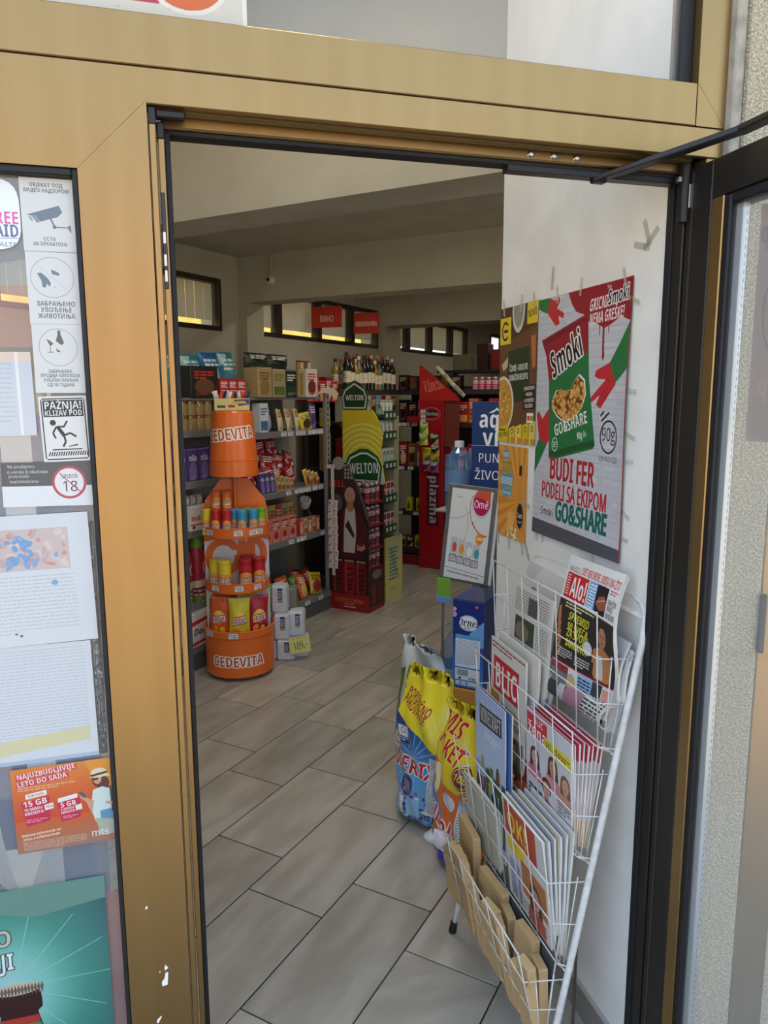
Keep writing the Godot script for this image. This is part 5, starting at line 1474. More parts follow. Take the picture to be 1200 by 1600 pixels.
	part(lo, "body", water_body(), wb, Vector3.ZERO, Vector3.ZERO, "", Vector3(0.17, 0.6, 0.17))
	part(lo, "cap", lathem([[0.0, 0.99], [0.16, 0.99], [0.17, 0.97], [0.17, 0.9], [0.0, 0.9]], 14), mt(C(150, 170, 190), 0.4), Vector3.ZERO, Vector3.ZERO, "", Vector3(0.17, 0.6, 0.17))
	part(lo, "label", lathem([[0.503, 0.5], [0.506, 0.5], [0.506, 0.62], [0.503, 0.62]], 18), mt(C(150, 190, 214), 0.4), Vector3.ZERO, Vector3.ZERO, "", Vector3(0.17, 0.6, 0.17))
	p = pic(300, 620, C(30, 56, 110))
	p.l(0, 240, 300, 240, 4, C(150, 170, 170)); p.t("aqua", 170, 120, 130, C(236, 240, 244), {"w": 250}); p.t("viva", 180, 190, 130, C(236, 240, 244), {"w": 230}); p.pl([100, 60, 140, 40, 150, 30, 170, 50, 200, 56, 170, 54, 150, 44, 130, 58], C(236, 240, 244)); p.t("PUNA", 130, 308, 70, C(232, 236, 240), {"w": 170, "f": 0}); p.t("ŽIVOTA", 140, 396, 70, C(232, 236, 240), {"w": 240, "f": 0}); p.e(170, 560, 70, 60, C(22, 40, 80))
	var hb := thing("water_header", "dark blue header board above the water bottles", "sign", sp(3.49, -1.27, 1.075), ACROSS)
	part(hb, "board", boxm(Vector3(0.26, 0.562, 0.012), 0.002, Vector3(0.0, 0.281, 0.0)), printed(p, 0.4))
	# tilted advertising panel with grey frame
	p = pic(420, 800, C(214, 216, 216))
	p.ring(30, 20, 250, 250, 5, C(150, 160, 150), 0.2, 1.9); p.ring(-40, 320, 240, 300, 5, C(150, 156, 156), -0.6, 0.6); p.ring(390, 150, 190, 240, 8, C(206, 120, 90), 1.5, 3.6); p.ring(400, 150, 190, 250, 8, C(170, 40, 90), 1.6, 2.6)
	p.e(316, 110, 96, 130, C(190, 196, 196)); p.e(316, 100, 86, 118, C(176, 36, 90)); p.pl([240, 60, 260, 10, 300, 0, 400, 0, 402, 120, 330, 70], C(206, 90, 60)); p.t("Omé", 312, 118, 92, C(246, 240, 240), {"f": 0, "w": 138}); p.words(60, 70, 90, 1, 14, C(150, 150, 150), 2)
	for k in 4:
		var x := 40 + k * 78.0
		p.pl([x, 430 + k * 14, x + 70, 430 + k * 14, x + 70, 600, x, 590], C(190, 192, 194)); p.e(x + 44, 520 + k * 12, 24, 44, [C(206, 84, 60), C(222, 150, 60), C(226, 226, 226), C(60, 160, 170)][k]); p.r(x - 4, 588 + k * 8, 70, 66, C(44, 46, 50)); p.r(x + 3, 595 + k * 8, 56, 52, C(214, 216, 216)); p.words(x + 8, 600 + k * 8, 44, 4, 11, C(90, 92, 96), k)
	p.e(330, 420, 38, 52, C(222, 140, 50)); p.t("390", 330, 420, 36, C(250, 230, 200), {"w": 52}); p.l(0, 704, 420, 740, 4, C(60, 62, 66)); p.t("Pušenje šteti vašem zdravlju", 200, 754, 26, C(60, 62, 66), {"w": 330, "rot": 0.07})
	var om := thing("advertising_panel", "tilted grey framed advertising panel behind the cartons", "panel", sp(3.2, -1.297, 0.0), ACROSS)
	var pn := part(om, "frame", boxm(Vector3(0.245, 0.46, 0.018), 0.004), mt(C(92, 92, 90), 0.5), Vector3(0, 1.02, 0), Vector3(-0.1, 0, -0.06))
	part(pn, "face", boxm(Vector3(0.205, 0.43, 0.002)), printed(p, 0.15, 0.6), Vector3(0.004, -0.004, 0.0098))
	part(pn, "edge_strip", boxm(Vector3(0.012, 0.44, 0.02), 0.003), mt(C(190, 192, 192), 0.4), Vector3(0.13, -0.005, -0.004))
	part(om, "post", bbm(Vector3(0.05, 0, -0.06), Vector3(0.1, 0.98, -0.03), 0.004), mt(C(96, 96, 94), 0.5))
	var tg := thing("shelf_card", "green and blue card hanging below the advertising panel", "card", sp(3.17, -1.385, 0.0), ACROSS)
	part(tg, "green_card", boxm(Vector3(0.07, 0.09, 0.003), 0.0008, Vector3(0.0, 0.77, 0.05)), mt(C(122, 170, 50), 0.5))
	part(tg, "blue_card", boxm(Vector3(0.075, 0.03, 0.003), 0.0008, Vector3(0.0, 0.71, 0.052)), mt(C(110, 160, 206), 0.5))
	part(tg, "stand", bbm(Vector3(-0.012, 0, 0.04), Vector3(0.0, 0.74, 0.048)), mt(C(120, 122, 122), 0.5))

# ---------------------------------------------------------------- printed packs: one sheet of small prints, one material each
var pk := {}
var cells := []

func cell(n: String, base: Color) -> Pic:
	var p := pic(128, 128, base)
	cells.append([n, p])
	return p

# quick pack face: base colour, motif m in colour mc, a word, rows of small print
func face(n: String, base: Color, m: int, mc: Color, word := "", wc := Color.WHITE) -> Pic:
	var p := cell(n, base)
	match m:
		1: p.e(64, 84, 46, 34, mc)
		2: p.pl([6, 128, 122, 60, 122, 122, 40, 122], mc); p.pl([6, 6, 60, 6, 6, 40], mc)
		3:
			for k in 4: p.r(8, 30 + k * 24, 112, 8, mc)
		4:
			for k in 14: p.e(14 + (k * 37) % 104, 64 + (k * 23) % 56, 8, 6, mc)
		5: p.e(64, 66, 50, 50, mc); p.e(64, 66, 38, 38, base)
		6: p.r(8, 8, 112, 44, mc); p.e(64, 92, 34, 24, mc)
		7: p.r(8, 78, 112, 42, mc)
	if word:
		p.t(word, 64, 34 if m != 5 else 66, 34, wc, {"w": 88})
	else:
		p.words(16, 20, 96, 3, 12, wc, n.hash() % 1000, 0.6)
	p.words(20, 108, 88, 2, 8, wc.lerp(base, 0.4), n.hash() % 777, 0.5)
	return p

func make_packs() -> void:
	var w := C(232, 230, 224)
	face("diaper", C(58, 140, 160), 2, C(180, 214, 216), "", w); face("diaper_blue", C(40, 110, 170), 1, C(150, 200, 220), "", w)
	face("darkbox", C(44, 44, 40), 1, C(110, 78, 50), "", C(196, 60, 50)); face("carton_tan", C(176, 150, 104), 1, C(140, 120, 60), "", C(110, 70, 50)); face("carton_green", C(170, 152, 108), 7, C(84, 112, 54), "", C(90, 110, 60))
	face("greenpack", C(30, 48, 34), 7, C(40, 60, 44), "", w); face("redwhite", C(214, 204, 196), 1, C(120, 44, 40), "", C(180, 60, 50)); face("redcans", C(190, 50, 44), 3, C(210, 208, 200), "", w)
	face("bluewhite", C(206, 214, 220), 7, C(60, 110, 150), "", C(50, 80, 120)); face("navy", C(30, 52, 110), 1, C(170, 170, 190), "", w); face("whiteyellow", C(206, 200, 180), 6, C(206, 180, 60), "", C(150, 50, 50)); face("smile", C(214, 200, 40), 1, C(60, 54, 40), "", C(60, 54, 40)); face("purple", C(88, 52, 120), 2, C(120, 84, 150), "", w)
	face("milka", C(84, 66, 130), 1, C(130, 110, 170), "milka", w)
	var p := face("redcandy", C(160, 20, 34), 4, C(214, 200, 200), "", w)
	p.e(70, 80, 26, 18, C(196, 40, 50)); p.e(70, 80, 16, 10, w)
	face("tanpack", C(186, 164, 120), 7, C(150, 84, 60), "", C(90, 60, 40)); face("biscuit_pink", C(206, 130, 110), 6, C(176, 40, 50), "", w); face("biscuit_yellow", C(206, 176, 90), 4, C(150, 80, 40), "", C(120, 50, 40)); face("biscuit_red", C(190, 70, 60), 1, C(226, 190, 150), "", w)
	face("chips_orange", C(206, 96, 36), 1, C(232, 190, 80), "", w); face("chips_red", C(170, 30, 36), 5, C(226, 180, 60), "", w); face("chips_white", C(190, 192, 190), 4, C(60, 60, 64), "", C(70, 70, 74)); face("chips_yellow", C(206, 180, 50), 1, C(150, 50, 40), "", C(150, 40, 40)); face("chips_green", C(96, 150, 44), 1, C(220, 214, 90), "", w)
	p = cell("nutella", C(226, 222, 214))
	p.t("nutella", 64, 60, 40, C(170, 30, 40), {"w": 110}); p.r(0, 92, 128, 8, C(190, 60, 50)); p.pl([70, 20, 90, 6, 110, 26, 96, 40], C(150, 110, 70)); p.e(20, 110, 10, 8, C(80, 50, 40))
	p = cell("whitered", C(216, 214, 210))
	p.pl([0, 30, 128, 10, 128, 24, 0, 46], C(190, 40, 44)); p.t("Domino", 66, 70, 36, C(40, 40, 44), {"w": 100, "sh": 0.2}); p.pl([0, 112, 128, 96, 128, 106, 0, 124], C(190, 40, 44))
	p = cell("redbottle", C(170, 40, 62))
	p.pl([0, 84, 128, 70, 128, 86, 0, 100], C(214, 206, 176)); p.r(0, 96, 128, 20, C(120, 24, 44)); p.words(6, 100, 110, 2, 9, C(220, 190, 190), 3); p.pl([0, 116, 128, 110, 128, 128, 0, 128], C(120, 150, 50)); p.ring(76, 50, 12, 14, 4, C(226, 206, 206))
	# drink powder tins and pouches
	var tins := {"tin_red": C(190, 30, 44), "tin_yellow": C(226, 196, 40), "tin_blue": C(50, 146, 196), "tin_green": C(110, 176, 40), "tin_orange": C(224, 104, 36)}
	for k in tins:
		p = cell(k, tins[k])
		p.e(64, 72, 26, 34, C(240, 220, 150)); p.e(64, 62, 23, 22, C(232, 150, 60)); p.t("CEDEVITA", 64, 74, 26, C(244, 240, 234), {"w": 50, "out": C(140, 60, 30), "ow": 3}); p.e(56, 104, 14, 10, C(236, 190, 80)); p.e(74, 106, 12, 9, C(226, 120, 60)); p.r(0, 118, 128, 4, C(240, 236, 226))
	var bags := {"bag_orange": C(216, 92, 30), "bag_yellow": C(206, 190, 40), "bag_red": C(170, 30, 40)}
	for k in bags:
		p = cell(k, bags[k])
		p.e(60, 66, 40, 22, C(236, 190, 70)); p.t("CEDEVITA", 62, 72, 30, C(244, 238, 230), {"w": 86, "out": C(150, 60, 40), "ow": 3, "rot": -0.08}); p.e(40, 106, 18, 14, C(236, 160, 50)); p.e(84, 108, 16, 12, C(240, 196, 70)); p.r(0, 4, 128, 4, bags[k].lerp(w, 0.3))
	p = cell("tissue", C(206, 210, 216))
	for k in 40:
		p.e((k * 41) % 128, (k * 29) % 128, 3, 3, C(180, 186, 196))
	p.r(52, 0, 46, 80, C(44, 66, 104)); p.words(56, 16, 38, 4, 12, w, 3); p.r(52, 66, 46, 10, C(180, 150, 110))
	# displays and far shelves
	face("coffee_black", C(28, 24, 22), 5, C(120, 40, 36), "", C(196, 180, 140)); face("coffee_red", C(140, 26, 30), 1, C(206, 190, 160), "", w); face("coffee_gold", C(120, 84, 40), 1, C(50, 34, 24), "", C(226, 206, 150)); face("pastapack", C(120, 124, 90), 4, C(196, 186, 130), "", w); face("redpack", C(176, 40, 36), 7, C(226, 150, 60), "", w); face("orangepack", C(196, 110, 50), 3, C(140, 50, 40), "", w); face("pinkcan", C(196, 60, 100), 3, C(230, 190, 206), "", w); face("yellowpack", C(226, 196, 40), 1, C(60, 110, 60), "", C(40, 80, 50))
	face("supplement", C(190, 196, 186), 5, C(120, 130, 120), "", C(60, 90, 70)); face("capsule_red", C(176, 180, 174), 6, C(150, 40, 56), "", C(150, 40, 56)); face("capsule_green", C(60, 110, 60), 7, C(206, 206, 60), "", w); face("bluestrip", C(110, 160, 190), 3, C(190, 210, 214), "", w)
	face("snack_green", C(110, 160, 40), 2, C(200, 216, 110), "", w); face("snack_black", C(34, 32, 30), 2, C(196, 150, 50), "", w); face("snack_yellow", C(196, 170, 40), 2, C(60, 110, 50), "", C(60, 50, 40)); face("snack_purple", C(74, 40, 90), 2, C(150, 60, 70), "", w); face("energycan", C(150, 24, 36), 3, C(40, 38, 40), "", C(206, 206, 210)); face("energydark", C(44, 40, 44), 3, C(150, 30, 40), "", w)
	p = cell("ticket", C(214, 212, 210))
	p.e(30, 40, 14, 9, C(70, 66, 66)); p.words(70, 20, 46, 5, 18, C(190, 60, 80), 4, 0.5)
	p = cell("winelabel", C(206, 200, 176)); p.words(20, 30, 90, 4, 20, C(120, 90, 60), 2, 0.4)
	p = cell("price", C(226, 228, 230)); p.words(10, 20, 100, 2, 26, C(70, 80, 130), 2, 0.5); p.t("199", 70, 94, 50, C(40, 44, 60), {"w": 70})
	p = cell("glovebox", C(206, 190, 120)); p.pl([70, 10, 128, 0, 128, 60, 90, 80], C(40, 60, 120)); p.r(10, 70, 30, 30, C(40, 60, 110)); p.r(50, 66, 24, 30, C(150, 50, 60)); p.pl([60, 30, 110, 20, 120, 50, 70, 60], C(206, 170, 40))
	var at := Image.create(1024, 1024, false, Image.FORMAT_RGB8)
	at.fill(C(128, 128, 128))
	for k in cells.size():
		at.blit_rect(cells[k][1].im, Rect2i(0, 0, 128, 128), Vector2i((k % 8) * 128, (k / 8) * 128))
	var tx := ImageTexture.create_from_image(at)
	for k in cells.size():
		var m := StandardMaterial3D.new()
		m.albedo_texture = tx
		m.roughness = 0.4
		m.texture_repeat = false
		m.uv1_scale = Vector3(126.0 / 1024.0, 126.0 / 1024.0, 1)
		m.uv1_offset = Vector3(((k % 8) * 128 + 1) / 1024.0, ((k / 8) * 128 + 1) / 1024.0, 0)
		pk[cells[k][0]] = m
	print("packs ", cells.size())

# one pack standing with its base at s, q, y
func pack(n: String, label: String, cat: String, grp: String, mesh: Mesh, m: Material, s: float, q: float, y: float, size: Vector3, turn := AISLE, rot := Vector3.ZERO) -> MeshInstance3D:
	return one(n, mesh, m, label, cat, sp(s, q, y), Vector3(rot.x, turn + rot.y, rot.z), grp, size)

func tin(label: String, grp: String, m: Material, lid: Material, at: Vector3, turn: float, d: float, h: float) -> void:
	var o := thing("drink_tin", label, "tin", at, turn, grp)
	part(o, "body", can_body(), m, Vector3.ZERO, Vector3.ZERO, "", Vector3(d, h, d))
	part(o, "lid", can_lid(), lid, Vector3.ZERO, Vector3.ZERO, "", Vector3(d, h, d))

func brand(p: Pic, s: String, x: float, y: float, size: float, w: float, rot := 0.0) -> void:
	p.t(s, x, y, size, C(196, 84, 30), {"w": w, "rot": rot, "out": C(238, 234, 228), "ow": size * 0.075})

# ---------------------------------------------------------------- orange drink stand
func drink_stand() -> void:
	var org := C(226, 108, 38)
	var om := mt(org, 0.28)
	var at := sp(3.39, -2.86)
	var o := thing("drink_stand", "round orange drink powder display with an upturned cup on top", "display stand", at, -0.07)
	var p := pic(1024, 256, org)
	brand(p, "CEDEVITA", 500, 150, 92, 250)
	part(o, "base_drum", lathem([[0.0, 0.02], [0.195, 0.02], [0.205, 0.03]], 40), om)
	part(o, "drum_wall", lathem([[0.205, 0.03], [0.205, 0.26]], 48, -PI, PI), printed(p, 0.28))
	part(o, "drum_rim", lathem([[0.205, 0.26], [0.211, 0.265], [0.211, 0.305], [0.204, 0.308], [0.203, 0.262], [0.0, 0.26]], 40), om)
	for k in 4:
		part(o, "foot", lathem([[0.0, 0.0], [0.018, 0.0], [0.02, 0.02], [0.0, 0.021]], 10), rubber, Vector3(sin(0.8 + k * PI / 2) * 0.15, 0, cos(0.8 + k * PI / 2) * 0.15))
	# back board with its big letters
	p = pic(384, 940, C(214, 214, 210))
	p.r(0, 0, 384, 330, org); p.pl([0, 330, 384, 330, 384, 380, 190, 350, 0, 380], org)
	p.ring(110, 480, 110, 120, 46, org); p.r(110, 440, 90, 30, C(214, 214, 210)); p.r(200, 380, 44, 190, org); p.r(190, 440, 70, 30, org); p.ring(300, 470, 74, 110, 44, org); p.r(262, 340, 40, 240, org)
	p.ring(250, 700, 46, 56, 22, C(84, 140, 50)); p.t("oho", 190, 690, 90, C(60, 110, 40), {"w": 130})
	var bm := slabm([-0.19, 0.26, 0.19, 0.26, 0.19, 0.98, 0.175, 1.06, 0.08, 1.185, -0.08, 1.185, -0.175, 1.06, -0.19, 0.98], -0.03, -0.018)
	part(o, "back_board", bm, printed(p, 0.35))
	for tr in [[0.525, 0.192], [0.855, 0.2]]:
		var st := mb()
		lathe(st, [[0.0, tr[0]], [tr[1] - 0.006, tr[0]], [tr[1], tr[0] + 0.004], [tr[1], tr[0] + 0.062], [tr[1] - 0.006, tr[0] + 0.062], [tr[1] - 0.008, tr[0] + 0.012], [0.0, tr[0] + 0.012]], 32, -PI / 2, PI / 2, Vector3(0, 0, -0.018))
		var t := part(o, "tray", fin(st), om)
		for a in ([-0.75, 0.02, 0.62] if tr[0] < 0.6 else [-0.85, 0.05, 0.5, 0.72]):
			part(t, "price_tag", boxm(Vector3(0.05, 0.03, 0.0012)), pk.price, Vector3(sin(a) * (tr[1] + 0.0015), tr[0] + 0.034, cos(a) * (tr[1] + 0.0015) - 0.018), Vector3(0, a, rng.randf_range(-0.1, 0.1)))
	for a in [-0.95, -0.18]:
		part(o, "price_tag", boxm(Vector3(0.055, 0.03, 0.0012)), pk.price, Vector3(sin(a) * 0.213, 0.287, cos(a) * 0.213), Vector3(0, a, 0.03))
	part(o, "pole", lathem([[0.0, 0.87], [0.012, 0.87], [0.012, 1.215], [0.0, 1.215]], 12), om, Vector3(0, 0, 0.0))
	p = pic(1024, 420, org)
	brand(p, "CEDEVITA", 490, 190, 140, 390, -0.12)
	part(o, "cup", lathem([[0.142, 1.21], [0.142, 1.225], [0.139, 1.3]], 44, -PI, PI), om)
	part(o, "cup_band", lathem([[0.139, 1.3], [0.141, 1.302], [0.141, 1.306], [0.138, 1.308]], 44), om)
	part(o, "cup_wall", lathem([[0.138, 1.308], [0.119, 1.575]], 48, -PI, PI), printed(p, 0.28))
	part(o, "cup_top", lathem([[0.119, 1.575], [0.114, 1.583], [0.0, 1.585]], 44), om)
	# tins and pouches, each standing on its tray
	var lid_r := mt(C(176, 24, 36), 0.35)
	var upper := [["tin_red", -0.115, 0.1], ["tin_red", -0.052, 0.125], ["tin_blue", -0.005, 0.09], ["tin_blue", 0.033, 0.14], ["tin_blue", 0.098, 0.115], ["tin_green", 0.146, 0.07], ["tin_green", 0.062, 0.062], ["tin_orange", -0.11, 0.026], ["tin_orange", -0.048, 0.042], ["tin_yellow", -0.168, 0.06]]
	var bs := Basis(Vector3.UP, -0.07)
	for t in upper:
		tin("%s drink powder tin on the upper tray of the orange stand" % t[0].trim_prefix("tin_"), "tins on the stand's upper tray", pk[t[0]], mt(pk_color(t[0]), 0.35), at + bs * Vector3(t[1], 0.868, t[2] - 0.01), -0.07 + t[1], 0.055, 0.15)
	for t in [["tin_orange", -0.11, 0.026], ["tin_orange", -0.048, 0.042]]:
		tin("orange drink powder tin stacked on another on the upper tray", "stacked tins on the stand's upper tray", pk[t[0]], mt(pk_color(t[0]), 0.35), at + bs * Vector3(t[1], 1.0195, t[2] - 0.01), -0.07, 0.055, 0.1)
	for t in [["tin_yellow", -0.128, 0.07], ["tin_yellow", -0.075, 0.125], ["tin_red", 0.045, 0.13], ["tin_red", 0.124, 0.085], ["tin_red", 0.058, 0.034]]:
		tin("tall %s drink powder tin on the lower tray of the orange stand" % t[0].trim_prefix("tin_"), "tins on the stand's lower tray", pk[t[0]], mt(pk_color(t[0]), 0.35), at + bs * Vector3(t[1], 0.538, t[2] - 0.01), -0.07 + t[1], 0.076, 0.185)
	var sacks := [["bag_orange", -0.115, 0.09, -0.3, "orange"], ["bag_orange", -0.03, 0.03, 0.1, "orange"], ["bag_yellow", 0.0, 0.145, 0.0, "yellow"], ["bag_red", 0.11, 0.105, 0.35, "red"], ["bag_yellow", 0.05, 0.06, 0.2, "yellow"], ["bag_orange", -0.13, 0.0, -0.4, "orange"]]
	for k in sacks:
		var b := one("drink_pouch", pouch(), pk[k[0]], "%s drink powder pouch in the base of the orange stand" % k[4], "pouch", at + bs * Vector3(k[1], 0.2615, k[2]), Vector3(-0.06, -0.07 + k[3], rng.randf_range(-0.06, 0.06)), "pouches in the stand's base", Vector3(0.125, 0.235, 0.065))
	# sweets box on the cup
	var bx := thing("sweets_box", "cream box with blue pictures on top of the orange cup", "box", at + Vector3(0.0, 1.585, 0.01), -0.07)
	part(bx, "box", boxm(Vector3(0.2, 0.07, 0.13), 0.003, Vector3(0.0, 0.035, 0.0)), pk.glovebox)
	for k in 9:
		one("wrapped_sweet", pouch(), [mt(C(210, 210, 214), 0.2), mt(C(196, 60, 60), 0.3), mt(C(40, 60, 130), 0.3)][k % 3], "small wrapped sweet heaped on the cream box", "sweet", at + Vector3(-0.085 + k * 0.021, 1.655, 0.01 + 0.02 * sin(k * 2.3)), Vector3(0.3 * sin(k), k * 0.9, 0.3 * cos(k * 2.0)), "sweets on the cream box", Vector3(0.032, 0.045, 0.018))
	# toilet paper beside the stand
	var tp := boxm(Vector3.ONE, 0.09, Vector3(0, 0.5, 0))
	for d in [[3.70, -2.74, 0.0, 0.12], [3.66, -2.85, 0.0, 0.12], [3.79, -2.70, 0.0, 0.12]]:
		pack("tissue_pack", "white wrapped paper roll pack on the floor beside the orange stand", "paper rolls", "paper roll packs on the floor", tp, pk.tissue, d[0], d[1], 0.0, Vector3(0.115, 0.135, 0.11), ACROSS, Vector3(0, 0.5, 0))
	for d in [[3.69, -2.76, 0.135], [3.79, -2.715, 0.135]]:
		pack("tissue_pack", "white and blue paper roll pack on the second layer beside the stand", "paper rolls", "paper roll packs on the second layer", tp, pk.tissue, d[0], d[1], d[2], Vector3(0.1, 0.17, 0.11), ACROSS, Vector3(0, 0.5, 0))
	pack("tissue_pack", "white and blue paper roll pack topping the little pile by the stand", "paper rolls", "", tp, pk.tissue, 3.7, -2.78, 0.305, Vector3(0.1, 0.18, 0.1), ACROSS, Vector3(0, 0.45, 0))
	pack("tissue_pack", "greyish wrapped pack leaning behind the paper roll pile", "paper rolls", "", tp, mt(C(130, 126, 116), 0.3), 3.83, -2.8, 0.305, Vector3(0.1, 0.13, 0.1), ACROSS, Vector3(0, 0.45, 0))
	p = pic(160, 128, C(206, 204, 120))
	p.t("109,-", 84, 74, 76, C(30, 34, 70), {"f": 0, "w": 104, "rot": -0.08}); p.words(20, 10, 120, 1, 14, C(160, 160, 90), 2)
	one("price_card", boxm(Vector3(0.13, 0.105, 0.001)), printed(p, 0.6), "handwritten yellow price card reading 109 on the paper rolls", "price card", sp(3.68, -2.622, 0.115), Vector3(-0.1, -0.1, 0.12))

func pk_color(n: String) -> Color:
	return {"tin_red": C(176, 24, 36), "tin_yellow": C(216, 186, 40), "tin_blue": C(60, 150, 200), "tin_green": C(100, 166, 40), "tin_orange": C(214, 96, 34)}[n]

# ---------------------------------------------------------------- shelving along the aisle (local x = s, z faces the aisle, front base at q = -3.1)
func unit(label: String, s0: float, s1: float, boards: Array, depth := 0.45, top := 1.66, m: Material = null, q := -3.1, turn := AISLE, back := true, plinth: Material = null) -> Node3D:
	var sm: Material = m if m else shelf_grey
	var w := s1 - s0
	var at := sp((s0 + s1) * 0.5, q) if turn == AISLE else sp(q, (s0 + s1) * 0.5)
	var o := thing("shelving_unit", label, "shelf", at, turn)
	if back:
		part(o, "back_panel", bbm(Vector3(-w / 2, 0.1, -depth), Vector3(w / 2, top, -depth + 0.012)), sm)
	part(o, "plinth", bbm(Vector3(-w / 2, 0, -depth), Vector3(w / 2, 0.1, 0.0), 0.002), plinth if plinth else mt(C(86, 86, 86), 0.6))
	for e in [-1.0, 1.0]:
		part(o, "upright", bbm(Vector3(e * w / 2 - 0.012, 0, -depth - 0.02), Vector3(e * w / 2 + 0.012, top, -depth + 0.016), 0.002), sm)
	for y in boards:
		var dz := 0.0 if y < 0.2 else -0.05
		var b := part(o, "shelf_board", bbm(Vector3(-w / 2, y - 0.02, -depth + 0.012), Vector3(w / 2, y, dz - 0.004), 0.001), sm)
		var r := part(b, "price_rail", bbm(Vector3(-w / 2, y - 0.042, dz - 0.004), Vector3(w / 2, y + 0.004, dz + 0.004), 0.002), sm)
		r.set_meta("label", "price rail along the shelf edge")
	return o

func tags(o: Node3D, y: float, xs: Array, z := -0.05) -> void:
	for x in xs:
		part(o, "price_tag", boxm(Vector3(0.06, 0.036, 0.001)), pk.price, Vector3(x, y - 0.016, z + 0.0052), Vector3(-0.12, 0, rng.randf_range(-0.05, 0.05)))

func aisle_shelves() -> void:
	var a := unit("grey steel shelving behind the orange stand", 2.85, 3.70, [0.146, 0.40, 0.855, 1.155, 1.465], 0.45, 1.66)
	part(a, "top_board", bbm(Vector3(-0.425, 1.642, -0.45), Vector3(0.425, 1.66, -0.06), 0.002), shelf_grey)
	var b := unit("grey steel shelving with sweets and red bags", 3.725, 4.79, [0.146, 0.632, 0.995, 1.42], 0.45, 1.66)
	part(b, "top_board", bbm(Vector3(-0.53, 1.642, -0.45), Vector3(0.53, 1.66, -0.06), 0.002), shelf_grey)
	tags(b, 1.42, [0.02, 0.1, 0.2, 0.25, 0.36, 0.42, 0.49]); tags(b, 0.995, [0.06, 0.17, 0.24, 0.31, 0.4, 0.48]); tags(b, 0.632, [0.08, 0.18, 0.24, 0.5]); tags(b, 0.146, [0.2, 0.38], 0.0)
	# slotted end upright standing past the last shelves
	var u := thing("slotted_upright", "tall perforated steel upright at the shelving's end", "upright", sp(4.83, -3.145), AISLE)
	part(u, "post", boxm(Vector3(0.05, 1.7, 0.03), 0.002, Vector3(0, 0.85, 0)), mt(C(146, 146, 142), 0.5, 0.2))
	for k in 36:
		part(u, "slot", boxm(Vector3(0.014, 0.026, 0.002)), mt(C(30, 30, 30), 0.8), Vector3(0.0, 0.12 + k * 0.044, 0.0152))
	part(u, "foot", bbm(Vector3(-0.025, 0, -0.3), Vector3(0.025, 0.03, 0.02)), shelf_grey)
	var w := unit("dark wall shelving carrying the wine bottles", 5.35, 6.42, [0.15, 0.6, 1.05, 1.45, 1.72], 0.4, 1.74, mt(C(52, 50, 48), 0.5), -3.3)

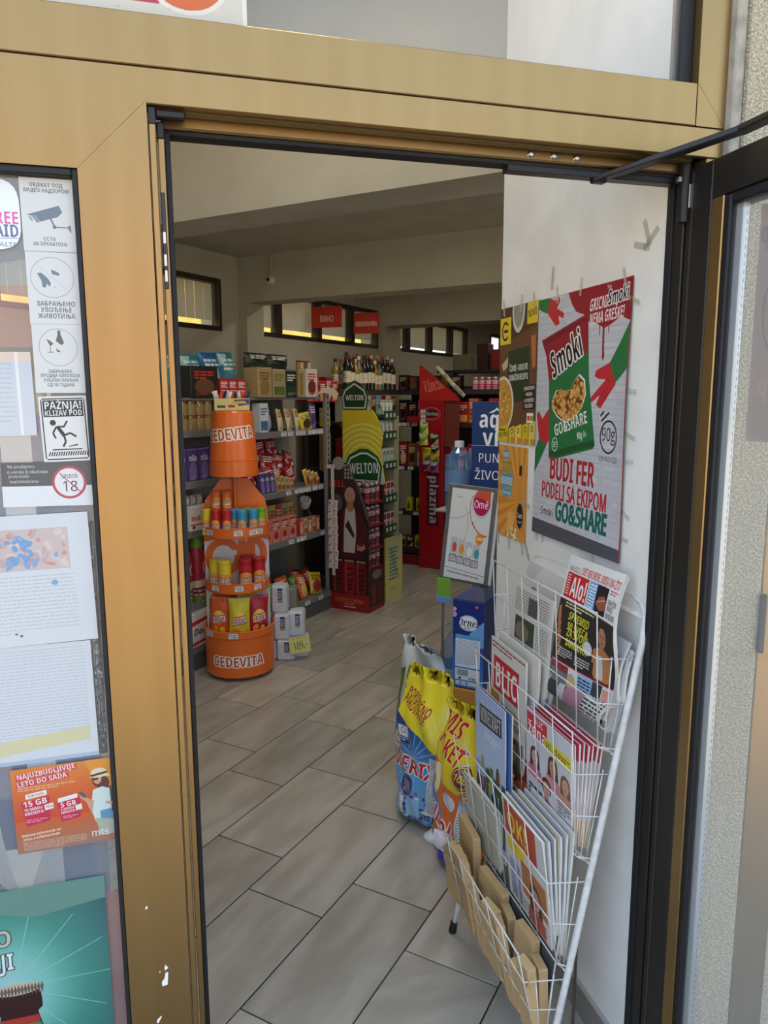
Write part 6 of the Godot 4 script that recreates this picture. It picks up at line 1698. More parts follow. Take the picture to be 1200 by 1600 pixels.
func aisle_goods() -> void:
	var r := rng
	# ---- on top of the shelving
	var top := 1.66
	for d in [[3.4, "diaper", 0.19, 0.3], [3.585, "diaper", 0.18, 0.27], [3.765, "diaper_blue", 0.18, 0.29], [3.93, "diaper", 0.15, 0.3]]:
		pack("nappy_pack", "teal and blue nappy pack lying on top of the shelving", "pack", "nappy packs on the shelving", pouch(), pk[d[1]], d[0], -3.37, top, Vector3(d[2], d[3], 0.18), AISLE, Vector3(0, 0, 0.02))
	pack("coffee_box", "dark box with a small red label on top of shelving", "box", "", carton(), pk.darkbox, 3.49, -3.2, top, Vector3(0.24, 0.19, 0.1))
	for k in 3:
		pack("can_tray", "red and white can pack in front of the nappy packs", "cans", "red can packs on the shelving", carton(), pk.redcans, 3.68 + k * 0.085, -3.2, top, Vector3(0.078, 0.12, 0.08))
	pack("juice_carton", "tan fruit carton in the row on top of the shelving", "carton", "tan cartons on the shelving", carton(), pk.carton_tan, 4.07, -3.2, top, Vector3(0.15, 0.2, 0.12))
	pack("juice_carton", "tan carton with a green foot on top of the shelving", "carton", "", carton(), pk.carton_green, 4.235, -3.2, top, Vector3(0.145, 0.19, 0.12))
	pack("tea_box", "dark green box between the tan cartons", "box", "", carton(), pk.greenpack, 4.39, -3.21, top, Vector3(0.13, 0.19, 0.12))
	pack("juice_carton", "narrow tan fruit carton beside the white and red carton", "carton", "", carton(), pk.carton_tan, 4.5, -3.2, top, Vector3(0.07, 0.2, 0.12))
	pack("wafer_carton", "white and red carton near the shelving's end", "carton", "", carton(), pk.redwhite, 4.62, -3.2, top, Vector3(0.145, 0.205, 0.14))
	for k in 2:
		pack("bin_bag_pack", "dark green pack with white labels on the tan cartons", "pack", "dark green packs on the cartons", pouch(), pk.greenpack, 4.1 + k * 0.24, -3.24, top + 0.2, Vector3(0.24, 0.1, 0.12))
	for k in 4:
		var o := thing("spice_jar", "small jar standing on the white and red carton", "jar", sp(4.545 + k * 0.045, -3.2, top + 0.205), AISLE, "spice jars on the carton")
		part(o, "body", jar_body(), mt([C(176, 120, 60), C(196, 186, 150), C(120, 60, 40), C(196, 190, 170)][k], 0.3), Vector3.ZERO, Vector3.ZERO, "", Vector3(0.032, 0.06, 0.032))
		part(o, "lid", jar_lid(), mt(C(40, 38, 38), 0.4), Vector3.ZERO, Vector3.ZERO, "", Vector3(0.032, 0.06, 0.032))
	pack("red_box", "red box at the very end of the shelving's top", "box", "", carton(), pk.redpack, 4.73, -3.24, top, Vector3(0.07, 0.17, 0.14))
	var f := func(u: float, v: float) -> Vector3: return Vector3((u - 0.5) * 0.16 + 0.03 * v, 0.05 * v + 0.03 * sin(u * 3.0), 0.06 * u)
	one("loose_leaflet", sheetm(f, 6, 4, 0.001), mt(C(190, 178, 150), 0.8), "crumpled tan leaflet beside the red box on the shelving", "leaflet", sp(4.74, -3.11, 1.665), Vector3(0.2, AISLE, -0.2))
	# ---- left part: jars, chocolate, spread, bottles
	var glassj := mt(C(150, 128, 84), 0.12)
	var lidm := mt(C(176, 150, 96), 0.25, 0.7)
	for lv in 2:
		for k in 5:
			for rw in 2:
				var o := thing("glass_jar", "small jar with brassy lid on the upper left shelf", "jar", sp(3.25 + k * 0.072, -3.19 - rw * 0.075, 1.465 + lv * 0.087), AISLE, "brass lidded jars on the upper left shelf")
				part(o, "body", jar_body(), glassj, Vector3.ZERO, Vector3.ZERO, "", Vector3(0.068, 0.086, 0.068))
				part(o, "lid", jar_lid(), lidm, Vector3.ZERO, Vector3.ZERO, "", Vector3(0.068, 0.086, 0.068))
	for k in 4:
		pack("chocolate_box", "purple chocolate box on the second left shelf", "box", "chocolate boxes on the left shelf", carton(), pk.milka, 3.26 + k * 0.1, -3.2, 1.155, Vector3(0.09, 0.2, 0.1))
	pack("spread_box", "white box of hazelnut spread with red lettering", "box", "", carton(), pk.nutella, 3.4, -3.2, 0.855, Vector3(0.2, 0.15, 0.12))
	for k in 3:
		var o := one("egg_carton_top", pouch(), mt(C(190, 184, 172), 0.7), "pale wrapped egg standing on the spread box", "egg", sp(3.34 + k * 0.055, -3.2, 1.004), Vector3(0, AISLE, 0), "eggs on the spread box", Vector3(0.045, 0.065, 0.045))
	for k in 3:
		var o := thing("juice_bottle", "red juice bottle with green cap on the lower left shelf", "bottle", sp(3.29 + k * 0.115, -3.2, 0.40), AISLE, "red bottles on the lower left shelf")
		part(o, "body", lathem([[0.047, 0.0], [0.05, 0.01], [0.05, 0.26], [0.047, 0.3], [0.03, 0.35]], 18, -PI, PI), pk.redbottle)
		part(o, "shoulder", lathem([[0.03, 0.35], [0.026, 0.37], [0.0, 0.371]], 14), mt(C(150, 36, 56), 0.3))
		part(o, "cap", lathem([[0.034, 0.335], [0.036, 0.345], [0.034, 0.4], [0.022, 0.42], [0.0, 0.423]], 14), mt(C(110, 170, 50), 0.35))
	pack("snack_carton", "white carton with red stripes on the bottom left shelf", "carton", "", carton(), pk.whitered, 3.36, -3.17, 0.146, Vector3(0.28, 0.21, 0.14))
	# ---- shelf of small packs
	var y := 1.42
	pack("toothpaste_box", "upright white and blue box beside the orange cup", "box", "", carton(), pk.bluewhite, 4.085, -3.2, y, Vector3(0.09, 0.2, 0.07))
	for k in 3:
		pack("sweets_bag", "dark blue bag beside the white and blue box", "bag", "dark blue bags on the small packs shelf", pouch(), pk.navy, 4.17 + k * 0.03, -3.2 - k * 0.05, y, Vector3(0.13, 0.2, 0.05), AISLE, Vector3(-0.15, 0.2, 0))
	for k in 8:
		pack("sweets_bag", "pale bag with yellow and red print on the small packs shelf", "bag", "pale bags on the small packs shelf", pouch(), pk.whiteyellow, 4.29 + k * 0.035, -3.18 - 0.03 * (k % 3), y, Vector3(0.085, 0.16 - 0.01 * (k % 3), 0.04), AISLE, Vector3(-0.18, 0.25, r.randf_range(-0.15, 0.1)))
	pack("sweets_bag", "bright yellow bag with a dark face shape", "bag", "", pouch(), pk.smile, 4.6, -3.17, y, Vector3(0.15, 0.13, 0.06), AISLE, Vector3(-0.2, 0, 0.1))
	pack("sweets_bag", "upright purple bag at the end of the small packs shelf", "bag", "", pouch(), pk.purple, 4.71, -3.19, y, Vector3(0.09, 0.2, 0.05), AISLE, Vector3(-0.1, 0, -0.05))
	# ---- heap of red sweet bags
	y = 0.995
	for k in 22:
		var lay := k / 8
		pack("red_sweet_bag", "glossy red sweet bag in the heap on the middle shelf", "bag", "red sweet bags heaped on the middle shelf", pouch(), pk.redcandy, 4.02 + 0.075 * (k % 8) + r.randf_range(-0.02, 0.02), -3.27 - 0.03 * lay - (0.06 if k % 2 == 0 else 0.0), y + lay * 0.1, Vector3(0.15, 0.17, 0.07), AISLE, Vector3(r.randf_range(-0.5, 0.0), r.randf_range(-0.4, 0.4), r.randf_range(-0.35, 0.35)))
	for k in 3:
		pack("wafer_pack", "purple wafer pack at the front of the middle shelf", "pack", "purple wafers on the middle shelf", carton(), pk.milka, 4.05 + k * 0.055, -3.175, y, Vector3(0.05, 0.14, 0.03), AISLE, Vector3(-0.1, 0, 0))
	for k in 4:
		pack("wafer_pack", "tan wafer pack before the red sweet bags", "pack", "tan wafers on the middle shelf", carton(), pk.tanpack, 4.24 + k * 0.05, -3.175, y, Vector3(0.045, 0.12 - k * 0.012, 0.03), AISLE, Vector3(-0.15, 0, 0.1))
	for k in 4:
		pack("wafer_pack", "yellow green biscuit pack at the right of the middle shelf", "pack", "yellow biscuits on the middle shelf", pouch(), pk.chips_yellow if k % 2 == 0 else pk.tanpack, 4.62 + k * 0.045, -3.18, y, Vector3(0.06, 0.13 - k * 0.012, 0.04), AISLE, Vector3(-0.2, 0, 0.15))
	# ---- biscuit boxes
	y = 0.632
	for k in 4:
		pack("biscuit_box", "pink and red biscuit box on the biscuit shelf", "box", "pink biscuit boxes", carton(), pk.biscuit_pink, 4.08 + k * 0.1, -3.19, y, Vector3(0.095, 0.17, 0.06))
	for k in 7:
		pack("biscuit_box", "narrow biscuit box on the back row of the biscuit shelf", "box", "narrow biscuit boxes on the back row", carton(), [pk.biscuit_yellow, pk.biscuit_red, pk.tanpack][k % 3], 4.06 + k * 0.075, -3.3, y, Vector3(0.068, 0.25, 0.06))
	for k in 5:
		pack("biscuit_box", "small reddish biscuit box at the right of the biscuit shelf", "box", "small biscuit boxes at the right", carton(), pk.biscuit_red if k % 2 == 0 else pk.tanpack, 4.5 + k * 0.055, -3.19, y, Vector3(0.05, 0.12, 0.05))
	var sc := thing("kitchen_scoop", "grey scoop with a long handle leaning on the biscuit boxes", "scoop", sp(4.7, -3.22, 0.632), AISLE)
	part(sc, "handle", tubem([Vector3(0.05, 0.0, 0.03), Vector3(-0.05, 0.2, 0.0)], 0.006, 7), mt(C(70, 70, 72), 0.4))
	part(sc, "bowl", lathem([[0.0, -0.05], [0.03, -0.045], [0.042, -0.02], [0.044, 0.03], [0.04, 0.03], [0.03, -0.03], [0.0, -0.04]], 14), mt(C(206, 206, 204), 0.3), Vector3(-0.07, 0.23, 0.0), Vector3(0.5, 0, 0.4))
	# ---- crisps on the base shelf
	y = 0.146
	for k in 4:
		pack("crisp_bag", "white bag with dark spots at the back of the base shelf", "bag", "white bags on the base shelf", pouch(), pk.chips_white, 4.02 + k * 0.13, -3.42, y, Vector3(0.125, 0.3, 0.06), AISLE, Vector3(-0.15, 0, 0.05))
	for k in 14:
		pack("crisp_bag", "colourful crisp bag lying on the base shelf", "bag", "crisp bags on the base shelf", pouch(), [pk.chips_orange, pk.chips_red, pk.chips_orange, pk.chips_green, pk.chips_red, pk.chips_yellow, pk.chips_red][k % 7], 4.0 + 0.055 * k, -3.15 - 0.07 * (k % 3), y, Vector3(0.13, 0.17 + 0.02 * (k % 2), 0.06), AISLE, Vector3(-0.35, r.randf_range(-0.3, 0.3), r.randf_range(-0.25, 0.25)))
	# ---- wine and spirits
	var glasses := [mt(C(28, 34, 24), 0.08), mt(C(60, 34, 22), 0.08), mt(C(150, 120, 60), 0.08), mt(C(96, 104, 84), 0.08), mt(C(36, 26, 26), 0.08)]
	for k in 24:
		var h := r.randf_range(0.26, 0.33)
		var o := thing("wine_bottle", "%s glass bottle with a %s cap in the wine row" % [["dark green", "brown", "golden", "pale", "black"][k % 5], ["black", "red", "gold", "white"][k % 4]], "bottle", sp(5.5 + (k % 12) * 0.074, -3.37 - 0.1 * (k / 12) + r.randf_range(-0.01, 0.01), 1.72), AISLE, "bottles on the wine shelf")
		part(o, "body", bottle_body(), glasses[k % 5], Vector3.ZERO, Vector3.ZERO, "", Vector3(0.074, h, 0.074))
		part(o, "cap", bottle_cap(), mt([C(30, 28, 28), C(150, 40, 44), C(190, 160, 90), C(206, 204, 196)][k % 4], 0.4), Vector3.ZERO, Vector3.ZERO, "", Vector3(0.074, h, 0.074))
		part(o, "label", bottle_label(), pk.winelabel, Vector3.ZERO, Vector3.ZERO, "", Vector3(0.074, h, 0.074))
	for k in 5:
		pack("red_gift_box", "red gift box at the near end of the wine shelf", "box", "red gift boxes by the wine", carton(), pk.redpack if k % 2 == 0 else pk.coffee_red, 4.86 + k * 0.09, -3.36, 1.62 if k < 5 else 1.72, Vector3(0.085, 0.17 + 0.03 * (k % 2), 0.1))
	for k in 10:
		pack("spirit_box", "boxed bottle on the dark wall shelving below the wine", "box", "boxes under the wine shelf", carton(), [pk.supplement, pk.coffee_gold, pk.bluestrip, pk.coffee_red][k % 4], 5.44 + k * 0.095, -3.38, 1.45, Vector3(0.085, 0.22, 0.09))
	for k in 10:
		pack("spirit_box", "boxed bottle on the middle of the dark wall shelving", "box", "boxes midway in the dark wall shelving", carton(), [pk.coffee_red, pk.supplement, pk.coffee_gold][k % 3], 5.44 + k * 0.095, -3.38, 1.05, Vector3(0.085, 0.26, 0.09))

# ---------------------------------------------------------------- cardboard displays at the aisle's end
func end_displays() -> void:
	var r := rng
	# energy drink display
	var p := pic(300, 1000, C(40, 22, 24))
	p.grad(0, 0, 300, 420, C(58, 46, 46), C(40, 18, 22)); p.pl([140, 0, 240, 0, 300, 220, 300, 400, 220, 160], C(92, 88, 88))
	for k in 24:
		p.e(130 + (k % 6) * 24, 20 + (k / 6) * 26, 9, 10, C(150, 148, 146))
	p.t("HELL", 66, 140, 62, C(190, 40, 36), {"w": 120}); p.e(60, 270, 46, 60, C(96, 84, 80))
	# man in a maroon jacket
	p.pl([60, 420, 100, 330, 170, 300, 240, 330, 290, 420, 296, 560, 250, 600, 240, 640, 70, 640, 56, 560], C(76, 26, 32)); p.pl([128, 300, 200, 300, 208, 460, 196, 600, 110, 600, 116, 440], C(190, 184, 176)); p.pl([124, 420, 150, 380, 196, 480, 186, 500], C(40, 36, 38)); p.l(120, 320, 104, 600, 5, C(120, 46, 50)); p.l(206, 320, 214, 600, 5, C(120, 46, 50))
	p.pl([140, 260, 186, 260, 192, 310, 164, 330, 136, 310], C(166, 116, 92)); p.e(163, 216, 40, 56, C(186, 138, 112)); p.pl([134, 240, 164, 268, 194, 240, 190, 266, 164, 280, 138, 266], C(150, 104, 84)); p.e(150, 212, 5, 3, C(60, 44, 40)); p.e(178, 212, 5, 3, C(60, 44, 40)); p.l(154, 248, 174, 248, 3, C(120, 70, 62)); p.pl([160, 216, 168, 234, 158, 236], C(166, 116, 92))
	p.pl([216, 540, 262, 530, 280, 560, 250, 584, 214, 576], C(176, 126, 102)); p.r(222, 500, 40, 50, C(110, 24, 34))
	# big cans
	for k in 3:
		p.pl([30 + k * 88, 660, 100 + k * 88, 660, 106 + k * 88, 690, 106 + k * 88, 860, 100 + k * 88, 880, 30 + k * 88, 880, 24 + k * 88, 860, 24 + k * 88, 690], [C(110, 20, 30), C(150, 24, 38), C(120, 20, 32)][k]); p.r(30 + k * 88, 652, 70, 10, C(150, 148, 148)); p.t("HELL", 66 + k * 88, 770, 70, C(30, 26, 28), {"w": 170, "rot": -PI / 2}); p.l(40 + k * 88, 670, 40 + k * 88, 870, 5, C(196, 70, 76))
	p.r(0, 884, 300, 116, C(150, 24, 32)); p.t("ENERGY DRINK", 150, 930, 40, C(206, 130, 60), {"w": 220, "f": 0}); p.t("HRABRO", 150, 956, 26, C(206, 130, 60), {"w": 90, "f": 0}); p.r(110, 972, 90, 5, C(226, 206, 200))
	var o := thing("energy_drink_display", "red and black cardboard display with a man in a maroon jacket", "display stand", sp(4.8, -2.937), ACROSS)
	part(o, "front_board", slabm([-0.177, 0.0, 0.177, 0.0, 0.177, 0.78, 0.09, 0.98, -0.02, 1.165, -0.177, 1.165], -0.012, 0.0), printed(p, 0.4))
	part(o, "base_box", bbm(Vector3(-0.177, 0, -0.25), Vector3(0.177, 0.34, -0.013), 0.002), mt(C(96, 18, 26), 0.45))
	part(o, "back_board", bbm(Vector3(-0.177, 0.34, -0.25), Vector3(0.177, 0.98, -0.24)), mt(C(48, 26, 28), 0.5))
	part(o, "side_board", bbm(Vector3(-0.177, 0.34, -0.239), Vector3(-0.168, 1.1, -0.013)), mt(C(60, 22, 26), 0.5))
	var sp2 := pic(160, 220, C(70, 20, 24)); sp2.r(10, 60, 140, 130, C(40, 28, 26)); sp2.r(20, 80, 50, 100, C(110, 40, 36)); sp2.r(90, 80, 50, 100, C(90, 30, 30)); sp2.r(0, 196, 160, 24, C(150, 24, 32)); sp2.e(80, 30, 50, 24, C(120, 110, 104))
	part(o, "side_print", boxm(Vector3(0.236, 0.33, 0.001)), printed(sp2, 0.4), Vector3(0.1778, 0.168, -0.131), Vector3(0, PI / 2, 0))
	for y in [0.5, 0.68, 0.86]:
		part(o, "shelf_tray", bbm(Vector3(-0.168, y - 0.012, -0.239), Vector3(0.185, y, -0.013), 0.001), mt(C(110, 22, 30), 0.5))
	for y in [0.34, 0.5, 0.68, 0.86]:
		for k in 3:
			for j in 2:
				tin("slim %s energy drink can on the cardboard display" % ("red" if (k + j) % 2 == 0 else "dark"), "energy drink cans on the display", pk.energycan if (k + j) % 2 == 0 else pk.energydark, mt(C(170, 170, 172), 0.3, 0.8), sp(4.8 + 0.055 + k * 0.072, -2.937 + 0.135 - j * 0.07, y), AISLE, 0.056, 0.15)
	# strip of hanging packets
	var h := thing("packet_strip", "white strip of small packets hanging by the display", "hanging strip", sp(4.765, -3.055, 0), ACROSS)
	part(h, "strip", bbm(Vector3(-0.014, 0.28, -0.002), Vector3(0.014, 1.12, 0.0)), mt(C(206, 204, 198), 0.6))
	part(h, "round_tag", lathem([[0.0, 0.002], [0.05, 0.002], [0.05, 0.0], [0.0, 0.0]], 20), mt(C(150, 148, 144), 0.5), Vector3(0.05, 1.16, -0.01), Vector3(PI / 2, 0, 0))
	part(h, "top_tag", boxm(Vector3(0.07, 0.03, 0.002)), pk.ticket, Vector3(-0.012, 1.135, 0.004))
	for k in 8:
		part(h, "packet", pouch(), pk.ticket, Vector3(0.0, 0.8 - k * 0.066, 0.006 + 0.004 * (k % 2)), Vector3(-0.15, 0.05, 0.04 * (k % 3 - 1)), "", Vector3(0.088, 0.075, 0.02))
	# supplement display: yellow board with green badge, trays on its aisle side
	p = pic(300, 760, C(222, 206, 46))
	p.r(0, 190, 300, 570, C(206, 206, 196))
	for k in 6:
		p.ring(150, 230, 250 - k * 30, 180 - k * 20, 8, C(238, 228, 130), PI, TAU)
	p.pl([14, 216, 44, 176, 126, 150, 184, 150, 254, 176, 286, 216, 270, 290, 30, 290], C(34, 96, 46)); p.pl([26, 220, 54, 186, 130, 164, 180, 164, 246, 186, 272, 220, 258, 278, 42, 278], C(226, 230, 220)); p.pl([34, 222, 60, 192, 132, 172, 178, 172, 242, 192, 264, 222, 252, 272, 48, 272], C(30, 84, 40))
	p.t("WELTON", 152, 226, 58, C(240, 240, 236), {"w": 206, "rot": -0.04}); p.t("prijem", 160, 324, 56, C(70, 110, 70), {"w": 150, "f": 0})
	o = thing("supplement_display", "yellow and green cardboard display with stepped trays", "display stand", sp(5.13, -2.985), ACROSS)
	part(o, "front_board", slabm([-0.2, 0.0, 0.16, 0.0, 0.16, 0.9, 0.185, 1.0, 0.165, 1.12, 0.15, 1.22, 0.17, 1.34, 0.14, 1.46, 0.08, 1.555, -0.2, 1.555], -0.012, 0.0), printed(p, 0.45))
	var hp := pic(256, 200, C(38, 82, 42))
	hp.pl([10, 110, 40, 60, 128, 16, 216, 60, 246, 110, 230, 190, 26, 190], C(216, 222, 210)); hp.pl([22, 112, 48, 70, 128, 30, 208, 70, 234, 112, 220, 180, 36, 180], C(30, 70, 36)); hp.t("WELTON", 128, 116, 50, C(236, 238, 232), {"w": 170})
	part(o, "header", slabm([-0.19, 1.556, 0.02, 1.556, 0.04, 1.68, -0.02, 1.76, -0.085, 1.79, -0.15, 1.76, -0.21, 1.68], -0.012, 0.0), printed(hp, 0.45))
	part(o, "body", bbm(Vector3(-0.2, 0.0, -0.3), Vector3(0.16, 1.5, -0.22), 0.002), mt(C(150, 150, 120), 0.6))
	var bp := pic(200, 330, C(206, 196, 110))
	bp.grad(0, 0, 200, 130, C(170, 172, 120), C(196, 192, 120))
	for k in 9:
		bp.l(40 + (k % 2) * 8, 60 + k * 20, 150 - (k % 3) * 14, 60 + k * 20, 10, C(84, 126, 140)); bp.ring(60 + k * 11, 60 + k * 20, 10, 10, 4, C(84, 126, 140))
	bp.ring(100, 300, 120, 60, 8, C(226, 214, 70), PI, TAU); bp.r(60, 270, 60, 12, C(150, 160, 170))
	var lowb := part(o, "lower_box", bbm(Vector3(-0.19, 0.0, -0.22), Vector3(0.185, 0.52, -0.013), 0.002), mt(C(190, 180, 90), 0.5))
	part(lowb, "side_print", boxm(Vector3(0.3, 0.52, 0.001)), printed(bp, 0.45), Vector3(0.1858, 0.26, -0.16), Vector3(0, PI / 2, 0))
	part(lowb, "rear_box", bbm(Vector3(0.0, 0.0, -0.31), Vector3(0.185, 0.52, -0.3)), mt(C(190, 180, 90), 0.5))
	var ys := [0.6, 0.85, 1.12, 1.36, 1.52]
	var gm := mt(C(34, 74, 40), 0.5)
	for y in ys:
		var t := part(o, "tray", bbm(Vector3(-0.16, y - 0.014, -0.22), Vector3(0.18, y, -0.013), 0.001), gm)
		part(t, "tray_front", bbm(Vector3(0.176, y - 0.04, -0.22), Vector3(0.182, y + 0.03, -0.013), 0.001), gm)
		for k in 3:
			part(t, "price_tag", boxm(Vector3(0.03, 0.03, 0.001)), pk.price, Vector3(0.1832, y - 0.006, -0.18 + k * 0.065), Vector3(0, PI / 2, 0))
	for j in ys.size():
		for k in 3:
			if j < 3:
				pack("capsule_box", "supplement box with a red dot on the stepped trays", "box", "supplement boxes on the display", carton(), pk.capsule_red if j < 2 else pk.supplement, 5.13 + 0.05 + k * 0.065, -2.985 + 0.13, ys[j], Vector3(0.058, 0.13, 0.06))
			else:
				var q := thing("capsule_jar", "clear supplement jar on the upper stepped trays", "jar", sp(5.13 + 0.055 + k * 0.065, -2.985 + 0.13, ys[j]), AISLE, "supplement jars on the display")
				part(q, "body", jar_body(), pk.supplement, Vector3.ZERO, Vector3.ZERO, "", Vector3(0.055, 0.115, 0.055))
				part(q, "lid", jar_lid(), mt(C(150, 160, 150), 0.4), Vector3.ZERO, Vector3.ZERO, "", Vector3(0.055, 0.115, 0.055))
	# yellow hook board and round jar left of the display
	var hk := thing("hanging_card", "yellow card with small red sachets beside the supplement display", "card", sp(5.0, -3.27, 0), ACROSS)
	part(hk, "card", boxm(Vector3(0.1, 0.15, 0.004), 0.001, Vector3(0, 1.5, 0)), mt(C(206, 190, 50), 0.5))
	for k in 3:
		part(hk, "sachet", pouch(), pk.whiteyellow, Vector3(-0.03 + k * 0.03, 1.49, 0.008), Vector3.ZERO, "", Vector3(0.028, 0.07, 0.012))
	part(hk, "post", bbm(Vector3(-0.006, 0, -0.012), Vector3(0.006, 1.5, -0.003)), mt(C(96, 96, 94), 0.5))
	part(hk, "lower_card", boxm(Vector3(0.11, 0.3, 0.004), 0.001, Vector3(0.0, 1.22, 0.0)), mt(C(150, 110, 70), 0.5))

# ---------------------------------------------------------------- shelving across the far end (local x = q, z faces back to the door)
func far_shelves() -> void:
	var blk := mt(C(38, 36, 36), 0.55)
	var o := unit("black shelving across the aisle's far end", -3.42, -1.3, [0.16, 0.53, 0.98, 1.41, 1.72], 0.42, 1.76, blk, 6.47, ACROSS, true, mt(C(120, 24, 30), 0.5))
	tags(o, 1.41, [-1.0, -0.94, -0.86], -0.05); tags(o, 0.98, [-1.0, -0.9], -0.05); tags(o, 0.53, [-1.02, -0.84], -0.05)
	var rows := [[0.16, ["coffee_gold", "snack_black", "yellowpack"], 0.07, 0.12, "small dark and yellow pack on the lowest far shelf"], [0.98, ["coffee_red", "coffee_gold", "capsule_red"], 0.085, 0.24, "red and gold coffee pack midway on the far shelf"], [1.41, ["coffee_black", "coffee_black", "coffee_red"], 0.09, 0.22, "black coffee pack on the upper far shelf"], [1.72, ["coffee_black", "darkbox", "coffee_black"], 0.1, 0.15, "black box on the far shelf's top"]]
	for rw in rows:
		for k in 9:
			var q: float = -3.36 + k * (rw[2] + 0.012)
			if q > (-2.84 if rw[0] > 0.9 and rw[0] < 1.5 else (-2.74 if rw[0] > 1.5 else -2.4)):
				break
			one("coffee_pack", carton(), pk[rw[1][k % 3]], rw[4], "pack", sp(6.59, q, rw[0]), Vector3(0, ACROSS, 0), rw[4] + "s", Vector3(rw[2], rw[3] * (1.0 - 0.08 * (k % 2)), 0.08))
	for k in 2:
		one("yellow_pack", carton(), pk.yellowpack, "yellow pack alone on the half empty far shelf", "pack", sp(6.58, -3.3 + k * 0.11, 0.53), Vector3(0, ACROSS, 0), "yellow packs on the far shelf", Vector3(0.055, 0.13, 0.05))
	one("red_tray", carton(), mt(C(150, 24, 32), 0.45), "flat red tray on the upper far shelf", "tray", sp(6.503, -3.2, 1.41), Vector3(0, ACROSS, 0), "", Vector3(0.16, 0.06, 0.06))
	# right part behind the red stand
	for lv in [[1.41, ["redpack", "orangepack", "redpack"]], [0.98, ["redpack", "coffee_red", "orangepack"]]]:
		for k in 9:
			one("snack_box", carton(), pk[lv[1][k % 3]], "red or orange snack box right of the red stand", "box", sp(6.6, -2.72 + k * 0.1, lv[0]), Vector3(0, ACROSS, 0), "snack boxes right of the red stand", Vector3(0.094, 0.2 + 0.03 * (k % 2), 0.1))
	for k in 8:
		var t := thing("drink_can", "pink drink can on the far shelf's top right", "can", sp(6.6, -2.62 + k * 0.065, 1.72), ACROSS, "pink cans on the far shelf")
		part(t, "body", can_body(), pk.pinkcan, Vector3.ZERO, Vector3.ZERO, "", Vector3(0.058, 0.12, 0.058))
		part(t, "lid", can_lid(), mt(C(190, 190, 192), 0.3, 0.8), Vector3.ZERO, Vector3.ZERO, "", Vector3(0.058, 0.12, 0.058))
	# overhead board with boxes above the far shelving
	var ob := thing("overhead_shelf", "dark overhead board carrying boxes at the far end", "shelf", sp(7.3, -2.3, 0), ACROSS)
	part(ob, "board", bbm(Vector3(-0.95, 1.9, -0.25), Vector3(1.0, 1.925, 0.2), 0.002), blk)
	for x in [-0.9, 0.95]:
		part(ob, "post", bbm(Vector3(x - 0.02, 0, -0.2), Vector3(x + 0.02, 1.9, -0.16)), blk)
	for d in [["box_stack", "greenish wrapped pack on the overhead board", C(120, 124, 96), -3.0, 0.2, 0.16], ["box_stack", "dark red box at the left on the overhead board", C(70, 26, 26), -2.78, 0.12, 0.26], ["box_stack", "bright red box on the overhead board", C(156, 30, 40), -2.62, 0.13, 0.2], ["box_stack", "flat brown cardboard box on the overhead board", C(128, 104, 78), -2.42, 0.24, 0.2], ["box_stack", "white box with a hole on the overhead board", C(190, 184, 172), -2.3, 0.12, 0.1], ["box_stack", "black printer shaped case on the overhead board", C(40, 40, 42), -2.06, 0.26, 0.12]]:
		one(d[0], carton(), mt(d[2], 0.6), d[1], "box", sp(7.25 if d[5] != 0.1 else 7.14, d[3], 1.925), Vector3(0, ACROSS, 0), "", Vector3(d[4], d[5], 0.16 if d[5] != 0.1 else 0.05))
	one("yellow_bag", pouch(), mt(C(176, 140, 30), 0.4), "yellow bag lying on the black case", "bag", sp(7.2, -2.05, 2.045), Vector3(0, ACROSS, 0), "", Vector3(0.16, 0.12, 0.1))
	# red snack stand
	var red := mt(C(150, 16, 28), 0.35)
	var st := thing("snack_stand", "tall red snack stand with a sloped header", "display stand", sp(6.4, -2.985), ACROSS)
	part(st, "panel", bbm(Vector3(-0.125, 0, -0.05), Vector3(0.125, 1.62, 0.0), 0.003), red)
	var p := pic(256, 128, C(176, 30, 30)); p.t("Vincinni", 110, 66, 60, C(206, 120, 100), {"w": 170, "rot": -0.15, "f": 2})
	part(st, "header", slabm([-0.125, 1.62, 0.29, 1.62, 0.24, 1.68, -0.125, 1.95], -0.05, 0.0), printed(p, 0.4))
	part(st, "side_panel", bbm(Vector3(0.125, 1.2, -0.05), Vector3(0.27, 1.62, -0.03), 0.002), mt(C(110, 50, 40), 0.4))
	p = pic(180, 110, C(150, 16, 28)); p.ring(90, 55, 86, 50, 5, C(206, 120, 116)); p.e(90, 55, 60, 30, C(40, 24, 26)); p.t("Doritos", 100, 55, 40, C(196, 190, 186), {"w": 110})
	part(st, "badge", boxm(Vector3(0.2, 0.13, 0.002)), printed(p, 0.35), Vector3(0.0, 1.5, 0.0015))
	p = pic(120, 420, C(80, 24, 34)); p.t("plazma", 60, 210, 110, C(170, 160, 164), {"w": 380, "rot": PI / 2})
	part(st, "name_plate", boxm(Vector3(0.13, 0.5, 0.002)), printed(p, 0.4), Vector3(0.02, 0.68, 0.0015))
	for k in 3:
		part(st, "tag", boxm(Vector3(0.05, 0.035, 0.002)), pk.price, Vector3(-0.085, 1.52 - k * 0.045, 0.003))
	var hangs := [["snack_green", -0.06, 1.3, "green"], ["snack_green", -0.065, 1.2, "green"], ["snack_black", 0.05, 1.2, "black"], ["snack_black", 0.06, 1.1, "black"], ["snack_yellow", -0.03, 1.06, "yellow"], ["snack_yellow", 0.05, 1.04, "yellow"], ["snack_purple", -0.03, 0.95, "purple"], ["snack_purple", 0.05, 0.94, "purple"]]
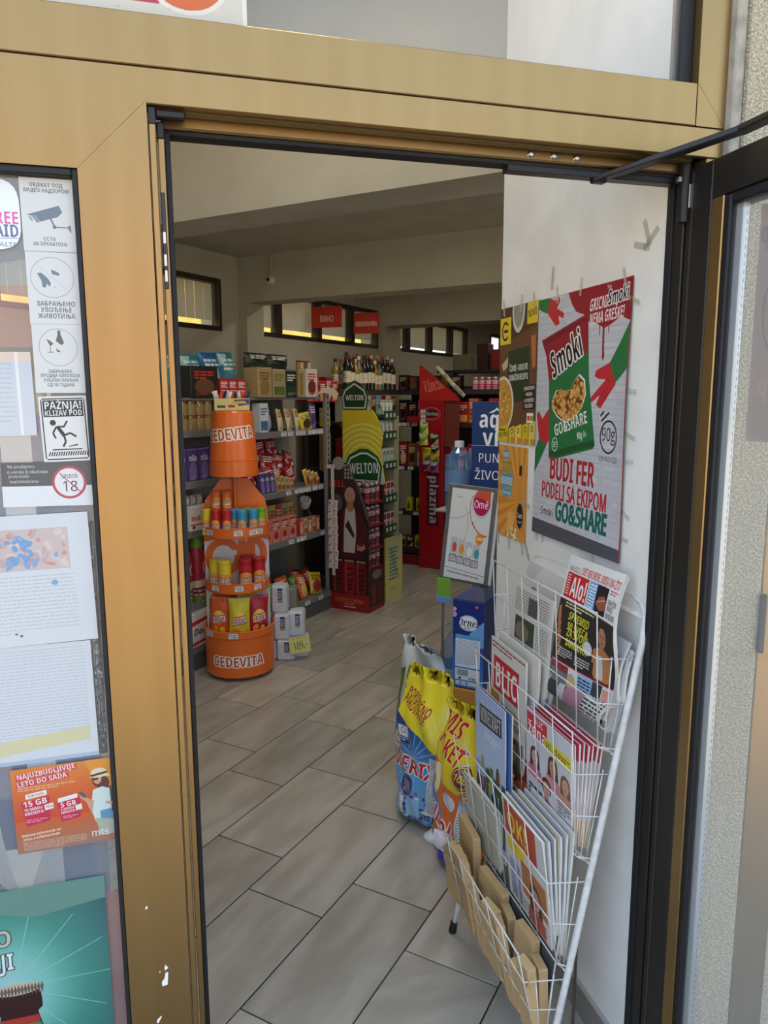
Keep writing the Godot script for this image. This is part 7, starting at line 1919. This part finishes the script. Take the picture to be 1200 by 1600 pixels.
	for k in hangs:
		one("snack_bag", pouch(), pk[k[0]], "%s snack bag hanging on the red stand" % k[3], "bag", sp(6.375, -2.985 + k[1], k[2]), Vector3(0, ACROSS, 0.04), "%s snack bags on the red stand" % k[3], Vector3(0.095, 0.12, 0.03))
	for k in 12:
		one("foil_bar", pouch(), mt([C(196, 190, 160), C(150, 156, 110), C(206, 200, 190)][k % 3], 0.2), "shiny bar heaped in the red stand's header", "bar", sp(6.36 + 0.02 * (k % 2), -2.84 + k * 0.018, 1.86 - k * 0.018), Vector3(0.3, ACROSS, 0.7), "shiny bars in the red stand's header", Vector3(0.04, 0.1, 0.02))

# ---------------------------------------------------------------- signs, camera
func small_things() -> void:
	var p := pic(256, 180, C(176, 44, 30))
	p.t("ВИНО", 130, 104, 74, C(226, 214, 206), {"f": 0, "w": 110})
	var sg := thing("hanging_sign", "red hanging sign reading wine in Cyrillic", "sign", sp(5.59, -3.62, 2.35), ACROSS)
	part(sg, "board", boxm(Vector3(0.28, 0.18, 0.006), 0.001), printed(p, 0.5), Vector3(0, 0, 0), Vector3(0, 0.25, 0))
	for x in [-0.13, 0.13]:
		part(sg, "cord", tubem([Vector3(x * 0.95, 0.09, 0), Vector3(x * 0.95, 0.365, 0)], 0.002, 5), mt(C(120, 116, 110), 0.7))
	p = pic(256, 190, C(186, 54, 34))
	p.t("АЛКОХОЛНА ПИЋА", 128, 100, 62, C(230, 220, 210), {"f": 1, "w": 220})
	sg = thing("hanging_sign", "orange red hanging sign reading spirits in Cyrillic", "sign", sp(6.16, -3.55, 2.34), ACROSS)
	part(sg, "board", boxm(Vector3(0.25, 0.19, 0.006), 0.001), printed(p, 0.5), Vector3.ZERO, Vector3(0, 0.2, 0))
	for x in [-0.11, 0.11]:
		part(sg, "cord", tubem([Vector3(x * 0.95, 0.095, 0), Vector3(x * 0.95, 0.375, 0)], 0.002, 5), mt(C(120, 116, 110), 0.7))
	# small camera on the second beam with its cable duct
	var c := thing("security_camera", "small round white camera on the second beam", "camera", sp(4.62, -3.476, 2.524), ACROSS)
	part(c, "dome", lathem([[0.0, 0.045], [0.018, 0.04], [0.03, 0.02], [0.032, 0.0]], 18), mt(C(206, 202, 190), 0.4), Vector3.ZERO, Vector3(PI / 2, 0, 0))
	part(c, "lens", lathem([[0.0, 0.052], [0.012, 0.05], [0.014, 0.042]], 14), mt(C(20, 20, 22), 0.1), Vector3.ZERO, Vector3(PI / 2, 0, 0))
	part(c, "cable_duct", bbm(Vector3(-0.008, 0.03, 0.0), Vector3(0.008, 0.2, 0.012)), inner_wall)
	part(c, "upper_duct", bbm(Vector3(-0.24, 0.188, 0.0), Vector3(0.008, 0.2, 0.012)), inner_wall)
